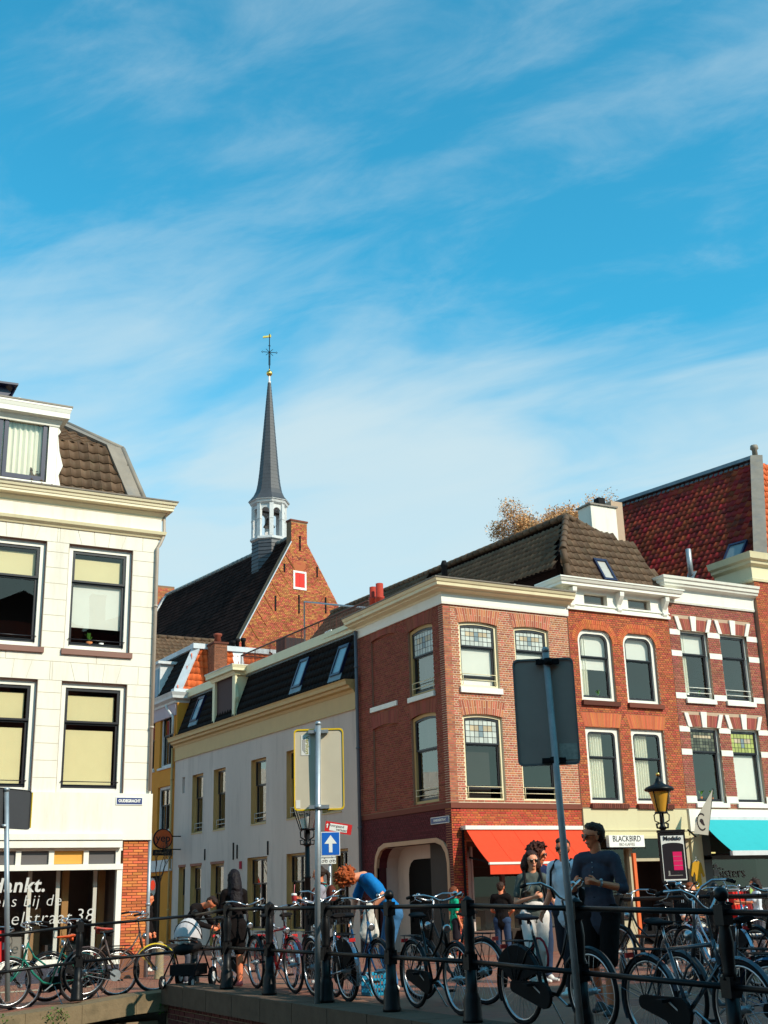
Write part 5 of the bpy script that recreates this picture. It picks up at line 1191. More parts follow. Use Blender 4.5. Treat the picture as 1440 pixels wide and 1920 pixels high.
mb = MB(); mb.box(c+V((0,0,0.55)), (0.75,0.9,1.1)); 
for i in range(8): mb.box(c+V((-0.38, -0.4+0.115*i, 0.58)), (0.04, 0.09, 1.1))
tag(mb.build('storage_box', mat('dark_grey_slats',(0.03,0.03,0.035))), 'dark slatted storage box behind the roof terrace railing', 'storage box')
c = WF.p(WF.px(603, 1195, -2)[0], 9.9, -2.0)
pl_ = thing('terrace_chair', 'white garden chair on the roof terrace seen through the railing', 'chair', c)
mb = MB(); mb.box(c+V((0,0,0.42)), (0.5,0.5,0.05)); mb.build('seat', m_signwhite, pl_)
mb = MB(); 
for i in range(5): mb.bar(c+V((0.2,-0.22+0.11*i,0.44)), c+V((0.28,-0.22+0.11*i,0.95)), 0.06, 0.03)
mb.bar(c+V((0.28,-0.26,0.95)), c+V((0.28,0.26,0.95)), 0.07); mb.build('backrest', m_signwhite, pl_)
for a_, b_ in ((-.2,-.2),(.2,-.2),(.2,.2),(-.2,.2)):
    mb = MB(); mb.bar(c+V((a_,b_,0)), c+V((a_,b_,0.42)), 0.05); mb.build('leg', m_signwhite, pl_)
c = WF.p(WF.px(492, 1235, -2)[0], 9.9, -2.0)
pp = thing('terrace_plants', 'dark pots and reddish leafy plants on the roof terrace by the railing', 'potted plants', c)
for i, (dx, hh) in enumerate(((-1.2,0.2),(-0.5,0.45),(0.2,0.5),(0.9,0.6),(1.5,0.3))):
    q = c+wu*dx; mb = MB(); mb.lathe(q, [(0.16,0),(0.2,0.3)], 10); mb.build('pot', m_blackmat, pp)
    mb = MB()
    for k in range(70):
        a_ = random.random()*6.28; r_ = random.random()*0.28; p = q+V((math.cos(a_)*r_, math.sin(a_)*r_, 0.3+hh*random.random())); s_ = 0.07
        mb.quad([p+V((random.uniform(-s_,s_),random.uniform(-s_,s_),random.uniform(-s_,s_))) for _ in range(4)])
    mb.build('foliage', mat('dull_red_leaf', (0.16,0.05,0.03), 0.8, island=0.4) if i % 2 else mat('dark_leaf', (0.03,0.035,0.02), 0.8, island=0.4), pp)
# tubular frame standing on the terrace
c0 = WF.p(WF.px(571, 1190, -3)[0], 9.9, -3.0); 
tf = MB(); topz = onX(571, 1128, c0.x).z
q1 = on_plane(690, 1140, c0, wn); tf.tube([c0, V((c0.x, c0.y, topz)), V((q1.x, q1.y, q1.z))], 0.035, 6); tag(tf.build('mast_frame', m_galv), 'thin grey metal mast with a long arm rising from the roof terrace', 'mast')

# ------------------------------------------------------------------ YELLOW HOUSE
ye = thing('ochre_side_street_house', 'ochre yellow house with lilac fascia and lead edged mansard in the side street', 'house', (16.4, 50, 0))
YF = Fr(tuple(WF.p(L0, 0)[:2]), wu, wn); LY = -9.0
def pr2(x0, y0, x1, y1):
    a, _ = YF.px(x0, (y0+y1)/2); b, _ = YF.px(x1, (y0+y1)/2); _, zb = YF.px((x0+x1)/2, y1); _, zt = YF.px((x0+x1)/2, y0); return (a, zb, b, zt)
yw = [pr2(300, 1338, 325, 1437), pr2(295, 1475, 319, 1560)]
w_ = yw[0][2]-yw[0][0]
hol = [yw[0], yw[1], (yw[0][0]-2.2, yw[0][1], yw[0][2]-2.2, yw[0][3]), (yw[1][0]-2.2, yw[1][1], yw[1][2]-2.2, yw[1][3])]
mb = MB(); wall_cells(YF, mb, LY, 0.0, -0.01, 9.1, hol+[(-2.6, -1, -1.3, 2.6), (-5.5, 0.6, -3.2, 2.6)], 0.0, -0.3); mb.build('wall', m_yellowwall, ye)
for h in hol: window(YF, ye, *h, m_greyw, 0.10, m_sash, 0.05, 0.10, 0.40, sill=(m_greyw,0.1,0.06,0.1), mull=1)
mb = MB(); YF.box(mb, -2.6, 0, -1.3, 2.6, -0.15, -0.2); mb.build('dark_door', MATS['deep_dark'], ye)
window(YF, ye, -5.5, 0.6, -3.2, 2.6, m_greyw, 0.08, m_sash, 0.05, 0.1, 0.3)
mb = MB(); YF.box(mb, -6.0, 2.75, -0.05, 2.83, 0, 0.1); YF.box(mb, -6.0, 2.83, -0.05, 3.2, 0, 0.03); mb.build('shop_moulding', m_greyw, ye)
yp = [tuple(YF.p(LY, 0)[:2]), tuple(YF.p(0.0, 0)[:2])]
cornice('lilac_fascia', yp, [(-0.05, 8.95), (0.05, 8.95), (0.06, 9.0), (0.05, 9.5), (-0.05, 9.5)], m_mauve, ye)
cornice('main_cornice', yp+[tuple(YF.p(0.0, 0, -0.6)[:2])], [(-0.05, 9.46), (0.1, 9.46), (0.12, 9.55), (0.30, 9.62), (0.32, 9.72), (0.40, 9.86), (-0.05, 9.88)], m_greyw, ye)
mb = MB(); mb.hexa([YF.p(-0.02,8.0,0.0), YF.p(0.10,8.0,0.0), YF.p(0.10,8.0,-7), YF.p(-0.02,8.0,-7), YF.p(-0.02,9.6,0.0), YF.p(0.10,9.6,0.0), YF.p(0.10,9.6,-7), YF.p(-0.02,9.6,-7)]); mb.build('end_wall', m_yellowwall, ye)
downpipe(ye, [YF.p(-0.35, 9.4, 0.35), YF.p(-0.35, 9.25, 0.30), YF.p(-0.15, 8.9, 0.1), YF.p(-0.15, 8.2, 0.08)], 0.05, m_greyw)
downpipe(ye, [YF.p(-0.15, 7.6, 0.08), YF.p(-0.15, 0, 0.08)], 0.05, m_yellowtrim)
# mansard: dark street slope, orange end slope facing us
ztop = 11.9; P00 = YF.p(0.0, 9.88, 0.0); P01 = YF.p(-0.45, ztop, -1.0); P10 = YF.p(LY, 9.88, 0); P11 = YF.p(LY, ztop, -1.0); P20 = YF.p(0.0, 9.88, -7); P21 = YF.p(-0.45, ztop, -6)
tiles(ye, P10, wu, (P11-P10), poly_on(P10, wu, (P11-P10-(wu*((P11-P10).dot(wu)))).normalized(), [P10, P00, P01, P11]), 0.21, 0.28, m_tileblack, 60, h=0.04, n=4)
Ue = -wn; We = (P01-P00); We = (We-Ue*We.dot(Ue)).normalized()
tiles(ye, P00, Ue, We, poly_on(P00, Ue, We, [P00, P20, P21, P01]), 0.24, 0.30, m_tileorange, 300, h=0.055, n=6, stuff='end_tiling')
mb = MB()
mb.bar(P00+V((0,0,0.05)), P01+V((0,0,0.05)), 0.34, 0.10, up=(-.5,-.7,.4)); mb.bar(P01+V((0,0,0.1)), P11+V((0,0,0.1)), 0.35, 0.2); mb.bar(P01+V((-0.2,0,0.1)), P21+V((0,0,0.1)), 0.35, 0.22); mb.bar(P00+V((-0.2,0,0.05)), P20+V((0,0,0.05)), 0.35, 0.2)
mb.build('lead_edging', mat('pale_lead', (0.52,0.55,0.58), 0.5, var=0.2), ye)
for d_ in (-2.9, -4.9):
    mb = MB(); a = YF.p(-0.0, 9.9, d_); b_ = YF.p(-0.45, ztop, d_); mb.bar(a+V((0,0,.08)), b_+V((0,0,.08)), 0.5, 0.12, up=(0,-.9,.3)); mb.build('lead_strip', MATS['pale_lead'], ye)
mb = MB(); mb.quad([P01, P21, YF.p(LY, ztop, -6), P11]); mb.build('roof_top', m_lead, ye)
# street dormer
a = YF.px(293, 1275, -0.1)[0]-1.2; b_ = YF.px(312, 1270, -0.1)[0]-0.9
mb = MB(); YF.box(mb, a-0.1, 9.9, b_+0.12, 11.5, -0.1, -0.9); dm = mb.build('dormer', m_greyw, ye)
mb = MB(); YF.box(mb, a, 10.0, (a+b_)/2-0.04, 11.3, -0.1, -0.06); YF.box(mb, (a+b_)/2+0.04, 10.0, b_, 11.3, -0.1, -0.06); mb.build('dormer_pane', gb, dm)
mb = MB(); YF.box(mb, a-0.25, 11.5, b_+0.28, 11.62, 0.05, -1.0); mb.build('dormer_top', m_greyw, dm)
# roof behind with brown tiles
rb = thing('tiled_rear_house', 'low brown pantiled roof behind the ochre house, below the church roof', 'house', (20, 60, 0))
r0 = onY(290, 1262, 58); r1 = onY(432, 1232, 58); r2 = onY(432, 1212, 60.5); r3 = onY(290, 1185, 60.5)
r1.z = r0.z; Ur = V((1,0,0)); r3 = onY(292, 1195, 60.5); r2 = V((r1.x+0.2, 60.5, r3.z)); Wr = (V((0,r3.y,r3.z))-V((0,r0.y,r0.z))).normalized(); O = V((r0.x-6, r0.y, r0.z))
tiles(rb, O, Ur, Wr, poly_on(O, Ur, Wr, [O, V((r1.x,r1.y,r0.z)), r2, V((r3.x-6, r3.y, r3.z))]), 0.26, 0.34, m_tilebrown, 200, h=0.06, n=5)
mb = MB(); mb.bb(O.x, 58.1, 0, r1.x, 66, r0.z-0.1); mb.build('walls', m_brick1d, rb)
ridge_caps(rb, V((r3.x-6, 60.5, r3.z+0.05)), r2+V((0,0,0.05)), 0.12, 0.45, m_tilebrown)
# brick chimney with pot
chm = thing('brick_chimney', 'small brown brick chimney with a clay pot between the orange tiled slopes', 'chimney', (20, 50, 10))
Yc = 47.5; a = onY(402, 1225, Yc); b_ = onY(426, 1225, Yc); zt_ = onY(414, 1207, Yc).z; zb_ = onY(414, 1262, Yc).z
FC = Fr((0, Yc), (1, 0), (0, -1)); mb = MB(); mb.bb(a.x, Yc+0.006, zb_-1, b_.x, Yc+0.8, zt_); mb.build('stack', MATS['mortar_grey_orange'], chm)
bricks(FC, chm, a.x, zb_-0.5, b_.x, zt_, [], mat('brick_chimney_brown', (0.24,0.085,0.045), 0.9, island=0.3, objrand=True), nind=0)
bricks(Fr((a.x,0),(0,-1),(-1,0)), chm, -Yc-0.8, zb_-0.5, -Yc, zt_, [], MATS['brick_chimney_brown'], nind=0)
mb = MB(); mb.bb(a.x-0.05, Yc-0.05, zt_, b_.x+0.05, Yc+0.85, zt_+0.08); mb.build('cap', m_brickd, chm)
mb = MB(); mb.lathe(V(((a.x+b_.x)/2, Yc+0.4, zt_+0.08)), [(0.17,0),(0.13,0.3),(0.19,0.34),(0.19,0.42),(0.12,0.44)], 12); mb.build('pot', mat('dark_clay', (0.25,0.06,0.035)), chm)
for x_, y_ in ((437,1212),(445,1208),(456,1207)):
    q = onY(x_, y_, 50); mb = MB(); mb.lathe(q-V((0,0,0.8)), [(0.09,0),(0.09,0.9),(0.13,0.92),(0.13,1.05)], 8); tag(mb.build('roof_vent', m_blackmat), 'small dark vent pipe right of the brown brick chimney, %s of three' % {437:'leftmost',445:'middle',456:'rightmost'}[x_], 'vent', 'vent pipes')
# yep sign
ys = thing('round_shop_sign', 'round orange hanging shop sign reading yep over the side street', 'sign', YF.p(-1, 3.6, 0.5))
c = on_plane(305, 1573, V((0,47.2,0)), V((0,1,0))); r_ = 0.36
mb = MB(); mb.lathe(c, [(r_,-0.06),(r_+0.03,-0.05),(r_+0.03,0.05),(r_,0.06)], 28, axis=(0,-1,0)); mb.build('rim', m_blackmat, ys)
mb = MB(); mb.lathe(c, [(r_-0.01,0.0),(r_-0.01,0.066)], 28, axis=(0,-1,0)); mb.build('disc', mat('sign_orange', (0.55,0.085,0.012), 0.5), ys)
text('yep', 0.42, c+V((0,-0.072,0.02)), (1,0,0), (0,0,1), m_ink, ys, bold=0.004)
mb = MB(); mb.box(c+V((0,0,-0.52)), (0.78,0.06,0.22)); mb.bar(c+V((0.0,0,0.1)), c+V((1.3,0,0.1)), 0.04); mb.bar(c+V((0.0,0,-0.4)), c+V((1.3,0,-0.4)), 0.04); mb.build('sub_sign', m_blackmat, ys)
mb = MB()
for i in range(9): mb.bb(c.x-0.28+i*0.062, c.y-0.036, c.z-0.55-(0.02 if i == 4 else 0), c.x-0.28+i*0.062+0.04, c.y-0.031, c.z-0.50+0.02*(i % 3 == 0))
mb.build('worn_lettering', mat('dim_letter',(0.22,0.12,0.06)), ys)
# bare tree in the side street
def branch(mb, p, d, L_, r, depth, spread=0.5, tips=None, upb=0.15, nmin=2, nmax=3, tw=3):
    q = p+d*L_; m_ = p.lerp(q, 0.5)+V((random.uniform(-1,1),random.uniform(-1,1),random.uniform(-.3,.3)))*L_*0.07
    mb.tube([p, m_, q], [r, r*0.85, r*0.68], 6 if depth > 2 else tw, caps=False)
    if tips is not None and depth <= 2: tips.append(m_); tips.append(q)
    if depth == 0: return
    for i in range(random.randint(nmin, nmax)):
        nd = (d+V((random.uniform(-1,1),random.uniform(-1,1),random.uniform(-.6,.9)))*spread+V((0,0,upb))).normalized()
        branch(mb, q if random.random() < 0.75 else m_, nd, L_*random.uniform(0.62,0.85), r*0.66, depth-1, spread, tips, upb, nmin, nmax, tw)
m_bark = mat('grey_bark', (0.07,0.05,0.04), 0.9, bump=0.5)
tb = thing('bare_street_tree', 'small bare leafless tree in front of the ochre house below the round sign', 'tree', (15.0, 45, 0))
q = onZ(296, 1790, 0.0); q = V((14.4, 44.2, 0)); q = on_plane(296, 1720, V((0,44.0,0)), V((0,1,0))); q.z = 0
mb = MB(); mb.tube([q, q+V((0,0,2.2))], [0.05,0.035], 8); mb.build('trunk', m_bark, tb)
mb = MB(); random.seed(5)
for i in range(3): branch(mb, q+V((0,0,2.1)), V((random.uniform(-.4,.4),random.uniform(-.3,.3),1)).normalized(), 0.6, 0.022, 4, 0.42)
mb.build('crown', m_bark, tb)
lg = thing('lit_bar_sign', 'small red and white glowing oval sign in the alley beside the ochre house', 'sign', (10,45,2)); q = on_plane(285, 1664, V((0,45.0,0)), V((0,1,0)))
mb = MB(); mb.lathe(q, [(0.13,0),(0.13,0.05)], 16, axis=(0,-1,0)); 
for v in range(len(mb.v)): x, y, z = mb.v[v]; mb.v[v] = (x, y, q.z+(z-q.z)*2.6)
mb.build('rim', m_signwhite, lg)
mb = MB(); mb.lathe(q+V((0,-0.06,0.08)), [(0.09,0),(0.09,0.03)], 14, axis=(0,-1,0))
for v in range(len(mb.v)): x, y, z = mb.v[v]; mb.v[v] = (x, y, q.z+0.08+(z-q.z-0.08)*1.9)
em = bpy.data.materials.new('red_glow'); em.use_nodes = True; em.node_tree.nodes['Principled BSDF'].inputs['Base Color'].default_value = (0.8,0.05,0.03,1); em.node_tree.nodes['Principled BSDF'].inputs['Emission Color'].default_value = (1,0.08,0.03,1); em.node_tree.nodes['Principled BSDF'].inputs['Emission Strength'].default_value = 0.6; mb.build('face', em, lg)
# far end of the street, closing the view between the left house and the ochre one
fe = thing('far_street_house', 'pale house closing the far end of the side street', 'house', (12, 62, 0))
mb = MB(); mb.bb(-6, 58, 0, 19.0, 64, 8.0); mb.build('walls', m_greyw, fe)

# ------------------------------------------------------------------ CHURCH
chh = thing('church', 'old brick church with steep dark slate roof, slender lead spire and red shuttered gable', 'church', (28, 60, 0))
ca = math.radians(7.5); g0 = V((27.62, 60, 0)); gu = (math.cos(ca), math.sin(ca)); gn = (math.sin(ca), -math.cos(ca)); bd = V((-math.sin(ca), math.cos(ca), 0)); gu3 = V((gu[0], gu[1], 0))
GF = Fr((g0.x, g0.y), gu, gn)
def gclip(z):
    if z < 20.95: w1_ = 0.5+(20.95-z)*0.552; w2_ = 0.57+(20.95-z)*0.625; return (-w1_, w2_)
    if z < 22.2: return (-0.5, 0.57)
    return None
shut = (-0.33, 18.26, 0.42, 19.20); nich = (-0.38, 19.25, 0.46, 19.95)
mb = MB(); zz0 = 10.0
P = [(-(0.5+10.95*0.552), zz0), (0.57+10.95*0.625, zz0), (0.57, 20.95), (0.57, 22.2), (-0.5, 22.2), (-0.5, 20.95)]
mb.prism([GF.p(a, z, -0.006) for a, z in P], -GF.n*0.5); gw = mb.build('gable_wall', m_mortarc, chh)
bricks(GF, gw, -7, 12.0, 8, 22.2, [shut], m_brickc, nind=200, course=0.085, L1=0.26, clip=gclip, bond='cross', minz=12.5, ragged=0.02, proud=0.012)
for i in range(9):   # slanting brick wedges along the verges
    for sg_, k_ in ((-1, 0.552), (1, 0.625)):
        z = 13.3+i*0.85; s_ = sg_*(0.5+(20.95-z)*k_)
        mb = MB()
        for q in range(5):
            a = GF.p(s_-sg_*(0.08+0.08*q), z-0.12*q+0.05, 0.02); b_ = GF.p(s_-sg_*(0.55+0.04*q), z-0.55-0.06*q, 0.02); mb.bar(a, b_, 0.05, 0.03)
        mb.build('brick_wedge', m_brickc, gw)
mb = MB(); GF.box(mb, -0.56, 22.2, 0.63, 22.30, 0.03, -0.5); mb.build('chimney_cap', m_brickd, chh)
mb = MB(); GF.box(mb, nich[0], nich[1], nich[2], nich[3]-0.1, 0.0, 0.018); mb.build('niche_fill', mat('niche_brick', (0.42,0.12,0.05), 0.9, island=0.2), gw)
flat_arch(GF, gw, nich[0]-0.05, nich[2]+0.05, nich[3]-0.1, 0.22, 11, m_brickd, rise=0.08, splay=0.04)
mb = MB(); A = outline(shut[0]-0.06, shut[1]-0.08, shut[2]+0.06, shut[3]+0.06); B = outline(shut[0]+0.05, shut[1]+0.05, shut[2]-0.05, shut[3]-0.05); ring(GF, mb, A, B, 0.05, 0.1); sf = mb.build('shutter_frame', m_signwhite, gw)
mb = MB(); GF.box(mb, shut[0]+0.05, shut[1]+0.05, (shut[0]+shut[2])/2-0.005, shut[3]-0.05, 0.0, 0.03); GF.box(mb, (shut[0]+shut[2])/2+0.005, shut[1]+0.05, shut[2]-0.05, shut[3]-0.05, 0.0, 0.03); mb.build('shutter', mat('shutter_red', (0.68,0.03,0.02), 0.6), sf)
for x_, y0_, y1_ in ((562,1005,1032),(533,1057,1072),(594,1063,1082),(516,1117,1145),(560,1116,1150),(610,1120,1150)):
    a = GF.px(x_, y0_); b_ = GF.px(x_, y1_); mb = MB(); GF.box(mb, a[0]-0.04, b_[1], a[0]+0.04, a[1], 0.0, 0.06); mb.build('wall_anchor', m_blackmat, gw)
# roof
RZ = 21.45; RL = 17.0; r0 = g0+V((0,0,RZ)); ridge = lambda t: r0+bd*t
hw = 6.6; zE = RZ-hw/0.575
sl_ = (gu3*(-hw)+V((0,0,zE-RZ))); slL = sl_.length; sl_.normalize()
O = ridge(RL)+sl_*slL
W = -sl_; U = -bd
mb = MB()
Ns = U.cross(W); Ns = Ns if Ns.z > 0 else -Ns
mb.quad([ridge(0.1)+Ns*-0.05, ridge(RL)-Ns*0.05, ridge(RL)+sl_*slL-Ns*0.05, ridge(0.1)+sl_*slL-Ns*0.05]); mb.quad([ridge(0.1), ridge(RL), ridge(RL)+gu3*hw+V((0,0,zE-RZ)), ridge(0.1)+gu3*hw+V((0,0,zE-RZ))]); mb.build('roof_boarding', m_slate, chh)
mb = MB(); lw_, ll_ = 0.30, 0.30
for r in range(int(slL/ll_)):
    for c in range(int(RL/lw_)):
        p = O+U*(c*lw_+(0.15 if r % 2 else 0))+W*(r*ll_); j = random.random()*0.012
        a, b_ = p+Ns*(0.03+j), p+U*(lw_-0.012)+Ns*(0.03+j*1.3)
        mb.faces([a-Ns*0.03, b_-Ns*0.03, a, b_, a+W*ll_*1.1-Ns*0.025, b_+W*ll_*1.1-Ns*0.025], [(0,1,3,2),(2,3,5,4)])
mb.build('slates', m_slate, chh, kind='stuff')
ridge_caps(chh, ridge(0.2)+V((0,0,.05)), ridge(RL)+V((0,0,.05)), 0.13, 0.55, mat('pale_ridge', (0.22,0.25,0.25), 0.6, var=0.4), 'ridge_tile')
mb = MB(); mb.bar(GF.p(-0.5,20.95,0.02), GF.p(-0.5-0.552*9, 11.95, 0.02), 0.05, 0.06, up=gn+(0,)); mb.build('verge_lead', MATS['pale_lead'], chh)
mb = MB(); mb.bar(ridge(RL)+V((0,0,.0)), ridge(RL)+sl_*slL, 0.5, 0.18, up=(-.7,0,.6)); mb.build('verge_coping', m_greyw, chh)
q = ridge(RL+0.3); FE = Fr((q.x, q.y), gu, gn); mb = MB(); mb.bb(q.x-0.6, q.y, 19, q.x+0.75, q.y+1.0, 22.25); mb.build('far_chimney', m_mortarc, chh)
bricks(Fr((0, q.y), (1,0), (0,-1)), chh, q.x-0.6, 20.5, q.x+0.75, 22.2, [], m_brickc, nind=0, course=0.085, L1=0.26)
mb = MB(); mb.bb(12, 60.8, 0, 27, 78, 10.5); mb.build('nave_wall', m_brick1d, chh)
mb = MB(); mb.prism([g0+gu3*a+V((0,0,z))+bd*0.5 for a, z in ((-6,0),(7,0),(7,10.2),(-6,10.2))], bd*16); mb.build('nave', m_mortarc, chh)
# bell turret
tc_ = g0+bd*3.3; s3 = 0.92
def octa(r, z, ph=PI/8): return [tc_+gu3*(r*math.cos(ph+PI/4*i))+bd*(r*math.sin(ph+PI/4*i))+V((0,0,z)) for i in range(8)]
def loft(mb, rings, mi=0, cap=True):
    for a, b_ in zip(rings, rings[1:]):
        for i in range(len(a)): j = (i+1) % len(a); mb.quad([a[i], a[j], b_[j], b_[i]], mi)
    if cap: mb.quad(list(reversed(rings[0])), mi); mb.quad(rings[-1], mi)
mb = MB(); loft(mb, [octa(1.02, 18.4), octa(1.0, 21.75)])
for r in range(14):   # slate courses on the base
    z = 18.6+r*0.225; loft(mb, [octa(1.05, z), octa(1.01, z+0.225)], cap=False)
mb.build('turret_base', m_slategrey, chh)
mb = MB(); loft(mb, [octa(1.0, 21.72), octa(1.14, 21.80), octa(1.14, 21.92), octa(1.0, 22.0)])
loft(mb, [octa(1.02, 23.95), octa(1.14, 24.05), octa(1.18, 24.17), octa(1.25, 24.22), octa(1.25, 24.28), octa(0.9, 24.3)])
mb.build('turret_moulding', m_greyw, chh)
for i in range(8):
    ph = PI/8+PI/4*i; p = tc_+gu3*(0.95*math.cos(ph))+bd*(0.95*math.sin(ph)); mb = MB(); d_ = (p-tc_).normalized(); tdir = V((-d_.y, d_.x, 0))
    mb.box(p+V((0,0,23.0)), (0.20,0.24,2.05), rz=math.atan2(d_.y, d_.x)); mb.box(p+V((0,0,23.05)), (0.24,0.28,0.06), rz=math.atan2(d_.y, d_.x)); mb.build('turret_post', m_greyw, chh)
    # arched head between posts
    ph2 = ph+PI/4; p2 = tc_+gu3*(0.95*math.cos(ph2))+bd*(0.95*math.sin(ph2)); e = (p2-p); w2_ = e.length; e.normalize(); n3 = V((e.y, -e.x, 0))
    F5 = Fr((p.x, p.y), e, n3); pts = [(0.08, 24.0), (w2_-0.08, 24.0), (w2_-0.08, 23.45)]
    for k in range(9): a_ = PI*k/8; pts.append((w2_/2+(w2_/2-0.10)*math.cos(a_), 23.45+(w2_/2-0.10)*math.sin(a_)*1.15))
    pts.append((0.08, 23.45)); mb = MB(); mb.prism([F5.p(a, z, 0.04) for a, z in pts], -F5.n*0.08); mb.build('turret_arch', m_greyw, chh)
mb = MB(); prof = [(1.26,24.26),(1.12,24.42),(0.92,24.68),(0.78,25.0),(0.69,25.45),(0.60,26.2),(0.48,27.6),(0.33,29.4),(0.18,31.2),(0.09,32.2)]
# each facet of the spire is laid with slates: small overlapping courses
fine = []
for (r0_, z0_), (r1_, z1_) in zip(prof, prof[1:]):
    n_ = max(1, int((z1_-z0_)/0.2))
    for k in range(n_): fine.append((r0_+(r1_-r0_)*k/n_, z0_+(z1_-z0_)*k/n_))
fine.append(prof[-1])
for (r0_, z0_), (r1_, z1_) in zip(fine, fine[1:]): loft(mb, [octa(r0_+0.010, z0_), octa(r1_, z1_+0.01)], cap=False)
mb.build('spire', m_slatecone, chh)
zt = 32.1
mb = MB(); mb.lathe(tc_+V((0,0,zt)), [(0.10,0),(0.10,0.12),(0.055,0.15),(0.055,0.55)], 10); mb.build('spire_cap', m_signwhite, chh)
mb = MB(); mb.sphere(tc_+V((0,0,zt+0.68)), 0.19, 14, 10); mb.lathe(tc_+V((0,0,zt+0.86)), [(0.05,0),(0.03,0.15)], 8); mb.build('gilded_ball', m_gold, chh)
mb = MB(); b0 = tc_+V((0,0,zt+0.85)); mb.tube([b0, b0+V((0,0,2.55))], 0.028, 6); 
ax = V((0.93, -0.25, 0)).normalized(); cc = b0+V((0,0,1.28))
mb.tube([cc-ax*0.42, cc+ax*0.42], 0.022, 5)
for sg_ in (-1, 1):
    mb.tube([cc-ax*0.22+V((0,0,-0.22*sg_)), cc+ax*0.22+V((0,0,0.22*sg_))], 0.018, 5); mb.tube([cc+ax*sg_*0.42+V((0,0,0.07)), cc+ax*sg_*0.50, cc+ax*sg_*0.42-V((0,0,0.07))], 0.018, 5); mb.tube([cc+ax*0.07*sg_+V((0,0,0.42)), cc+V((0,0,0.52))], 0.018, 5); mb.tube([cc+ax*0.05*sg_, cc+ax*0.05*sg_-V((0,0,0.9))], 0.014, 5)
mb.lathe(cc-V((0,0,0.35)), [(0.02,0),(0.06,0.04),(0.02,0.08)], 8)
mb.build('weather_cross', m_blackmat, chh)
mb = MB(); t_ = b0+V((0,0,2.35)); mb.prism([t_+ax*a+V((0,0,z)) for a, z in ((-0.42,-0.10),(-0.05,-0.02),(0.08,-0.02),(0.12,0.08),(0.04,0.2),(-0.03,0.16),(-0.08,0.08),(-0.40,0.02))], V((0.03,0.08,0))); mb.build('gilded_vane', m_gold, chh)
mb = MB(); mb.lathe(tc_+V((0,0,22.75)), [(0.36,0),(0.33,0.05),(0.24,0.22),(0.20,0.42),(0.16,0.52),(0.05,0.58)], 14); mb.tube([tc_+V((0,0,23.3)), tc_+V((0,0,23.7))], 0.05, 6); mb.tube([tc_+V((0,0,22.5)), tc_+V((0,0,23.2))], 0.02, 5); mb.bar(tc_-gu3*0.9+V((0,0,23.65)), tc_+gu3*0.9+V((0,0,23.65)), 0.10); mb.build('bell', mat('bronze_dark', (0.05,0.04,0.035), 0.4, 0.6), chh)

# ------------------------------------------------------------------ budding trees behind the roofs
m_bud = mat('budding_leaf', (0.60,0.33,0.15), 0.8, island=0.5)
def bud_tree(label, base, h, seed, spread, nb=5, dep=6):
    random.seed(seed); t_ = thing('budding_tree', label, 'tree', base, group='trees behind the right-hand roofs')
    tips = []; mb = MB(); b_ = V(base); mb.tube([b_, b_+V((0.1,0,h*0.45))], [0.35,0.22], 8); mb.tube([b_+V((0.1,0,h*0.45)), b_+V((0.1,0,h*0.62))], [0.22,0.18], 8); mb.build('trunk', m_bark, t_)
    mb = MB()
    for i in range(nb): branch(mb, b_+V((0.1,0,h*(0.50+0.12*random.random()))), V((random.uniform(-.8,.8)*spread,random.uniform(-.6,.6),0.8)).normalized(), h*0.10, 0.10, dep, 0.5, tips, 0.10, 2, 3)
    mb.build('branches', mat('twig_brown', (0.17,0.09,0.055), 0.9), t_)
    mb = MB()
    for p in tips:
        for k in range(36):
            c = p+V((random.uniform(-1,1),random.uniform(-1,1),random.uniform(-1,1)))*0.34; s_ = 0.06
            mb.quad([c+V((random.uniform(-s_,s_),random.uniform(-s_,s_),random.uniform(-s_,s_))) for _ in range(3)])
    mb.build('foliage', m_bud, t_)
c = onY(1065, 955, 44); bud_tree('rounded reddish brown budding tree rising behind the brown tiled hip roof', (c.x, 44, 0), c.z+1.6, 11, 0.9, 12, 6)
c = onY(1000, 968, 47); bud_tree('reddish brown budding tree showing left of the highest budding tree', (c.x, 47, 0), c.z+1.6, 12, 0.7, 9, 6)
c = onY(830, 1050, 52); bud_tree('top of a budding tree just showing above the long brown roof ridge', (c.x, 52, 0), c.z+1.0, 14, 0.7, 6, 5)
random.seed(21)

# ------------------------------------------------------------------ iron railings
def iron_post(parent, x, y, z, ball, s=1.0, name='post'):
    mb = MB(); b = V((x, y, z))
    mb.lathe(b, [(0.104,0),(0.104,0.03),(0.095,0.05),(0.088,0.22),(0.072,0.26),(0.062,0.30),(0.058,0.50)], 8, phase=PI/8)
    mb.box(b+V((0,0,0.57)), (0.108,0.108,0.15)); mb.lathe(b, [(0.060,0.62),(0.050,0.68),(0.054,0.80),(0.060,0.88),(0.05,0.97),(0.042,1.0),(0.046,1.02)], 12)
    mb.box(b+V((0,0,1.09)), (0.10,0.10,0.15))
    if ball: mb.lathe(b, [(0.042,1.16),(0.028,1.175),(0.034,1.19)], 10); mb.sphere(b+V((0,0,1.24)), 0.058, 14, 10)
    else: mb.lathe(b, [(0.06,1.16),(0.05,1.175),(0.025,1.195),(0.010,1.205)], 10)
    return mb.build(name, m_black, parent)
def rail_between(parent, a, b, r=0.024):
    for k, dz in enumerate((1.11, 0.57)):
        mb = MB(); mb.tube([V(a)+V((0,0,dz)), V(b)+V((0,0,dz))], r, 8); mb.build('rail', m_black, parent)
ra = thing('bridge_railing', 'black iron railing along the near side of the bridge, running towards the viewer', 'railing', (6.95, 12, 0.28))
ys_ = [17.7, 16.13, 14.36, 12.68, 11.0, 9.18, 7.33, 5.5, 3.6]; pts = [(7.30, 20.07, 0.19)]+[(6.95, y, 0.285-max(0, 11-y)*0.02) for y in ys_]
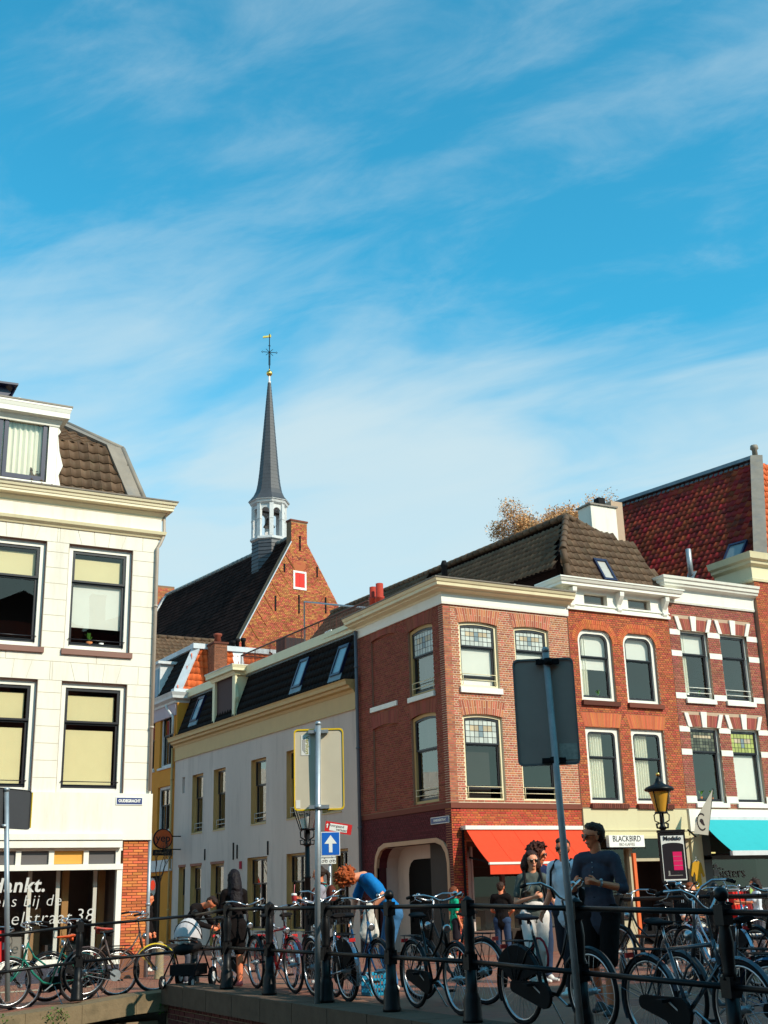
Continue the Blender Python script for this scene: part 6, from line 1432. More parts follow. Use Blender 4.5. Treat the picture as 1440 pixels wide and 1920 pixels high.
for i, p in enumerate(pts): iron_post(ra, *p, ball=i in (4, 7, 9))
for a, b in zip(pts, pts[1:]): rail_between(ra, a, b)
rq = thing('quay_railing', 'black iron railing on the quay wall sloping down to the left edge', 'railing', (5, 20.07, 0))
pts = [(7.30, 20.07, 0.19), (5.38, 20.07, 0.09), (3.46, 20.07, -0.06), (1.5, 20.07, -0.2), (-0.4, 20.07, -0.25)]
for p in pts[1:]: iron_post(rq, *p, ball=False)
for a, b in zip(pts, pts[1:]): rail_between(rq, a, b)
rf = thing('far_bridge_railing', 'black iron railing on the far side of the bridge behind the blue-shirted man', 'railing', (12.5, 15, 0.28))
pts = [(12.5, 15.4, 0.27), (12.5, 13.3, 0.28), (12.5, 11.4, 0.28), (12.5, 9.5, 0.28), (12.5, 7.6, 0.28), (12.5, 5.6, 0.28)]
for i, p in enumerate(pts): iron_post(rf, *p, ball=i % 2 == 1)
for a, b in zip(pts, pts[1:]): rail_between(rf, a, b)
pts = [(12.5, 15.4, 0.25), (14.4, 15.45, 0.25), (16.3, 15.5, 0.2), (18.2, 15.55, 0.15), (20.1, 15.6, 0.1), (22, 15.6, 0.1)]
for p in pts[1:]: iron_post(rf, *p, ball=False)
for a, b in zip(pts, pts[1:]): rail_between(rf, a, b)
mb = MB(); mb.bb(12.66, 15.0, -4, 40, 15.34, 0.2); mb.bb(12.3, -7.9, -4, 12.74, 15.3, 0.26); tag(mb.build('right_quay_wall', m_mortarq), 'low brick quay wall under the far railing at the right', 'wall')

# ------------------------------------------------------------------ road signs
def basis(c, face):   # upright board: face = direction it faces
    n_ = V((face[0], face[1], 0)).normalized(); r = V((-n_.y, n_.x, 0)); return r, n_
def sign_back(root, c, w_, h_, face, mb_, me, thick=0.03):
    """board seen from behind: back plate, folded rim, clamps, channel"""
    r, n_ = basis(c, face); mm = Matrix((r, n_, V((0,0,1)))).transposed()
    mb = MB(); mb.box(c, (w_-0.02, 0.006, h_-0.02), mtx=mm); mb.build('board', mb_, root)
    mb = MB(); e = 0.03; rr = 0.05
    # rounded rim
    P = []
    for (sx, sz, a0) in ((1,1,0),(-1,1,90),(-1,-1,180),(1,-1,270)):
        for k in range(5):
            a = math.radians(a0+k*22.5); P.append(V(c)+r*(sx*(w_/2-rr)+rr*math.cos(a))+V((0,0,sz*(h_/2-rr)+rr*math.sin(a)))+n_*(thick/2))
    n2 = len(P); 
    for i in range(n2):
        j = (i+1) % n2; ci = V(c)+n_*(thick/2); A, B = P[i], P[j]; A2 = A+(ci-A).normalized()*e*0.7; B2 = B+(ci-B).normalized()*e*0.7
        mb.quad([A, B, B2, A2]); mb.quad([A, B, B-n_*thick*1.3, A-n_*thick*1.3]); mb.quad([A2, B2, B2-n_*thick, A2-n_*thick])
    mb.build('rim', me, root)
    return r, n_, mm
m_sback = mat('sign_back_tan', (0.60,0.53,0.40), 0.5, var=0.08)
m_sbackd = mat('sign_back_grey', (0.34,0.28,0.24), 0.5, var=0.15)
m_sy = mat('sign_yellow', (0.80,0.52,0.01), 0.4)
def pole(root, x, y, z0, z1, r=0.03, lean=(0,0), m=None):
    mb = MB(); mb.tube([(x, y, z0), (x+lean[0], y+lean[1], z1)], r, 12); mb.lathe((x+lean[0], y+lean[1], z1), [(r*1.12,-0.02),(r*1.12,0.01),(r*0.6,0.03)], 12); return mb.build('pole', m or m_galv, root)
# sign 1: yellow rimmed back
s1 = thing('road_sign', 'yellow rimmed road sign seen from behind on a grey pole, facing away', 'road sign', (6.8, 14.25, 0.28))
pole(s1, 6.8, 14.30, 0.28, 3.68, 0.036, (0.0, -0.10))
pc = V((6.8, 14.2, 0)); fdir = V((-0.50, -0.87, 0)); back = -fdir
tl = on_plane(551, 1368, pc+back*0.06, fdir); br_ = on_plane(646, 1518, pc+back*0.06, fdir)
c = (tl+br_)/2; wS = ((br_-tl)-V((0,0,1))*(br_-tl).z).length; hS = abs(tl.z-br_.z)
r, n_, mm = sign_back(s1, c, wS, hS, fdir, m_sback, m_sy)
for dz in (hS/2-0.04, -hS/2+0.04):
    mb = MB(); mb.box(V((6.8,14.2,c.z+dz))+back*0.02, (0.26,0.05,0.045), mtx=mm); mb.lathe(V((6.8,14.22,c.z+dz-0.03)), [(0.046,0),(0.046,0.06)], 12); mb.build('clamp', m_galv, s1)
mb = MB(); q = c-r*(wS*0.26)+n_*0.006; mb.box(q+V((0,0,hS*0.30)), (0.12,0.004,0.26), mtx=mm); mb.build('sticker', m_signwhite, s1)
text('Versluys', 0.07, q+V((0,0,hS*0.30))+r*0.02+n_*0.004, (0,0,-1), r, mat('olive_ink',(0.35,0.33,0.02)), s1, ext=0.001)
for k in range(3):
    mb = MB(); mb.box(q+V((0,0,hS*0.30))+r*(-0.015-0.014*k)+n_*0.003, (0.004,0.002,0.2-0.03*k), mtx=mm); mb.build('small_print', m_ink, s1)
mb = MB(); mb.box(c-r*(wS*0.42)+n_*0.006-V((0,0,hS*0.42)), (0.055,0.004,0.10), mtx=mm); mb.build('sticker', m_signwhite, s1)
# sign 2: dark back near the viewer
s2 = thing('road_sign', 'dark grey road sign seen from behind with a torn sticker, on the nearer grey pole', 'road sign', (6.85, 9.2, 0.28))
pole(s2, 6.85, 9.10, 0.28, 3.72, 0.032, (0.0, 0.14), mat('pole_grey_blue', (0.34,0.33,0.33), 0.55, 0.2, var=0.3, scale=10))
pc = V((6.85, 9.22, 0)); fdir = V((-0.55, -0.83, 0)); back = -fdir
tl = on_plane(960, 1233, pc+back*0.05, fdir); br_ = on_plane(1088, 1436, pc+back*0.05, fdir); bl_ = on_plane(972, 1434, pc+back*0.05, fdir); trr = on_plane(1075, 1237, pc+back*0.05, fdir)
c = (tl+br_+bl_+trr)/4; wS = ((trr-tl).length+(br_-bl_).length)/2; hS = abs((tl.z+trr.z)/2-(br_.z+bl_.z)/2)
r, n_, mm = sign_back(s2, c, wS, hS, fdir, m_sbackd, mat('rim_dark', (0.16,0.16,0.16), 0.5))
for dz in (hS/2-0.04, -hS/2+0.04):
    mb = MB(); mb.box(V((6.85,9.22,c.z+dz))+back*0.01, (0.22,0.04,0.045), mtx=mm); mb.lathe(V((6.85,9.21,c.z+dz-0.03)), [(0.040,0),(0.040,0.06)], 12); mb.build('clamp', m_blackmat, s2)
mb = MB(); mb.box(c+r*(wS*0.32)+n_*0.006-V((0,0,hS*0.38)), (0.17,0.004,0.15), mtx=mm); mb.build('sticker', mat('faded_sticker', (0.42,0.42,0.36), 0.6, var=0.5, scale=30), s2)
# sign 3 at the left edge
s3_ = thing('road_sign', 'road sign seen edge-on with yellow rim at the left edge of the picture', 'road sign', (4.2, 19.9, 0))
pb = onY(14, 1878, 20.1); pt_ = onY(12, 1482, 20.1); pole(s3_, pb.x, 20.1, pb.z, pt_.z, 0.04, (pt_.x-pb.x, 0))
fdir = V((0.62, -0.78, 0)); fdir.normalize(); pc = V((pt_.x, 20.12, 0)); a_ = on_plane(57, 1520, pc, fdir); zt_ = on_plane(57, 1482, pc, fdir).z; zb_ = on_plane(57, 1556, pc, fdir).z
wS = 2*(a_-V((pt_.x, 20.12, a_.z))).length; wS = max(0.45, wS)
r, n_, mm = sign_back(s3_, V((pt_.x, 20.14, (zt_+zb_)/2)), wS, zt_-zb_, fdir, mat('dark_board', (0.05,0.05,0.055), 0.6), mat('dark_board', (0.05,0.05,0.055)))
mb = MB(); mb.box(V((pt_.x, 20.14, (zt_+zb_)/2))+r*(wS/2+0.004), (0.012, 0.06, zt_-zb_-0.06), mtx=mm); mb.build('yellow_edge', m_sy, s3_)
for dz in (-.02, zb_-zt_+0.04):
    mb = MB(); mb.lathe(V((pt_.x,20.1,zt_+dz-0.03)), [(0.05,0),(0.05,0.05)], 12); mb.build('clamp', m_galv, s3_)
# one-way sign
s4 = thing('one_way_sign', 'blue one-way sign with white arrow, bicycle plate below and tilted red board above', 'road sign', (11.0, 22.5, 0))
pc = V((11.0, 22.5, 0)); fdir = V((-0.45, -0.89, 0)).normalized(); r, n_ = basis(None, fdir); mm = Matrix((r, n_, V((0,0,1)))).transposed()
tl = on_plane(602, 1560, pc, fdir); br_ = on_plane(638, 1604, pc, fdir); c = (tl+br_)/2; wS = (br_-tl).dot(r); wS = abs(wS); hS = tl.z-br_.z
pole(s4, c.x, c.y+0.06, deck(c.x, c.y), tl.z+0.12, 0.03)
mb = MB(); mb.box(c, (wS, 0.03, hS), mtx=mm); mb.build('border', m_signwhite, s4)
mb = MB(); mb.box(c+n_*0.017, (wS-0.03, 0.008, hS-0.03), mtx=mm); mb.build('field', m_blue, s4)
mb = MB(); mb.prism([c+n_*0.022+r*a+V((0,0,z)) for a, z in ((-0.035,-hS*0.36),(0.035,-hS*0.36),(0.035,hS*0.0),(0.125,hS*0.0),(0.0,hS*0.36),(-0.125,hS*0.0),(-0.035,hS*0.0))], n_*0.004); mb.build('arrow', m_signwhite, s4)
q = on_plane(616, 1612, pc, fdir); mb = MB(); mb.box(q, (0.30, 0.02, 0.16), mtx=mm); mb.build('sub_plate', m_signwhite, s4)
text('uitgezonderd', 0.055, q+n_*0.012+V((0,0,0.045)), r, (0,0,1), m_ink, s4, ext=0.001)
mb = MB()
for dx in (-0.075, 0.08):
    for e in (-0.035, 0.035):
        cc = q+n_*0.012+r*(dx+e)+V((0,0,-0.03)); mb.tube([cc+r*(0.024*math.cos(2*PI*k/10))+V((0,0,0.024*math.sin(2*PI*k/10))) for k in range(10)], 0.004, 4, closed=True)
    mb.bar(q+n_*0.012+r*(dx-0.035)+V((0,0,-0.03)), q+n_*0.012+r*(dx+0.01)+V((0,0,0.0)), 0.006); mb.bar(q+n_*0.012+r*(dx+0.035)+V((0,0,-0.03)), q+n_*0.012+r*(dx+0.01)+V((0,0,0.005)), 0.006)
mb.build('bicycle_symbol', m_ink, s4)
a_ = on_plane(612, 1549, pc, fdir); b_ = on_plane(657, 1556, pc, fdir); d = (b_-a_).normalized(); up_ = n_.cross(d) if n_.cross(d).z > 0 else -n_.cross(d); mm2 = Matrix((d, n_, up_)).transposed(); L_ = (b_-a_).length+0.05; c2 = (a_+b_)/2
mb = MB(); mb.box(c2, (L_, 0.02, 0.20), mtx=mm2); mb.build('red_board', m_red, s4)
mb = MB(); mb.box(c2+d*0.0+n_*0.012, (L_*0.66, 0.004, 0.14), mtx=mm2); mb.build('white_panel', m_signwhite, s4)
text('Doorgaand', 0.072, c2-d*0.05+n_*0.016+up_*0.032, d, up_, m_ink, s4, ext=0.001); text('verkeer', 0.072, c2+d*0.07+n_*0.016-up_*0.034, d, up_, m_ink, s4, ext=0.001)
mb = MB(); mb.prism([c2-d*(L_*0.42)+n_*0.012+d*a+up_*z for a, z in ((-0.01,-0.03),(0.01,-0.03),(0.01,0.02),(0.03,0.02),(0,0.06),(-0.03,0.02),(-0.01,0.02))], n_*0.004); mb.build('small_arrow', m_signwhite, s4)

# ------------------------------------------------------------------ lamps
def lamp(label, c, ztop, glassm, dark=True, gold=False, k_=1.0):
    t = thing('street_lamp', label, 'street lamp', c); x, y, z = c; h = ztop
    mb = MB(); mb.lathe(V(c), [(0.17,0),(0.17,0.08),(0.13,0.12),(0.12,0.5),(0.15,0.55),(0.09,0.62),(0.065,0.9),(0.06,1.9),(0.075,1.92),(0.055,1.96),(0.045,h-0.62-z)], 12); mb.build('post', m_black, t)
    b = V((x, y, h-0.62)); wb, wt = 0.11*k_, 0.21*k_
    mb = MB(); 
    for k in range(4):
        a = PI/4+PI/2*k; d = V((math.cos(a), math.sin(a), 0)); mb.tube([b+d*0.03-V((0,0,0.22)), b+d*0.14-V((0,0,0.16)), b+d*0.15-V((0,0,0.05)), b+d*0.10], 0.014, 6)
        d2 = V((math.cos(a+PI/4), math.sin(a+PI/4), 0)); mb.tube([b+d2*0.04-V((0,0,0.30)), b+d2*0.15-V((0,0,0.30)), b+d2*0.16-V((0,0,0.22)), b+d2*0.11-V((0,0,0.22))], 0.014, 6)
    mb.lathe(b-V((0,0,0.34)), [(0.05,0),(0.09,0.03),(0.05,0.08),(0.03,0.34)], 10); mb.build('bracket', m_black, t)
    mb = MB()
    for k in range(6 if not gold else 4):
        n6 = 6 if not gold else 4; a = 2*PI*k/n6+0.3; d = V((math.cos(a), math.sin(a), 0)); mb.tube([b+d*wb*1.1, b+d*wt*1.1+V((0,0,0.42))], 0.011, 5)
    mb.lathe(b, [(wb*1.2,-0.02),(wb*1.2,0.015),(wb*0.6,0.016)], 12 if gold else 6, phase=0.3); mb.lathe(b, [(wt*1.12,0.41),(wt*1.15,0.44),(wt*0.9,0.45)], 12 if gold else 6, phase=0.3)
    if gold: mb.lathe(b, [(wt*1.35,0.43),(wt*1.45,0.46),(wt*1.3,0.50),(wt*0.6,0.56),(wt*0.35,0.60),(wt*0.3,0.64),(wt*0.15,0.70),(0.01,0.72)], 16)
    else: mb.lathe(b, [(wt*1.1,0.44),(wt*0.6,0.52),(wt*0.2,0.62),(0.02,0.68)], 6, phase=0.3)
    cage = mb.build('lantern', m_black, t)
    mb = MB(); mb.lathe(b, [(wb,0.01),(wt,0.41)], 12 if gold else 6, phase=0.3, sm=gold, caps=False); mb.build('glass', glassm, cage)
    if not gold: mb = MB(); mb.lathe(b, [(0.03,0.0),(0.035,0.15),(0.05,0.2),(0.045,0.3),(0.01,0.33)], 8); mb.build('bulb', m_greyw, cage)
    else: mb = MB(); mb.sphere(b+V((0,0,0.76)), 0.04, 8, 6); mb.build('finial', m_gold, cage)
    return t
c = on_plane(577, 1700, V((10.6,23.2,0)), V((-.485,-.875,0))); q = on_plane(577, 1520, V((c.x,c.y,0)), V((-.485,-.875,0)))
lamp('black street lamp with empty clear lantern in front of the grey-white house', (c.x, c.y, 0.0), q.z+0.25, glass_mat('lantern_glass', (0.8,0.8,0.78), 0.08), k_=1.3)
c = on_plane(1253, 1800, V((16.8,19.3,0)), V((-.485,-.875,0))); q = on_plane(1251, 1455, V((c.x,c.y,0)), V((-.485,-.875,0))); c = on_plane(1251, 1640, V((c.x,c.y,0)), V((-.485,-.875,0)))
lz = q.z
lamp('black street lamp with amber lantern standing above the advertisement box', (c.x, c.y, 0.05), lz-0.10, mat('amber_glass', (0.62,0.30,0.035), 0.25, var=0.1), gold=True)
lampc = V((c.x, c.y, 0))
# advertisement box on the lamp post
ab = thing('advertisement_box', 'framed advertisement reading Modulo with a magenta panel on the amber lamp post', 'advertisement', lampc+V((0,0,2)))
fdir = V((-.485,-.875,0)); r, n_ = basis(None, fdir); mm = Matrix((r, n_, V((0,0,1)))).transposed(); pc = lampc+n_*0.15
a_ = on_plane(1233, 1562, pc, fdir); b_ = on_plane(1292, 1656, pc, fdir); cc = (a_+b_)/2; wS = abs((b_-a_).dot(r)); hS = a_.z-b_.z
mb = MB(); mb.box(cc, (wS, 0.10, hS), mtx=mm); mb.box(cc+V((0,0,hS/2+0.03)), (wS*1.03, 0.12, 0.05), mtx=mm); mb.build('case', m_blackmat, ab)
pcx = cc+n_*0.052
mb = MB(); mb.box(pcx, (wS*0.86, 0.006, hS*0.88), mtx=mm); mb.build('poster_border', m_signwhite, ab)
mb = MB(); mb.box(pcx+n_*0.004-V((0,0,hS*0.08)), (wS*0.80, 0.006, hS*0.66), mtx=mm)
P = [pcx+n_*0.004+r*(wS*0.40*math.cos(PI*k/12))+V((0,0,hS*0.25+hS*0.05*math.sin(PI*k/12))) for k in range(13)]; mb.prism(P, n_*0.004); mb.build('poster_field', mat('poster_black', (0.015,0.01,0.015), 0.4), ab)
mb = MB(); mb.box(pcx+n_*0.009+r*wS*0.14-V((0,0,hS*0.06)), (wS*0.34, 0.004, hS*0.36), mtx=mm); mb.build('magenta_panel', mat('poster_magenta', (0.75,0.01,0.12), 0.4), ab)
mb = MB()
for k in range(1, 4): mb.box(pcx+n_*0.012+r*wS*0.14-V((0,0,hS*0.06))+V((0,0,hS*(0.18-0.09*k))), (wS*0.34, 0.003, 0.006), mtx=mm)
mb.box(pcx+n_*0.009-V((0,0,hS*0.34)), (wS*0.55, 0.003, 0.012), mtx=mm); mb.box(pcx+n_*0.009-r*wS*0.22-V((0,0,hS*0.30)), (wS*0.06, 0.003, hS*0.1), mtx=mm); mb.build('poster_lines', MATS['goods_grey'], ab)
text('Modulo', 0.115, pcx+n_*0.012+V((0,0,hS*0.385)), r, (0,0,1), m_ink, ab, bold=0.003)
mb = MB(); q = on_plane(1251, 1566, pc, fdir); P = [q+r*(0.15*math.cos(PI*k/10))+V((0,0,0.10*math.sin(PI*k/10))) for k in range(11)]; mb.prism(P, n_*-0.03); mb.build('red_cap', m_red, ab)
# banner with the bird C
bn = thing('cafe_banner', 'pale pointed cloth banner with a dark bird inside a letter C beside the turquoise awning', 'banner', (26, 26.6, 3))
pc = V((25.3, 26.7, 0)); fdir = V((-0.2, -0.98, 0)).normalized(); r, n_ = basis(None, fdir)
T = on_plane(1336, 1480, pc, fdir); Lb = on_plane(1301, 1563, pc, fdir); Rb_ = on_plane(1328, 1566, pc, fdir); Rm = on_plane(1331, 1532, pc, fdir); Lm_ = on_plane(1308, 1530, pc, fdir)
mb = MB(); mb.prism([T, Lm_, Lb, Rb_, Rm], n_*0.006); mb.build('cloth', mat('banner_cloth', (0.42,0.38,0.31), 0.8), bn)
q = on_plane(1316, 1541, pc+n_*0.012, fdir); mb = MB()
K = 18
for i in range(K): 
    a0, a1 = math.radians(50+260*i/K), math.radians(50+260*(i+1)/K); f = lambda a, e: q+r*(e*0.16*math.cos(a))+V((0,0,e*0.25*math.sin(a)))
    mb.quad([f(a0,1), f(a1,1), f(a1,0.82), f(a0,0.82)])
mb.prism([q+r*a+V((0,0,z)) for a, z in ((-0.07,0.03),(-0.04,0.08),(0.01,0.09),(0.05,0.05),(0.06,-0.02),(0.09,-0.10),(0.05,-0.10),(0.0,-0.06),(-0.04,-0.01))], n_*0.003)
mb.build('emblem', mat('emblem_dark', (0.03,0.02,0.02)), bn)
mb = MB(); mb.tube([T+V((0.02,0,0.02)), Rb_+V((0.03,0.02,0.1)), V((25.55, 27.6, 3.0))], 0.018, 6); mb.bar((25.45, 27.62, 2.95), on_plane(1290, 1556, pc, fdir), 0.04); mb.build('banner_pole', m_blackmat, bn)
# ------------------------------------------------------------------ shop goods outside
ts = thing('hanging_shirt', 'mustard yellow shirt on a hanger beside the dark shopfront', 'shirt', (26, 27.3, 2))
c = onY(1308, 1640, 27.4); top = onY(1308, 1614, 27.4).z; bot = onY(1308, 1666, 27.4).z; hh = top-bot
mb = MB(); P = [(-0.11,0.0),(-0.10,0.5),(-0.14,0.62),(-0.22,0.42),(-0.27,0.48),(-0.17,0.92),(-0.06,1.0),(0,0.95),(0.06,1.0),(0.17,0.92),(0.27,0.46),(0.22,0.40),(0.14,0.62),(0.12,0.5),(0.12,0.0)]
mb.prism([V((c.x+a*0.95, 27.38, bot+b_*hh)) for a, b_ in P], (0,0.03,0)); mb.build('cloth', mat('mustard_cloth', (0.48,0.25,0.015), 0.9, var=0.2), ts)
mb = MB(); mb.tube([V((c.x-0.15,27.4,top-0.05)), V((c.x,27.4,top+0.03)), V((c.x+0.15,27.4,top-0.05))], 0.012, 5); mb.tube([V((c.x,27.4,top+0.02)), V((c.x,27.4,top+0.12))], 0.008, 5); mb.build('hanger', m_galv, ts)
rk = thing('clothes_rack', 'clothes rack hung with bright red garments below the turquoise awning', 'clothes rack', (26,25,0))
pc = V((0, 24.8, 0)); a_ = onY(1362, 1668, 24.8); b_ = onY(1440, 1664, 24.8)
mb = MB(); 
x0, x1, zt_ = a_.x, b_.x+0.5, a_.z
mb.tube([(x0,24.8,zt_),(x1,24.8,zt_)], 0.02, 6)
for x_ in (x0, x1): mb.tube([(x_,24.8,0),(x_,24.8,zt_)], 0.02, 6); mb.tube([(x_,24.5,0.05),(x_,25.1,0.05)], 0.02, 6)
mb.build('frame', m_galv, rk)
xe = onY(1400, 1680, 24.8).x; n_ = 13
for i in range(n_):
    x_ = x0+0.06+(xe-x0-0.06)*i/n_; mb = MB(); L_ = 0.62+0.15*random.random(); f = random.uniform(-.03,.03)
    mb.hexa([V((x_,24.58,zt_-L_)), V((x_+0.035,24.58,zt_-L_)), V((x_+0.035,25.02,zt_-L_)), V((x_,25.02,zt_-L_)), V((x_+f,24.66,zt_-0.06)), V((x_+0.03+f,24.66,zt_-0.06)), V((x_+0.03+f,24.94,zt_-0.06)), V((x_+f,24.94,zt_-0.06))])
    mb.build('garment', mat('red_cloth', (0.62,0.02,0.015), 0.9) if i < 8 else mat('dark_red_cloth', (0.22,0.015,0.02), 0.9), rk)
c = onY(1411, 1672, 24.6); mb = MB(); mb.prism([V((c.x+a, 24.55, c.z+z)) for a, z in ((-0.11,-0.25),(0.13,-0.25),(0.15,0.15),(0.10,0.25),(0.03,0.2),(-0.04,0.25),(-0.10,0.22),(-0.13,0.0))], (0,0.03,0)); mb.build('green_top', mat('pale_green_cloth', (0.32,0.50,0.13), 0.9), rk)
# terrace tables
def table(label, c, w_, d_, h_, m):
    t = thing('terrace_table', label, 'table', c); c = V(c)
    mb = MB(); mb.bb(c.x-w_/2, c.y-d_/2, c.z+h_-0.04, c.x+w_/2, c.y+d_/2, c.z+h_); mb.build('table_top', m, t)
    for sx in (-1, 1):
        for sy in (-1, 1): mb = MB(); mb.bar(c+V((sx*(w_/2-0.06), sy*(d_/2-0.06), 0)), c+V((sx*(w_/2-0.06), sy*(d_/2-0.06), h_-0.04)), 0.05); mb.build('leg', m, t)
q = G(1312, 1800); table('white topped terrace table with cups near the seated red-haired person', (q.x, q.y, deck(q.x,q.y)), 1.1, 0.6, 0.74, m_signwhite)
q = G(1415, 1805); table('longer white bench table at the right edge behind the railing', (q.x, q.y, deck(q.x,q.y)), 1.9, 0.5, 0.6, m_signwhite)
mb = MB(); q = onZ(1178, 1700, 1.3); 
# bollard
q = G(298, 1836); bo = thing('stone_bollard', 'short tan stone bollard between the yellow-tyred wheel and the stroller', 'bollard', q)
mb = MB(); mb.lathe(V(q), [(0.12,0),(0.12,0.02),(0.10,0.05),(0.085,0.62),(0.095,0.66),(0.07,0.72),(0.02,0.75)], 8); mb.build('shaft', mat('bollard_tan', (0.30,0.23,0.13), 0.85, var=0.2), bo)
a_ = onY(-6, 1745, 20.2); b_ = onY(8, 1803, 20.2)
mb = MB(); mb.bb(a_.x, 20.16, b_.z, b_.x, 20.24, a_.z); rp = mb.build('life_ring_box', m_red); tag(rp, 'bright red upright box behind the quay railing, cut by the left picture edge', 'box')
mb = MB(); mb.bb(b_.x-0.05, 20.155, (a_.z+b_.z)/2-0.05, b_.x-0.02, 20.16, (a_.z+b_.z)/2+0.05); mb.build('label', m_signwhite, rp)
a_ = onY(-10, 1715, 20.5); b_ = onY(9, 1745, 20.5)
# weeds on the quay wall
wd_ = MB()
for (px_, py_, n_, s_) in ((112, 1903, 90, 0.16), (88, 1912, 40, 0.10), (300, 1890, 40, 0.10), (126, 1910, 30, 0.08), (10, 1915, 25, 0.1)):
    c = onY(px_, py_, 19.62)
    for i in range(n_):
        p = c+V((random.gauss(0,s_*0.4), -abs(random.gauss(0,s_*0.35)), random.gauss(0,s_*0.45))); e = 0.022
        wd_.quad([p+V((random.uniform(-e,e),random.uniform(-e,e),random.uniform(-e,e))) for _ in range(4)])
o_ = wd_.build('wall_weeds', m_weed, kind='stuff'); o_['label'] = 'small green weeds growing from the joints of the quay wall'; o_['category'] = 'weeds'

# ------------------------------------------------------------------ houses across the canal behind the viewer (they cast the shade and show in the panes)
def opp(label, x0, x1, h, gable, mm_, chim):
    t = thing('canal_house', label, 'house', ((x0+x1)/2, -8, 0))
    Y = -5.0; FO = Fr((0, Y), (1, 0), (0, 1)); W_ = x1-x0
    hl = []
    nW = 3
    for fl in range(4):
        for k in range(nW):
            c = x0+W_*(k+0.5)/nW; zb = 1.0+fl*3.1
            if zb+1.9 < h-0.8: hl.append((c-0.5, zb, c+0.5, zb+1.9))
    mb = MB(); wall_cells(FO, mb, x0, 0, x1-0.01, h, hl, 0, -0.3)
    if gable: mb.prism([V((x0,Y-0.02,h)), V((x1-0.01,Y-0.02,h)), V((x1-1.2,Y-0.02,h+1.4)), V(((x0+x1)/2+0.6,Y-0.02,h+2.4)), V(((x0+x1)/2-0.6,Y-0.02,h+2.4)), V((x0+1.2,Y-0.02,h+1.4))], (0,-0.4,0))
    mb.bb(x0, Y-10, 0, x1-0.01, Y-9.7, h); mb.bb(x0, Y-10, 0, x0+0.2, Y-0.3, h); mb.bb(x1-0.21, Y-10, 0, x1-0.01, Y-0.3, h); mb.build('wall', mm_, t)
    mb = MB()
    for a, zb, b_, zt_ in hl: FO.box(mb, a, zb, b_, zt_, -0.12, -0.10)
    mb.build('pane', m_interior, t)
    mb = MB(); zr = h+(2.2 if gable else 1.6)
    mb.faces([V((x0,Y-0.3,h)), V((x1-.01,Y-0.3,h)), V((x1-.01,Y-10,h)), V((x0,Y-10,h)), V(((x0+x1)/2,Y-0.3,zr)), V(((x0+x1)/2,Y-10,zr))], [(0,1,4),(2,3,5),(1,2,5,4),(3,0,4,5)]); mb.build('roof', m_tiledark, t)
    if chim: mb = MB(); mb.bb(x0+1, Y-3, h, x0+1.8, Y-2, h+2.6); mb.build('chimney', m_brickd, t)
xs = [-34,-27.5,-21,-14.8,-8.6,-2.2, 3.5, 9.4, 15.2, 21.4, 27.6, 34]; hs_ = [12.5,13.4,12.2,13.5,12.6,13.6,14.2,14.9,14.6,14.0,13.0]
lb_ = ['pale', 'dark red', 'grey', 'brown', 'ochre', 'plain red', 'orange', 'purple', 'deep red', 'light grey', 'old red']
om = [m_greywall, m_brick1d, m_greyw, m_brickd, m_yellowwall, m_brick3, m_brick2, m_brick1s, m_brick1d, m_greywall, m_brick3]
for i in range(11): opp('%s fronted canal house on the near quay behind the viewer, %s roofline' % (lb_[i], 'gabled' if i % 3 == 0 else 'straight'), xs[i], xs[i+1], hs_[i], i % 3 == 0, om[i], i % 2 == 0)

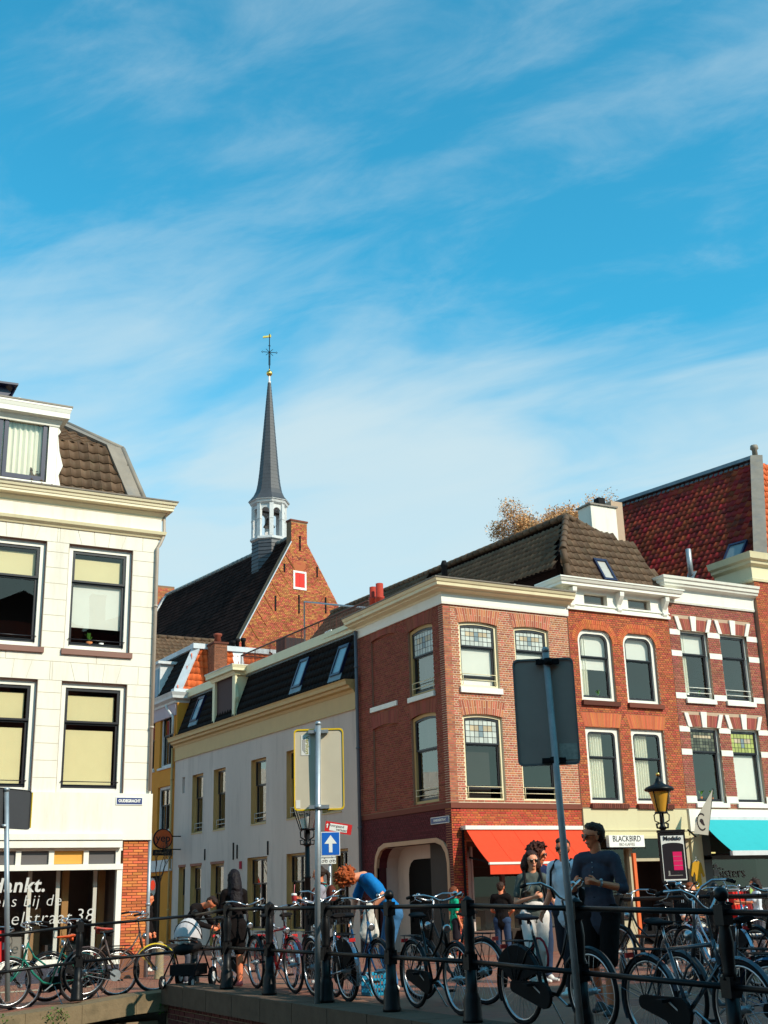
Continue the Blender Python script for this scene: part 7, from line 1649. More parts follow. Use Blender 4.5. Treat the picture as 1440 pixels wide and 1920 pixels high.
# ------------------------------------------------------------------ bicycles
m_frameblack = mat('bike_black', (0.005,0.005,0.006), 0.35, spec=0.3)
def make_bike(kind, label, mframe, saddle_m=None, bars='sweep', case=True, guard=False, rack=True, crate=False, tyre_m=None, fender_m=None, lock=False, ffm=None):
    t = thing('bicycle', label, 'bicycle', (0,0,0), group='bicycles parked along the railings')
    R = 0.352; xr, xf = -0.53, 0.58; bb = V((-0.07, 0, 0.29)); st = V((-0.24, 0, 0.80)); hb_ = V((0.365, 0, 0.66)); ht = V((0.30, 0, 0.90)) if kind != 'sport' else V((0.32,0,0.84))
    fm = fender_m or mframe
    for nm, x in (('rear_wheel', xr), ('front_wheel', xf)):
        mb = MB(); mb.tube([V((x+(R-0.018)*math.cos(2*PI*k/36), 0, R+(R-0.018)*math.sin(2*PI*k/36))) for k in range(36)], 0.020, 7, closed=True)
        ty = mb.build(nm, tyre_m if (tyre_m and nm == 'front_wheel') else m_rubber, t)
        mb = MB(); rr = R-0.045; mb.tube([V((x+rr*math.cos(2*PI*k/36), 0, R+rr*math.sin(2*PI*k/36))) for k in range(36)], 0.012, 5, closed=True); mb.build('rim', m_chrome, ty)
        mb = MB(); 
        for k in range(28):
            a = 2*PI*k/28; b = a+(0.9 if k % 2 else -0.9); y = 0.022 if k % 4 < 2 else -0.022
            mb.tube([V((x+0.028*math.cos(b), y, R+0.028*math.sin(b))), V((x+rr*math.cos(a), 0, R+rr*math.sin(a)))], 0.0016, 3, caps=False)
        mb.build('spokes', m_chrome, ty, kind='stuff')
        mb = MB(); rh = 0.045 if nm == 'rear_wheel' else 0.032; mb.lathe(V((x,-0.05,R)), [(0.012,-0.03),(0.014,0.0),(rh,0.012),(rh*0.8,0.05),(rh,0.088),(0.014,0.10),(0.012,0.13)], 12, axis=(0,1,0)); mb.build('hub', m_galv, ty)
    mb = MB(); r = 0.016
    mb.tube([bb, st], r, 8); mb.tube([hb_, ht], 0.020, 8)
    if kind == 'step':
        mb.tube([bb, V((0.05,0,0.33)), V((0.20,0,0.46)), hb_+V((0,0,0.02))], 0.018, 8)
        mb.tube([st.lerp(bb,0.45), V((0.0,0,0.56)), V((0.20,0,0.70)), ht-V((0,0,0.03))], 0.014, 8)
    elif kind == 'loop':
        mb.tube([bb+V((0,0,.02)), V((0.06,0,0.30)), V((0.16,0,0.40)), V((0.26,0,0.58)), hb_], 0.022, 8)
        mb.tube([st.lerp(bb,0.62), V((0.05,0,0.50)), V((0.2,0,0.66)), ht-V((0,0,0.05))], 0.012, 8)
    else:
        mb.tube([bb, hb_], 0.018, 8); mb.tube([st-V((0,0,0.04)), ht-V((0,0,0.03))], 0.016, 8)
    for s in (-1, 1):
        mb.tube([bb+V((0,s*0.03,0)), V((xr, s*0.06, R))], 0.009, 6); mb.tube([st-V((0,0,0.07)), V((-0.32,s*0.04,0.66)), V((xr, s*0.06, R))], 0.008, 6)
    mb.lathe(bb-V((0,0.04,0)), [(0.025,0),(0.025,0.08)], 10, axis=(0,1,0))
    fr_ = mb.build('frame', mframe, t)
    mb = MB(); mb.tube([hb_+V((0,0,0.0)), hb_+V((0.02,0,-0.06))], 0.02, 8)
    for s in (-1, 1): mb.tube([hb_+V((0.015,0,-0.04)), hb_+V((0.03,s*0.055,-0.08)), V((0.50,s*0.055,0.44)), V((xf,s*0.055,R))], 0.0115, 6)
    mb.build('fork', mframe if kind != 'chromefork' else m_chrome, t)
    mb = MB(); mb.tube([st-V((0,0,0.02)), V((-0.275,0,0.93))], 0.012, 8); mb.build('seat_post', m_chrome, t)
    mb = MB(); sp = V((-0.28,0,0.955)); sec = []
    prof = [(-0.13,0.085,0.045),(-0.10,0.10,0.055),(-0.03,0.085,0.05),(0.05,0.045,0.04),(0.12,0.022,0.03),(0.145,0.012,0.015)]
    rings = []
    for x, w_, h_ in prof: rings.append([sp+V((x, w_*math.cos(2*PI*k/10), 0.01+(h_*0.5)*math.sin(2*PI*k/10)+(0.015 if x < -0.05 else 0))) for k in range(10)])
    for a, b in zip(rings, rings[1:]):
        for k in range(10): mb.quad([a[k], a[(k+1) % 10], b[(k+1) % 10], b[k]], 0, True)
    mb.quad(list(reversed(rings[0]))); mb.quad(rings[-1])
    for s in (-1,1): mb.lathe(sp+V((-0.09,s*0.05,-0.05)), [(0.018,0),(0.018,0.05)], 8)
    mb.build('saddle', saddle_m or m_blackmat, t)
    for x, a0, a1 in ((xr, 15, 205), (xf, 20, 150)):
        mb = MB()
        n = 16; rr = R+0.022
        pts = [(x+rr*math.cos(math.radians(a0+(a1-a0)*k/n)), R+rr*math.sin(math.radians(a0+(a1-a0)*k/n))) for k in range(n+1)]
        for (xa, za), (xb, zb) in zip(pts, pts[1:]):
            ra = V((xa-x,0,za-R)).normalized()*0.012; rb_ = V((xb-x,0,zb-R)).normalized()*0.012
            mb.quad([V((xa,-0.028,za))-ra, V((xb,-0.028,zb))-rb_, V((xb,0,zb))+rb_*.3, V((xa,0,za))+ra*.3], 0, True); mb.quad([V((xa,0,za))+ra*.3, V((xb,0,zb))+rb_*.3, V((xb,0.028,zb))-rb_, V((xa,0.028,za))-ra], 0, True)
        for s in (-1,1): mb.tube([V((x,s*0.05,R)), V((x+(R+0.02)*math.cos(math.radians(165 if x < 0 else 140)), s*0.03, R+(R+0.02)*math.sin(math.radians(165 if x<0 else 140))))], 0.003, 4)
        mb.build('mudguard', (ffm or fm) if x > 0 else fm, t)
    # handlebar
    stem = ht+V((-0.035,0,0.22)); mb = MB(); mb.tube([ht-V((0,0,0.01)), stem, stem+V((0.05,0,0.01))], 0.012, 8)
    if bars == 'sweep': hp = [(0.06,0,0.0),(0.09,0.06,0.01),(0.12,0.13,0.04),(0.08,0.22,0.07),(-0.04,0.28,0.07),(-0.16,0.30,0.05)]
    elif bars == 'flat': hp = [(0.06,0,0.0),(0.07,0.10,0.01),(0.05,0.22,0.03),(0.0,0.31,0.03)]
    else: hp = [(0.05,0,0.0),(0.03,0.05,0.03),(0.02,0.12,0.11),(0.0,0.22,0.16),(-0.10,0.30,0.16),(-0.18,0.31,0.14)]
    for s in (-1, 1): mb.tube([stem+V((x, s*y, z)) for x, y, z in hp], 0.0115, 8)
    hbm = mb.build('handlebar', m_chrome, t)
    for s in (-1, 1):
        mb = MB(); a, b = hp[-2], hp[-1]; A = stem+V((a[0],s*a[1],a[2])); B = stem+V((b[0],s*b[1],b[2])); A = A.lerp(B, 0.1); mb.tube([A, B+(B-A)*0.12], 0.017, 8); mb.build('grip', m_blackmat, hbm)
        mb = MB(); mb.tube([A+V((0.06,0,-0.01)), A+V((0.03,0,-0.045)), B+V((0.02,0,-0.05))], 0.005, 5); mb.build('brake_lever', m_chrome, hbm)
    mb = MB(); p = stem+V((hp[2][0], hp[2][1], hp[2][2]+0.02)); mb.lathe(p, [(0.028,0),(0.03,0.012),(0.02,0.028),(0.005,0.032)], 12); mb.build('bell', m_chrome, hbm)
    mb = MB(); mb.tube([stem+V((0.09,0.08,0)), stem+V((0.16,0.05,-0.10)), V((0.42,0.02,0.66)), V((0.50,0.04,0.45))], 0.003, 4, caps=False); mb.tube([stem+V((0.09,-0.08,0)), stem+V((0.14,-0.02,-0.13)), V((0.25,-0.02,0.62)), V((0.1,-0.02,0.42))], 0.003, 4, caps=False); mb.build('brake_cable', m_blackmat, hbm)
    # crank, pedals, case, stand, rack, lights
    mb = MB(); ca_ = 0.6; c1 = bb+V((0.165*math.cos(ca_),0.09,-0.165*math.sin(ca_))); c2 = bb-V((0.165*math.cos(ca_),0.09,-0.165*math.sin(ca_)))
    mb.bar(bb+V((0,0.07,0)), c1, 0.02, 0.012); mb.bar(bb-V((0,0.07,0)), c2-V((0,0,0)), 0.02, 0.012); mb.tube([bb-V((0,0.08,0)), bb+V((0,0.08,0))], 0.009, 6); ck = mb.build('crank', m_galv, t)
    for c in (c1+V((0,0.05,0)), c2-V((0,0.05,0))): mb = MB(); mb.box(c, (0.085,0.08,0.024)); mb.build('pedal', m_blackmat, ck)
    if case:
        P = []
        for k in range(9): a = -PI/2+PI*k/8; P.append((bb.x+0.115*math.cos(a), bb.z+0.115*math.sin(a)))
        for k in range(7): a = PI/2+PI*k/6; P.append((xr+0.055*math.cos(a), R+0.055*math.sin(a)))
        mb = MB(); mb.prism([V((x, -0.05, z)) for x, z in P], (0,-0.035,0)); mb.build('chain_case', m_blackmat, t)
    else:
        mb = MB(); mb.lathe(bb+V((0,-0.05,0)), [(0.085,0),(0.085,-0.005)], 20, axis=(0,1,0)); mb.tube([bb+V((0,-0.052,0.085)), V((xr,-0.052,R+0.035))], 0.004, 4); mb.tube([bb+V((0,-0.052,-0.085)), V((xr,-0.052,R-0.035))], 0.004, 4); mb.build('chain_set', m_galv, t)
    if guard:
        for s in (-1, 1):
            P = [V((xr+(R+0.015)*math.cos(math.radians(a)), s*0.034, R+(R+0.015)*math.sin(math.radians(a)))) for a in range(20, 151, 10)]+[V((xr-0.02, s*0.05, R+0.02))]
            mb = MB(); mb.prism(P, (0, s*0.004, 0)); mb.build('coat_guard', m_blackmat, t)
    if rack:
        mb = MB(); z = 0.755
        for s in (-1, 0, 1): mb.tube([V((-0.33,s*0.055,z)), V((-0.72,s*0.06,z))], 0.006, 5)
        for x in (-0.36,-0.55,-0.72): mb.tube([V((x,-0.06,z)), V((x,0.06,z))], 0.005, 5)
        for s in (-1, 1): mb.tube([V((-0.62,s*0.06,z)), V((xr,s*0.065,R))], 0.005, 5); mb.tube([V((-0.40,s*0.06,z)), V((xr,s*0.065,R))], 0.004, 5)
        mb.tube([V((-0.33,0,z)), st-V((0,0,0.05))], 0.006, 5); mb.build('luggage_rack', m_black, t)
        mb = MB(); mb.box((-0.755,0,0.70), (0.02,0.08,0.04)); mb.build('rear_light', m_red, t)
    mb = MB(); mb.tube([bb+V((-0.05,0.03,-0.02)), V((-0.18,0.20,0.02)), V((-0.19,0.22,0.015))], 0.008, 6); mb.build('kickstand', m_galv, t)
    mb = MB(); mb.lathe(ht+V((0.05,0,-0.06)), [(0.02,0),(0.042,0.03),(0.045,0.05),(0.03,0.055)], 12, axis=(1,0,0)); mb.build('headlight', m_chrome, t)
    if lock: mb = MB(); mb.tube([V((-0.25+0.13*math.cos(a),0.06,0.62+0.16*math.sin(a))) for a in [k*2*PI/14 for k in range(14)]], 0.012, 6, closed=True); mb.build('chain_lock', mat('red_lock', (0.25,0.01,0.02), 0.7), t)
    if crate:
        c = V((0.42, 0, 1.0)); mb = MB(); w_, d_, h_ = 0.34, 0.46, 0.26
        for z in (-h_/2, h_/2-0.03, h_/2): 
            mb.bar(c+V((-w_/2,-d_/2,z)), c+V((w_/2,-d_/2,z)), 0.012, 0.03); mb.bar(c+V((-w_/2,d_/2,z)), c+V((w_/2,d_/2,z)), 0.012, 0.03); mb.bar(c+V((-w_/2,-d_/2,z)), c+V((-w_/2,d_/2,z)), 0.012, 0.03); mb.bar(c+V((w_/2,-d_/2,z)), c+V((w_/2,d_/2,z)), 0.012, 0.03)
        for k in range(12):
            y = -d_/2+d_*k/11; mb.bar(c+V((-w_/2,y,-h_/2)), c+V((-w_/2,y,h_/2)), 0.018 if k % 11 else 0.03, 0.012); mb.bar(c+V((w_/2,y,-h_/2)), c+V((w_/2,y,h_/2)), 0.018 if k % 11 else 0.03, 0.012)
        for k in range(9):
            x = -w_/2+w_*k/8; mb.bar(c+V((x,-d_/2,-h_/2)), c+V((x,-d_/2,h_/2)), 0.02, 0.012, up=(0,1,0)); mb.bar(c+V((x,d_/2,-h_/2)), c+V((x,d_/2,h_/2)), 0.02, 0.012, up=(0,1,0))
        mb.box(c-V((0,0,h_/2)), (w_,d_,0.012)); mb.box(c-V((0,0,h_/2-0.05)), (w_+0.004,d_+0.004,0.06)); mb.build('crate', m_blackmat, t)
        mb = MB(); mb.tube([ht+V((0,0.05,0)), c+V((0,0.1,-h_/2))], 0.008, 5); mb.tube([ht+V((0,-0.05,0)), c+V((0,-0.1,-h_/2))], 0.008, 5); mb.build('front_rack', m_black, t)
    return t
def put(t, x, y, ang, lean=0.05, label=None):
    t.rotation_euler = (lean, 0, ang); t.scale = (1.05,1.05,1.05); t.location = (x, y, deck(x, y)-max(0, 11-y)*0.02+0.001)
    if label: t['label'] = label
    return t
def by_wheels(t, prx, pfx, lean=0.04, label=None, dx=0, dy=0):
    """rear and front ground contacts given as photo pixels"""
    a, b = G(*prx), G(*pfx); c = (a+b)/2; ang = math.atan2(b.y-a.y, b.x-a.x); print('bike', [round(v,2) for v in (c.x, c.y, (b-a).length)])
    return put(t, c.x+dx, c.y+dy, ang, lean, label)
M_ = lambda n, c, r=0.25: mat(n, c, r, coat=0.5)
m_bteal = M_('bike_teal', (0.01,0.16,0.11)); m_brust = M_('bike_rust_brown', (0.07,0.035,0.025), 0.5); m_bsilver = mat('bike_silver', (0.45,0.48,0.55), 0.25, 0.8)
m_bred = M_('bike_red', (0.50,0.015,0.02)); m_bblue = M_('bike_blue', (0.02,0.12,0.28)); m_bgreyb = M_('bike_grey_blue', (0.05,0.075,0.10)); m_bnavy = M_('bike_navy', (0.01,0.015,0.05))
m_sadred = mat('saddle_red', (0.50,0.045,0.015), 0.35); m_yt = mat('yellow_tyre', (0.62,0.42,0.03), 0.7)
BK = 'bicycle'
rustb = make_bike('step', 'old rust brown bicycle with red saddle and yellow front tyre by the brick pier', m_brust, m_sadred, 'sweep', case=False, rack=False, fender_m=m_brust, ffm=m_yt)
put(rustb, 6.12, 20.36, math.radians(2), 0.05)
teal = make_bike('step', 'teal framed bicycle with glossy orange-red saddle left of the rust brown one', m_bteal, mat('saddle_orange', (0.65,0.08,0.01), 0.3), 'sweep', guard=True)
put(teal, 5.0, 20.50, math.radians(186), 0.04)
blk = make_bike('step', 'dark bicycle with chrome rim standing behind the rust brown one, facing left', m_frameblack, None, 'sweep')
put(blk, 5.7, 20.85, math.radians(184), -0.03)
b = copy_tree(blk); put(b, 4.0, 20.55, math.radians(5), 0.05, 'black bicycle half out of the picture at the bottom left corner')
# along the bridge, almost parallel to the railing
A = math.radians
sil = make_bike('sport', 'silver framed bicycle with pale front tube just right of the stroller', m_bsilver, None, 'flat', case=False, rack=True)
put(sil, 7.60, 19.35, A(-99), 0.06)
b = copy_tree(blk); put(b, 7.45, 18.25, A(-94), 0.06, 'black bicycle with round white sticker between the first two bridge posts')
mb = MB(); mb.lathe(V((-0.35,0.05,0.62)), [(0.075,0),(0.075,0.006)], 18, axis=(0,1,0))
stk = bpy.data.objects.new('sticker', mb.mesh('sticker', m_signwhite)); COL.objects.link(stk); stk.parent = b
b = copy_tree(sil); put(b, 7.85, 17.75, A(82), -0.04, 'second silver framed bicycle, facing away beside the post with the bright base')
redb = make_bike('sport', 'bright red framed bicycle leaning behind the third bridge post', m_bred, None, 'sweep', case=False, rack=True)
put(redb, 7.42, 16.85, A(-93), 0.06)
crt = make_bike('step', 'black bicycle with a slatted black crate on the front, left of the yellow rimmed sign', m_frameblack, None, 'high', guard=True, crate=True)
put(crt, 7.62, 15.85, A(-99), 0.03)
gr2 = make_bike('loop', 'silver and red bicycle with low bars directly behind the sign pole', m_bsilver, None, 'sweep', guard=True, case=True)
put(gr2, 7.32, 14.95, A(86), -0.06)
blu = make_bike('loop', 'blue bicycle with large front wheel towards the viewer beside the ball-topped post', m_bblue, None, 'sweep', fender_m=m_frameblack)
put(blu, 7.52, 14.45, A(-95), 0.06)
b = copy_tree(blk); put(b, 8.15, 13.3, A(100), -0.03, 'dark bicycle standing furthest behind the ball-topped post')
dk = make_bike('step', 'black city bicycle with chrome bars and bell right of the ball-topped post', m_frameblack, None, 'sweep', guard=False, lock=False)
put(dk, 7.40, 12.45, A(-96), 0.04)
big = make_bike('loop', 'big black bicycle with coat guard and red chain lock before the woman in white trousers', m_frameblack, mat('saddle_patched', (0.05,0.02,0.02), 0.6), 'high', guard=True, lock=True)
put(big, 7.36, 10.15, A(-90), 0.04)
gb1 = make_bike('sport', 'grey-blue bicycle with straight tube in front of the man in the blue shirt', m_bgreyb, None, 'high', case=True, guard=False)
put(gb1, 7.36, 8.2, A(-92), 0.04)
gb2 = make_bike('loop', 'grey bicycle with wide chrome bars at the lower right, facing away', mat('bike_grey', (0.055,0.055,0.06), 0.4, 0.2), None, 'high', case=False)
put(gb2, 7.85, 8.35, A(84), -0.03)
bl3 = make_bike('loop', 'bright blue bicycle with blue mudguards at the right edge of the picture', m_bblue, None, 'sweep', guard=False, fender_m=m_bblue)
put(bl3, 7.72, 7.05, A(-86), 0.04)
# far side of the bridge and quay
far = [(12.05, 14.3, 95, blk, 'black bicycle leaning on the far railing below the orange upright board'), (11.95, 12.9, 80, gr2, 'silver bicycle with wire basket leaning on the far bridge railing'),
       (12.0, 11.6, 84, dk, 'black bicycle on the far railing beside the amber lamp post'),
       (14.2, 16.1, 10, crt, 'black bicycle with crate parked behind the far quay railing'), (15.4, 16.2, -8, blu, 'blue bicycle parked behind the far quay railing at the right')]
for x, y, a, src, lab in far: b = copy_tree(src); put(b, x, y, math.radians(a), 0.05, lab)

# ------------------------------------------------------------------ people
def cone(mb, p0, p1, r0, r1, sq=None, n=14):
    """round-ended cone; sq=(axis, factor) flattens it along an axis"""
    p0, p1 = V(p0), V(p1); d = p1-p0; L_ = d.length; d = d.normalized() if L_ > 1e-5 else V((0,0,1))
    a = d.orthogonal().normalized(); b = d.cross(a); rings = []
    for k in range(1, 5): t = PI/2*k/4; rings.append((p0-d*r0*math.cos(t), r0*math.sin(t)))
    m = max(1, int(L_/0.06))
    for k in range(1, m): rings.append((p0.lerp(p1, k/m), r0+(r1-r0)*k/m))
    for k in range(4): t = PI/2*k/4; rings.append((p1+d*r1*math.sin(t), r1*math.cos(t)))
    vs = [p0-d*r0]; 
    for c, r in rings:
        for j in range(n):
            q = 2*PI*j/n; vs.append(c+(a*math.cos(q)+b*math.sin(q))*r)
    vs.append(p1+d*r1)
    if sq:
        ax = V(sq[0]).normalized(); f = sq[1]; mid = p0
        for i, v in enumerate(vs):
            t = (v-p0).dot(d); c = p0+d*t; o_ = v-c; vs[i] = c+o_-ax*(o_.dot(ax)*(1-f))
    fs = [(0, 1+(j+1) % n, 1+j) for j in range(n)]
    R_ = len(rings)
    for i in range(R_-1):
        for j in range(n): fs.append((1+i*n+j, 1+i*n+(j+1) % n, 1+(i+1)*n+(j+1) % n, 1+(i+1)*n+j))
    e = len(vs)-1; fs += [(e, 1+(R_-1)*n+j, 1+(R_-1)*n+(j+1) % n) for j in range(n)]
    mb.faces(vs, fs, 0, True)
def grown(mb, name, m, parent, vox=0.012, smooth=4, noise_=None):
    o = mb.build(name, m, parent); r = o.modifiers.new('r', 'REMESH'); r.mode = 'VOXEL'; r.voxel_size = vox; r.use_smooth_shade = True
    s = o.modifiers.new('s', 'SMOOTH'); s.factor = 0.6; s.iterations = smooth
    if noise_:
        tx = bpy.data.textures.new(name, 'CLOUDS'); tx.noise_scale = noise_[1]; tx.noise_depth = 2
        d = o.modifiers.new('d', 'DISPLACE'); d.texture = tx; d.strength = noise_[0]; d.mid_level = 0.5
    REMESH.append(o); return o
m_skin = mat('skin', (0.72,0.20,0.085), 0.55, var=0.06, scale=8); m_skinp = mat('skin_pale', (0.78,0.31,0.17), 0.55, var=0.05, scale=8)
m_lip = mat('lips', (0.42,0.10,0.08), 0.5); m_eye = mat('eye_dark', (0.02,0.015,0.01), 0.2)
def cloth(name, col, var=0.18): return mat('cloth_'+name, col, 0.9, spec=0.1, var=var, scale=7, bump=0.6, bscale=14)
def hairm(name, col): return mat('hair_'+name, col, 0.6, spec=0.2, var=0.5, scale=28, bump=0.8, bscale=60)
def person(label, loc, face, J=None, h=1.75, shirt=None, sleeve='short', pants=None, leg='long', skin=None, hair=None, hstyle='short', shoes=None, glasses=False, look=None, female=False, vox=0.012, hands='relax', seat=False, pack=None, build=1.0, tuck=0.0, hem=0.0):
    """J overrides joints (metres for a 1.75 m figure; x = person's left, y = forward, z up)"""
    t = thing('person', label, 'person', loc, group=None); sk = skin or m_skin; k = h/1.75; base = V(loc)
    f = V((face[0], face[1], 0)).normalized(); l = V((-f.y, f.x, 0))
    D = dict(pel=(0,0,0.95), ch=(0,0,1.27), nk=(0,0,1.46), hd=(0,0.02,1.62), shL=(0.185,0,1.42), shR=(-0.185,0,1.42), elL=(0.25,-0.02,1.13), elR=(-0.25,-0.02,1.13), wrL=(0.27,0.08,0.88), wrR=(-0.27,0.08,0.88),
             hpL=(0.095,0,0.92), hpR=(-0.095,0,0.92), knL=(0.11,0.03,0.50), knR=(-0.11,0.03,0.50), anL=(0.11,-0.01,0.09), anR=(-0.11,-0.01,0.09))
    if female: D.update(shL=(0.165,0,1.40), shR=(-0.165,0,1.40), elL=(0.22,-0.02,1.12), elR=(-0.22,-0.02,1.12))
    D.update(J or {})
    P = {q: base+(l*v[0]+f*v[1]+V((0,0,v[2])))*k for q, v in D.items()}
    B = build*k
    up = (P['hd']-P['nk']).normalized()
    lk = V((look[0], look[1], look[2] if len(look) > 2 else 0)).normalized() if look else f
    lk = (lk-up*lk.dot(up)*0.75).normalized(); rr_ = lk.cross(up).normalized(); hd = P['hd']
    fr3 = (P['ch']-P['pel']).normalized(); lat = (P['shL']-P['shR']).normalized(); fwd = lat.cross(fr3).normalized(); 
    flat = (fwd, 0.66)
    def torso(mb, e=0.0, low=0.0):
        cone(mb, P['pel']+fr3*0.0, P['pel'].lerp(P['ch'],0.5), (0.155 if not female else 0.165)*B+e, (0.135 if not female else 0.115)*B+e, flat)
        cone(mb, P['pel'].lerp(P['ch'],0.5), P['ch'], (0.135 if not female else 0.118)*B+e, (0.165 if not female else 0.14)*B+e, flat)
        cone(mb, P['ch'], P['ch'].lerp(P['nk'],0.6), (0.165 if not female else 0.14)*B+e, 0.11*B+e, flat)
        cone(mb, P['shL'].lerp(P['shR'],0.1), P['shR'].lerp(P['shL'],0.1), (0.072 if not female else 0.062)*B+e, (0.072 if not female else 0.062)*B+e)
        if female:
            for s in (1,-1): cone(mb, P['ch']+lat*0.065*s*k+fwd*0.05*k, P['ch']+lat*0.07*s*k+fwd*0.075*k-fr3*0.01, 0.052*B+e, 0.046*B+e)
    def legs(mb, e=0.0, to=1.0, th=(0.088, 0.06, 0.042)):
        for s in 'LR':
            cone(mb, P['hp'+s], P['kn'+s], (th[0]+(0.012 if female else 0))*B+e, th[1]*B+e)
            if to > 0.5: cone(mb, P['kn'+s], P['kn'+s].lerp(P['an'+s], min(1, (to-0.5)*2)), th[1]*B+e, (th[1]+(th[2]-th[1])*min(1,(to-0.5)*2))*B+e)
        cone(mb, P['hpL'], P['hpR'], 0.10*B+e, 0.10*B+e)
    def arms(mb, e=0.0, to=1.0):
        for s in 'LR':
            a = 0.052 if not female else 0.043
            u = min(1, to*2); cone(mb, P['sh'+s], P['sh'+s].lerp(P['el'+s], u), a*B+e*1.0, (a-0.010*u)*B+e*(1.6 if to < 0.5 else 1))
            if to > 0.5: u = (to-0.5)*2; cone(mb, P['el'+s], P['el'+s].lerp(P['wr'+s], u), (a-0.010)*B+e, (a-0.010-0.013*u)*B+e)
    # body: one continuous mesh
    mb = MB(); torso(mb); arms(mb)
    legs(mb); cone(mb, P['nk']-up*0.06*k, hd-up*0.05*k, 0.060*B, 0.055*B)
    cone(mb, hd+up*0.035*k-lk*0.015*k, hd+up*0.03*k+lk*0.02*k, 0.084*k, 0.078*k); cone(mb, hd-up*0.02*k+lk*0.02*k, hd-up*0.075*k+lk*0.045*k, 0.066*k, 0.036*k)
    cone(mb, hd+lk*0.088*k+up*0.012*k, hd+lk*0.106*k-up*0.022*k, 0.010*k, 0.015*k); cone(mb, hd+lk*0.078*k-up*0.05*k-rr_*0.018*k, hd+lk*0.078*k-up*0.05*k+rr_*0.018*k, 0.012*k, 0.012*k)
    cone(mb, hd+lk*0.074*k+up*0.035*k-rr_*0.03*k, hd+lk*0.074*k+up*0.035*k+rr_*0.03*k, 0.012*k, 0.012*k)
    for s in (1,-1): cone(mb, hd+rr_*s*0.080*k+up*0.015*k, hd+rr_*s*0.080*k-up*0.02*k, 0.017*k, 0.012*k, (rr_, 0.55))
    for s in 'LR':
        wr, el = P['wr'+s], P['el'+s]; d = (wr-el).normalized(); si = 1 if s == 'L' else -1
        side = (l*-si) if abs(d.dot(l)) < 0.8 else f; pn = d.cross(side).normalized(); side = pn.cross(d).normalized()*(1 if pn.cross(d).dot(side) > 0 else -1)
        hp = wr+d*0.05*k; grip = hands == 'phone' or (isinstance(hands, dict) and hands.get(s))
        if isinstance(grip, tuple) or hands == 'phone': pass
        cone(mb, wr, wr+d*0.075*k, 0.027*k, 0.036*k, (pn, 0.5))
        thumb = V((0,0,1)) if abs(d.z) < 0.7 else f
        thumb = (thumb-d*thumb.dot(d)).normalized(); row = thumb; pn = d.cross(row).normalized(); 
        if pn.dot(-l*si) < 0: pn = -pn
        cone(mb, wr+d*0.02*k, wr+d*0.07*k, 0.030*k, 0.034*k, (pn, 0.5))
        curl = 0.9 if grip else 0.35
        for i, (o_, L_) in enumerate(((0.028,0.068),(0.010,0.076),(-0.009,0.071),(-0.027,0.056))):
            b0 = wr+d*0.085*k+row*o_*k; d1 = (d*math.cos(curl)+pn*math.sin(curl)); d2 = (d*math.cos(curl*2.3)+pn*math.sin(curl*2.3)); m1 = b0+d1*L_*0.5*k
            cone(mb, b0, m1, 0.0105*k, 0.010*k, n=8); cone(mb, m1, m1+d2*L_*0.5*k, 0.010*k, 0.0085*k, n=8)
        tb = wr+d*0.03*k+row*0.028*k; td = (row*0.7+d*0.7+pn*0.35).normalized(); cone(mb, tb, tb+td*0.035*k, 0.014*k, 0.011*k, n=8); cone(mb, tb+td*0.035*k, tb+(td*0.035+(d+pn*0.6).normalized()*0.028)*k, 0.011*k, 0.009*k, n=8)
    grown(mb, 'body', sk, t, vox*0.72, 3)
    # eyes, mouth
    if not glasses:
        mb = MB(); 
        for s in (1,-1): mb.sphere(hd+rr_*s*0.032*k+lk*0.086*k+up*0.014*k, 0.009*k, 8, 6)
        mb.build('eyes', m_eye, t)
    else:
        for s in (1,-1):
            mb = MB(); c = hd+rr_*s*0.034*k+lk*0.100*k+up*0.016*k; mb.lathe(c, [(0.001,-0.003),(0.022*k,-0.003),(0.0245*k,0.0),(0.022*k,0.003),(0.001,0.004)], 14, axis=lk); mb.build('lens', m_eye, t)
        mb = MB(); mb.bar(hd-rr_*0.066*k+lk*0.098*k+up*0.030*k, hd+rr_*0.066*k+lk*0.098*k+up*0.030*k, 0.004, 0.004)
        for s in (1,-1): mb.bar(hd+rr_*s*0.066*k+lk*0.096*k+up*0.026*k, hd+rr_*s*0.086*k-lk*0.01*k+up*0.022*k, 0.004, 0.005)
        mb.build('glasses_frame', m_eye, t)
    mb = MB(); cone(mb, hd+lk*0.089*k-up*0.049*k-rr_*0.02*k, hd+lk*0.089*k-up*0.049*k+rr_*0.02*k, 0.0055*k, 0.0055*k, n=8); mb.build('mouth', m_lip, t)
    # hair
    hc = hd+up*0.045*k-lk*0.018*k; mb = MB(); hm = hair or hairm('brown', (0.05,0.025,0.015)); nz = (0.02, 0.03); hv = vox*0.8
    if hstyle == 'short':
        cone(mb, hc+up*0.005*k-lk*0.015*k, hc+up*0.028*k+lk*0.018*k, 0.090*k, 0.072*k); cone(mb, hc-up*0.04*k-lk*0.03*k, hc-lk*0.02*k, 0.072*k, 0.085*k); cone(mb, hc+up*0.05*k+lk*0.045*k-rr_*0.03*k, hc+up*0.055*k+lk*0.05*k+rr_*0.03*k, 0.035*k, 0.035*k); nz = (0.018, 0.025)
    elif hstyle in ('bob', 'mid'):
        cone(mb, hc, hc+up*0.02*k, 0.096*k, 0.088*k); L_ = 0.17 if hstyle == 'bob' else 0.22
        for s in (1,-1): cone(mb, hc+rr_*s*0.05*k-lk*0.02*k, hc+rr_*s*0.085*k-up*L_*0.6*k-lk*0.02*k, 0.06*k, 0.066*k); cone(mb, hc+rr_*s*0.085*k-up*L_*0.6*k-lk*0.02*k, hc+rr_*s*0.08*k-up*L_*k-lk*0.03*k, 0.066*k, 0.04*k)
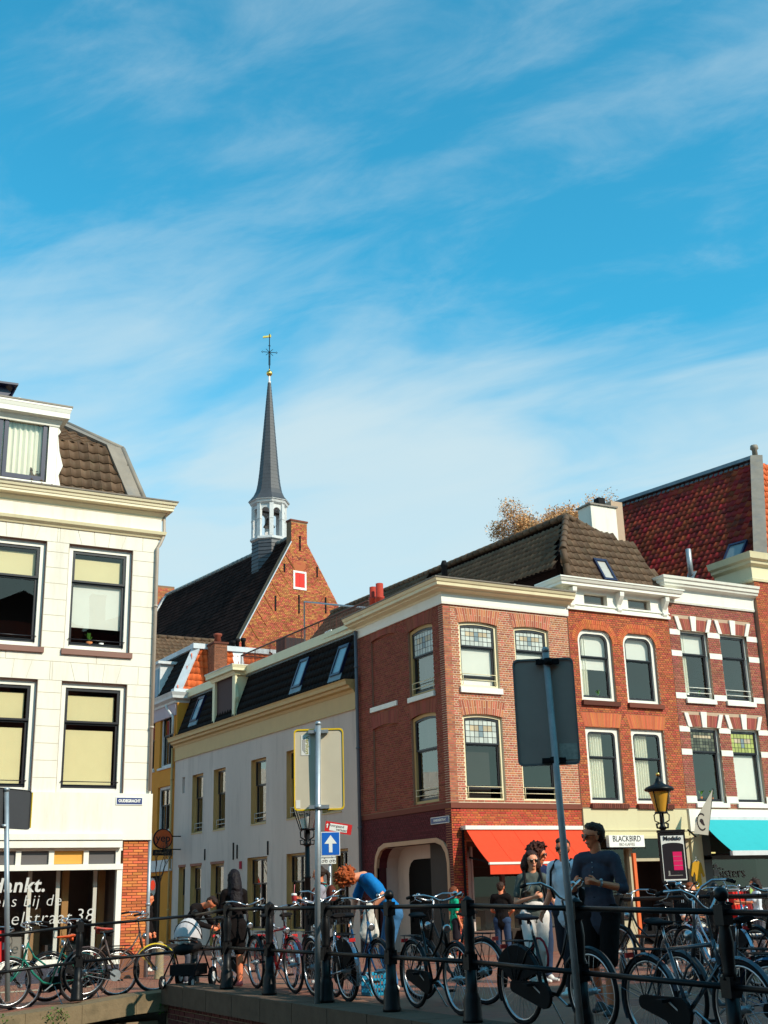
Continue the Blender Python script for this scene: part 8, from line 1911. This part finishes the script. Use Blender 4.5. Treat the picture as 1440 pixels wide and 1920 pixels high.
        cone(mb, hc-lk*0.045*k, hc-lk*0.07*k-up*L_*0.8*k, 0.085*k, 0.08*k); cone(mb, hc-lk*0.07*k-up*L_*0.8*k-rr_*0.06*k, hc-lk*0.07*k-up*L_*0.8*k+rr_*0.06*k, 0.06*k, 0.06*k); cone(mb, hc+up*0.05*k+lk*0.05*k, hc+up*0.05*k+lk*0.03*k+rr_*0.05*k, 0.034*k, 0.036*k); nz = (0.016, 0.03)
    elif hstyle == 'long':
        cone(mb, hc, hc+up*0.02*k, 0.094*k, 0.086*k); cone(mb, hc-lk*0.03*k, hc-lk*0.085*k-up*0.20*k, 0.088*k, 0.088*k, (lk, 0.8)); cone(mb, hc-lk*0.085*k-up*0.20*k, hc-lk*0.10*k-up*0.42*k, 0.088*k, 0.105*k, (lk, 0.5)); cone(mb, hc-lk*0.10*k-up*0.42*k, hc-lk*0.09*k-up*0.52*k, 0.10*k, 0.06*k, (lk, 0.4)); nz = (0.022, 0.035)
        for s in (1,-1): cone(mb, hc+rr_*s*0.06*k, hc+rr_*s*0.09*k-up*0.30*k-lk*0.04*k, 0.045*k, 0.04*k)
    elif hstyle == 'curly':
        rs = random.Random(3)
        for i in range(330):
            v = V((rs.gauss(0,1), rs.gauss(0,1), rs.gauss(0,1))).normalized()
            if v.dot(lk) > 0.55 and v.dot(up) < 0.45: continue
            if v.dot(up) < -0.75: continue
            rad = (0.105+0.035*rs.random())*k; c = hc+v*rad-lk*0.01*k; r_ = (0.010+0.008*rs.random())*k; w_ = V((rs.gauss(0,1), rs.gauss(0,1), rs.gauss(0,1))).normalized()*r_*1.7
            cone(mb, c-w_, c+w_+v.cross(w_)*0.5, r_, r_*0.8, n=8)
        cone(mb, hc, hc-up*0.02*k-lk*0.02*k, 0.105*k, 0.10*k); nz = (0.012, 0.015); hv = vox*0.7
    elif hstyle == 'pony':
        cone(mb, hc, hc+up*0.015*k, 0.092*k, 0.085*k); cone(mb, hc-lk*0.09*k, hc-lk*0.13*k-up*0.05*k, 0.03*k, 0.035*k); cone(mb, hc-lk*0.13*k-up*0.05*k, hc-lk*0.11*k-up*0.2*k, 0.035*k, 0.02*k)
    grown(mb, 'hair', hm, t, hv, 2, nz)
    # clothes
    if pants:
        mb = MB(); to = {'long': 0.97, 'shorts': 0.44, 'kneeshorts': 0.52}[leg]
        e = 0.014 if leg == 'long' else 0.028
        if leg == 'long': legs(mb, e*(0.7 if female else 1), to, (0.088, 0.060, 0.048 if not female else 0.044))
        else:
            for s in 'LR': cone(mb, P['hp'+s], P['hp'+s].lerp(P['kn'+s], to*2 if to < 0.5 else 1.0), 0.098*B+0.01, 0.085*B+0.008)
            cone(mb, P['hpL'], P['hpR'], 0.105*B+0.01, 0.105*B+0.01)
        cone(mb, P['pel']-fr3*0.02, P['pel']+fr3*0.06*k, 0.160*B+0.012, 0.150*B+0.012, flat)
        grown(mb, 'trousers' if leg == 'long' else 'shorts', pants, t, vox, 3, (0.012, 0.09))
    if shirt:
        mb = MB(); torso(mb, 0.014); cone(mb, P['pel']+fr3*0.04*k, P['pel']-fr3*hem*k, 0.160*B+0.016, 0.158*B+0.02, flat) if not tuck else None
        arms(mb, 0.014, {'short': 0.34, 'elbow': 0.56, 'long': 0.97}[sleeve])
        grown(mb, 'shirt', shirt, t, vox, 3, (0.014, 0.08))
    sm = shoes or mat('shoe_white', (0.70,0.68,0.64), 0.5)
    for s in 'LR':
        an = P['an'+s]; kd = (P['an'+s]-P['kn'+s]).normalized(); mb = MB(); fd = f
        cone(mb, an-V((0,0,0.045*k))-fd*0.035*k, an-V((0,0,0.06*k))+fd*0.14*k, 0.042*k, 0.032*k, (V((0,0,1)), 0.8)); cone(mb, an-V((0,0,0.01)), an-V((0,0,0.03))+fd*0.05*k, 0.044*k, 0.04*k); grown(mb, 'shoe', sm, t, 0.012, 2)
    if pack:
        mb = MB(); c = P['ch'].lerp(P['pel'],0.25)-fwd*0.17*k; cone(mb, c+fr3*0.14*k, c-fr3*0.18*k, 0.14*k, 0.15*k, (fwd, 0.6)); grown(mb, 'backpack', pack, t, 0.018, 4)
        mb = MB()
        for s in (1,-1): mb.tube([P['ch']+lat*0.11*s*k-fwd*0.10*k+fr3*0.20*k, P['ch']+lat*0.105*s*k+fwd*0.02*k+fr3*0.235*k, P['ch']+lat*0.115*s*k+fwd*0.135*k+fr3*0.10*k, P['ch']+lat*0.135*s*k+fwd*0.13*k-fr3*0.08*k, P['ch']+lat*0.16*s*k+fwd*0.03*k-fr3*0.20*k], 0.017, 6)
        mb.build('backpack_strap', pack, t)
    t['P'] = 0; del t['P']
    return t, P
def at(px_, py_, z=None): q = G(px_, py_); return (q.x, q.y, deck(q.x, q.y))
toC = lambda q: V((-q[0], -q[1], 0)).normalized()
LEFT = V((-0.875, 0.485, 0)); RIGHT = -LEFT
# 1 man in blue shirt with a phone
q = (8.46, 10.75, deck(8.46,10.75)); fc = toC(q)*0.85+LEFT*0.45
t, P = person('man in a dark blue buttoned shirt and shorts holding a black phone', q, fc, dict(elL=(0.27,0.02,1.14), elR=(-0.27,0.02,1.14), wrL=(0.115,0.27,1.20), wrR=(-0.115,0.27,1.20), hd=(0,0.03,1.635), knL=(0.10,0.10,0.50), anL=(0.10,0.12,0.09), anR=(-0.12,-0.10,0.10)), 1.92, cloth('henley', (0.055,0.055,0.075)), 'elbow', cloth('black', (0.010,0.007,0.007)), 'kneeshorts', hair=hairm('darkbrown', (0.045,0.02,0.012)), glasses=True, look=LEFT*0.9+toC(q)*0.25, shoes=mat('shoe_dark', (0.05,0.045,0.045)), hands='phone', hem=0.08, build=0.96, vox=0.010)
mid = (P['wrL']+P['wrR'])/2; ff = V(fc).normalized(); ll = V((-ff.y, ff.x, 0))
mb = MB(); mb.box(mid+ff*0.06+V((0,0,0.0)), (0.155,0.012,0.078), rz=math.atan2(ll.y,ll.x)); tag(mb.build('phone', m_frameblack), 'black phone held sideways in both hands by the man in blue', 'phone')
mb = MB(); w0 = P['wrL'].lerp(P['elL'],0.12); dd_ = (P['elL']-P['wrL']).normalized(); mb.tube([w0-dd_*0.012, w0+dd_*0.012], 0.036, 14); mb.sphere(w0+V((0,-0.02,0.03)), 0.02, 8, 5); mb.build('wristwatch', m_galv, t)
mb = MB(); cpl = P['nk']-V((0,0,0.05))+ff*0.125
for i in range(4): mb.sphere(P['nk']+ff*(0.118-0.0*i)-V((0,0,0.075+0.05*i)), 0.007, 6, 4)
mb.build('shirt_button', m_galv, t, kind='stuff')
# 2 man in white shirt behind him
q = (9.75, 13.05, deck(9.75,13.05)); fc = toC(q)*0.8+LEFT*0.6
person('man in a white shirt with backpack and sunglasses walking behind the blue-shirted man', q, fc, dict(knL=(0.11,0.20,0.52), anL=(0.11,0.22,0.10), knR=(-0.11,-0.02,0.50), anR=(-0.11,-0.30,0.16), elR=(-0.27,-0.06,1.13), wrR=(-0.27,0.12,0.92), elL=(0.26,-0.1,1.12), wrL=(0.25,-0.02,0.88)), 1.90, cloth('white', (0.66,0.70,0.76)), 'short', cloth('grey_dark', (0.03,0.028,0.035)), 'long', hair=hairm('dark', (0.03,0.015,0.01)), glasses=True, look=toC(q)+LEFT*0.3, pack=m_blackmat, hem=0.06)
# 3 woman in white trousers
q = (10.04, 14.2, deck(10.04,14.2)); fc = toC(q)+RIGHT*0.12
t, P3 = person('woman in a grey-green top and white trousers with sunglasses and black backpack straps', q, fc, dict(wrR=(-0.02,0.24,1.16), elR=(-0.24,0.03,1.10), elL=(0.26,-0.03,1.13), wrL=(0.36,0.10,0.90), knL=(0.08,0.02,0.50), anL=(0.06,-0.16,0.11), knR=(-0.09,0.10,0.50), anR=(-0.08,0.10,0.09)), 1.78, cloth('greygreen', (0.085,0.10,0.09)), 'short', cloth('offwhite', (0.72,0.66,0.62), 0.08), 'long', skin=m_skinp, hair=hairm('bob', (0.035,0.014,0.010)), hstyle='bob', glasses=True, look=fc+RIGHT*0.25, female=True, pack=m_blackmat, hands={'R':1}, tuck=1, vox=0.011)
mb = MB(); fr3_ = V((0,0,1)); mb.tube([P3['pel']+V((0,0,0.06))+(V((math.cos(a),math.sin(a),0)))*0.130 for a in [2*PI*i/20 for i in range(20)]], 0.014, 6, closed=True); mb.build('belt', mat('belt_tan', (0.4,0.28,0.2)), t)
# 4 curly haired man behind her
q = (10.83, 15.16, deck(10.8,15.2)); fc = toC(q)*0.5+RIGHT*0.8
person('man with curly dark hair and glasses half hidden behind the woman in white trousers', q, fc, None, 1.90, cloth('navy', (0.012,0.02,0.06)), 'long', cloth('jeans', (0.03,0.05,0.10)), 'long', hair=hairm('curlydark', (0.05,0.012,0.006)), hstyle='curly', glasses=True, look=RIGHT*0.8+toC(q)*0.4, hem=0.05)
# 5 person in black seen from behind
q = at(946, 1808); fc = -toC(q)+RIGHT*0.3
person('person in a black shirt seen from behind, left of the woman in white trousers', q, fc, dict(elL=(0.24,0.08,1.14), wrL=(0.12,0.24,1.06), elR=(-0.24,0.08,1.14), wrR=(-0.12,0.24,1.06)), 1.76, cloth('black', (0.010,0.007,0.007)), 'short', cloth('jeans', (0.03,0.05,0.10)), 'long', hair=hairm('darkbrown', (0.045,0.02,0.012)), look=-toC(q)+RIGHT*0.4, hem=0.05)
# 6 green tee
q = at(856, 1801); fc = RIGHT+(-toC(q))*0.35
t, P6 = person('person with reddish hair in a bright green shirt walking right past the brick corner', q, fc, dict(knL=(0.10,0.12,0.50), anL=(0.10,0.14,0.09), knR=(-0.10,-0.02,0.49), anR=(-0.10,-0.26,0.14), wrL=(0.25,0.14,0.90), wrR=(-0.24,0.05,0.88)), 1.70, cloth('green', (0.01,0.36,0.20)), 'short', cloth('shorts_black', (0.02,0.015,0.02)), 'shorts', skin=m_skin, hair=hairm('auburn', (0.16,0.04,0.015)), hstyle='bob', female=True, hem=0.12, vox=0.013)
mb = MB(); cone(mb, P6['wrL']-V((0,0,0.12)), P6['wrL']-V((0,0,0.34)), 0.10, 0.12, (V((0.4,-0.9,0)), 0.5)); bag = grown(mb, 'shoulder_bag', cloth('bag_grey', (0.2,0.2,0.24)), None, 0.02, 3); tag(bag, 'pale grey bag carried by the person in the green shirt', 'bag')
# 7 curly red-haired person bending over a bicycle
q = at(722, 1862); q = (q[0]+0.15, q[1]+0.2, q[2]); fc = LEFT+(toC(q))*0.25
t, P7 = person('person with curly red hair and bright blue shirt bending over a bicycle', q, fc, dict(pel=(0,-0.08,1.0), ch=(0,0.16,1.28), nk=(0,0.34,1.42), hd=(0,0.48,1.40), shL=(0.18,0.25,1.38), shR=(-0.18,0.25,1.38), elL=(0.27,0.10,1.17), wrL=(0.22,0.26,1.0), elR=(-0.24,0.36,1.10), wrR=(-0.14,0.42,0.90), hpL=(0.095,-0.10,0.93), hpR=(-0.095,-0.10,0.93), knL=(0.11,0.02,0.50), knR=(-0.11,0.0,0.50), anL=(0.11,-0.06,0.09), anR=(-0.11,-0.1,0.09)), 1.87, cloth('bright_blue', (0.01,0.17,0.46)), 'short', cloth('lightjeans', (0.05,0.15,0.30)), 'long', skin=m_skinp, hair=hairm('red', (0.36,0.075,0.018)), hstyle='curly', look=V((LEFT.x*0.6, LEFT.y*0.6, -0.9)), female=False, vox=0.011)
# 8 woman with teal scarf
q = (8.7, 17.0, deck(8.7,17.0)); qq = onZ(598, 1860, 0.27); q = at(603, 1845); q = (q[0], q[1], q[2]); fc = LEFT+toC(q)*0.1
t, P8 = person('person with dark tied hair and teal scarf drinking behind the sign pole', q, fc, dict(elL=(0.22,0.10,1.16), wrL=(0.10,0.30,1.24), elR=(-0.22,0.05,1.15), wrR=(-0.08,0.26,1.2)), 1.72, cloth('greytop', (0.30,0.28,0.33)), 'long', cloth('black', (0.010,0.007,0.007)), 'long', hair=hairm('dark', (0.03,0.015,0.01)), hstyle='pony', female=True, pack=cloth('rust_strap', (0.12,0.03,0.02)), look=LEFT, hem=0.05)
mb = MB(); mb.lathe(P8['nk']-V((0,0,0.03)), [(0.085,0),(0.10,0.03),(0.085,0.07),(0.06,0.08)], 14); mb.build('scarf', cloth('teal', (0.04,0.36,0.36)), t)
c = P8['wrL']+LEFT*0.12; mb = MB(); mb.lathe(c-V((0,0,0.05)), [(0.03,0),(0.042,0.12),(0.044,0.125)], 12); cup = mb.build('drink_cup', mat('cup_red', (0.50,0.05,0.06), 0.3)); tag(cup, 'red and white drink cup with a straw held in front of the grey top', 'cup')
mb = MB(); mb.lathe(c+V((0,0,0.076)), [(0.046,0),(0.04,0.03),(0.01,0.035)], 12); mb.build('lid', m_signwhite, cup); mb = MB(); mb.tube([c+V((0,0,0.08)), c+V((0.01,0,0.24))], 0.005, 5); mb.build('straw', mat('straw_pink', (0.7,0.2,0.2)), cup)
# 9 long dark hair
q = (8.72, 21.3, deck(8.72,21.3)); qq = at(437, 1851); q = qq; fc = -toC(q)+LEFT*0.3
person('woman with very long dark hair in black, seen from behind beside the bending man', q, fc, dict(elL=(0.20,0.08,1.12), wrL=(0.08,0.22,1.10), elR=(-0.20,0.05,1.12), wrR=(-0.08,0.22,1.08)), 1.70, cloth('black', (0.010,0.007,0.007)), 'long', cloth('black', (0.010,0.007,0.007)), 'shorts', skin=m_skin, hair=hairm('black', (0.009,0.005,0.007)), hstyle='long', female=True, shoes=mat('shoe_redwhite', (0.6,0.15,0.15)), hem=0.18)
# 10 bending man
q = at(385, 1848); q = (q[0]-0.1, q[1]+0.5, q[2]); fc = RIGHT+toC(q)*0.45
person('man in a black jumper with pale collar bending over beside the stroller', q, fc, dict(pel=(0,-0.15,0.97), ch=(0,0.08,1.22), nk=(0,0.24,1.37), hd=(0,0.40,1.42), shL=(0.18,0.14,1.34), shR=(-0.18,0.14,1.34), elL=(0.24,0.26,1.08), wrL=(0.12,0.48,1.02), elR=(-0.24,0.26,1.08), wrR=(-0.10,0.46,1.0), hpL=(0.095,-0.15,0.92), hpR=(-0.095,-0.15,0.92)), 1.74, cloth('black', (0.010,0.007,0.007)), 'long', cloth('greyjeans', (0.09,0.09,0.11)), 'long', hair=hairm('dark', (0.03,0.015,0.01)), look=V((RIGHT.x+toC(q).x*0.8, RIGHT.y+toC(q).y*0.8, -0.35)))
# 11 alley figure
q = onY(281, 1800, 29.0); q = (9.35, 28.9, 0.0)
person('dark dressed figure half hidden by the downpipe in the alley', q, RIGHT, None, 1.74, cloth('black', (0.010,0.007,0.007)), 'long', cloth('black', (0.010,0.007,0.007)), 'long', hair=hairm('dark', (0.03,0.015,0.01)), vox=0.016)
# seated people at the terrace
def sit(label, px_, py_, fc, **kw):
    q = at(px_, py_); J = dict(pel=(0,0,0.52), ch=(0,0.04,0.84), nk=(0,0.06,1.03), hd=(0,0.09,1.19), shL=(0.17,0.05,0.99), shR=(-0.17,0.05,0.99), elL=(0.22,0.12,0.74), elR=(-0.22,0.12,0.74), wrL=(0.12,0.36,0.76), wrR=(-0.12,0.36,0.76), hpL=(0.095,0.02,0.50), hpR=(-0.095,0.02,0.50), knL=(0.12,0.45,0.50), knR=(-0.12,0.45,0.50), anL=(0.12,0.42,0.09), anR=(-0.12,0.42,0.09))
    t, P = person(label, q, fc, J, vox=0.014, **kw)
    ch = thing('terrace_chair', 'dark cafe chair under the '+label.split(' seated')[0][:48], 'chair', q); f = V((fc[0], fc[1], 0)).normalized(); l = V((-f.y, f.x, 0)); b = V(q)
    mm = Matrix((l, f, V((0,0,1)))).transposed()
    mb = MB(); mb.box(b+V((0,0,0.40))+f*0.08, (0.42,0.42,0.03), mtx=mm); mb.build('seat', m_blackmat, ch); mb = MB(); mb.box(b+V((0,0,0.68))-f*0.16, (0.40,0.03,0.28), mtx=mm); mb.build('backrest', m_blackmat, ch)
    for a in (-.18,.18):
        for c in (-.12,.28): mb = MB(); mb.bar(b+l*a+f*c, b+l*a+f*c+V((0,0,0.40)), 0.03); mb.build('leg', m_blackmat, ch)
sit('red-haired person in a white top seated at the terrace table', 1303, 1806, toC((14,18))*0.8+RIGHT*0.4, shirt=cloth('white', (0.66,0.70,0.76)), pants=cloth('jeans', (0.03,0.05,0.10)), hair=hairm('auburn2', (0.25,0.06,0.02)), hstyle='mid', female=True, skin=m_skinp)
sit('dark haired person in black seated behind the amber lamp post', 1268, 1800, RIGHT*0.9+toC((14,18))*0.3, shirt=cloth('black', (0.010,0.007,0.007)), pants=cloth('black', (0.010,0.007,0.007)), hair=hairm('dark', (0.03,0.015,0.01)))
q = at(1432, 1797); person('person in a white shirt reaching for the clothes rack at the right edge', q, LEFT, dict(elL=(0.2,0.2,1.22), wrL=(0.12,0.42,1.24), elR=(-0.2,0.2,1.2), wrR=(-0.12,0.4,1.2)), 1.68, cloth('white', (0.66,0.70,0.76)), 'short', cloth('greyjeans', (0.09,0.09,0.11)), 'long', hair=hairm('dark', (0.03,0.015,0.01)), female=True, hstyle='bob', vox=0.014)

# ------------------------------------------------------------------ stroller
q = V(at(352, 1852)); f = (toC(q)*0.9+LEFT*0.4).normalized(); l = V((-f.y, f.x, 0))
st_ = thing('stroller', 'stroller with pale grey hood, black frame and a bag hanging under it', 'stroller', q)
L_ = lambda x, y, z: q+l*x+f*y+V((0,0,z))
m_hood = cloth('hood_grey', (0.50,0.47,0.48), 0.08)
mb = MB(); n1_, n2_ = 12, 10
for i in range(n1_):
    for j in range(n2_):
        def pt(i, j): a = PI*i/n1_; b = -0.15+1.55*j/n2_; return L_(0.235*math.cos(a), 0.02+0.24*math.sin(a)*math.sin(b)*1.0, 0.72+0.33*math.sin(a)*math.cos(b))
        mb.quad([pt(i,j), pt(i+1,j), pt(i+1,j+1), pt(i,j+1)], 0, True)
hood = mb.build('hood', m_hood, st_)
mb = MB(); 
for b in (-0.15, 0.6): mb.tube([L_(0.24*math.cos(PI*i/12), 0.02+0.245*math.sin(PI*i/12)*math.sin(b), 0.72+0.338*math.sin(PI*i/12)*math.cos(b)) for i in range(13)], 0.008, 5)
mb.build('hood_rib', m_blackmat, hood)
mb = MB(); cone(mb, L_(0,-0.12,0.62), L_(0,0.22,0.58), 0.17, 0.15, (V((0,0,1)), 0.6)); grown(mb, 'seat', m_blackmat, st_, 0.018, 3)
mb = MB(); cone(mb, L_(-0.05,0.12,0.72), L_(0.06,0.2,0.70), 0.07, 0.06); cone(mb, L_(-0.10,0.1,0.70), L_(-0.03,0.25,0.69), 0.05, 0.05); bl = grown(mb, 'white_blanket', cloth('offwhite', (0.72,0.66,0.62)), None, 0.012, 3, (0.02,0.05)); tag(bl, 'crumpled white blanket lying in the seat of the stroller', 'blanket')
mb = MB(); mb.tube([L_(-0.2,0.12,0.68), L_(-0.2,0.3,0.72), L_(0.2,0.3,0.72), L_(0.2,0.12,0.68)], 0.015, 6); mb.build('bumper_bar', mat('brown_leather', (0.15,0.05,0.03)), st_)
mb = MB()
for s in (-1, 1): mb.tube([L_(0.25*s,-0.5,1.02), L_(0.25*s,-0.25,0.72), L_(0.25*s,0.1,0.42), L_(0.25*s,0.38,0.16)], 0.014, 6); mb.tube([L_(0.25*s,0.02,0.60), L_(0.27*s,-0.30,0.16)], 0.014, 6)
mb.tube([L_(-0.25,-0.5,1.02), L_(0.25,-0.5,1.02)], 0.018, 6); mb.tube([L_(-0.27,-0.30,0.16), L_(0.27,-0.30,0.16)], 0.014, 6); mb.build('frame', m_blackmat, st_)
mb = MB(); mb.box(L_(0,-0.02,0.27), (0.42,0.5,0.16), rz=math.atan2(l.y,l.x)); mb.build('basket', m_blackmat, st_)
for x, y, r in ((-0.29,-0.30,0.15),(0.29,-0.30,0.15),(-0.25,0.40,0.10),(0.25,0.40,0.10)):
    mb = MB(); mb.lathe(L_(x,y,r)-l*0.02, [(r*0.6,0),(r,0.005),(r,0.035),(r*0.6,0.04)], 20, axis=l); wl = mb.build('wheel', m_rubber, st_); mb = MB(); mb.lathe(L_(x,y,r)-l*0.024, [(r*0.55,0),(r*0.5,0.048)], 12, axis=l); mb.build('rim', m_greyw, wl)
# bags hung on and standing by the bicycles
q = V(at(708, 1866)); mb = MB(); 
for z in (0.0, 0.2): pass
cb = thing('blue_crate', 'bright blue folding plastic crate standing by the blue bicycle', 'crate', q); c = q+V((0,0,0.0))
mb = MB(); mb.box(c+V((0,0,0.015)), (0.34,0.26,0.02))
mb.build('base', mat('crate_blue', (0.01,0.30,0.50), 0.4), cb)
for dx, dy, sx, sy in ((0,-0.13,0.34,0.012),(0,0.13,0.34,0.012),(-0.17,0,0.012,0.26),(0.17,0,0.012,0.26)):
    mb = MB()
    for z in (0.03,0.11,0.19,0.27): mb.box(c+V((dx,dy,z)), (sx,sy,0.025))
    for k in range(8): 
        o_ = -0.5+k/7; mb.box(c+V((dx+(o_*0.32 if sx > 0.1 else 0), dy+(o_*0.24 if sy > 0.1 else 0), 0.15)), (0.012,0.012,0.26))
    mb.build('side', MATS['crate_blue'], cb)
q = on_plane(692, 1716, V((7.9,14.2,0)), toC((7.9,14.2))); wb_ = MB(); cone(wb_, q+V((0,0,0.10)), q-V((0,0,0.22)), 0.06, 0.13, (toC(q), 0.45)); bag = grown(wb_, 'carrier_bag', cloth('bag_white', (0.62,0.58,0.52), 0.1), None, 0.015, 3, (0.03,0.10)); tag(bag, 'white cloth carrier bag hanging from the bars next to the blue bicycle', 'bag')

# ------------------------------------------------------------------ turn lettering into meshes and grown bodies into meshes
bpy.context.view_layer.update()
dg = bpy.context.evaluated_depsgraph_get()
for o in TEXTS:
    me = bpy.data.meshes.new_from_object(o.evaluated_get(dg)); n_ = bpy.data.objects.new(o.name, me); COL.objects.link(n_); n_.parent = o.parent; n_.matrix_local = o.matrix_local.copy()
    nm = o.name; bpy.data.objects.remove(o)
    n_.name = nm
for o in REMESH:
    ev = o.evaluated_get(dg); me = bpy.data.meshes.new_from_object(ev); o.modifiers.clear(); me.name = o.name
    for p in me.polygons: p.use_smooth = True
    o.data = me
sc.cycles.max_bounces = 6; sc.cycles.diffuse_bounces = 3; sc.cycles.glossy_bounces = 3; sc.cycles.transparent_max_bounces = 12
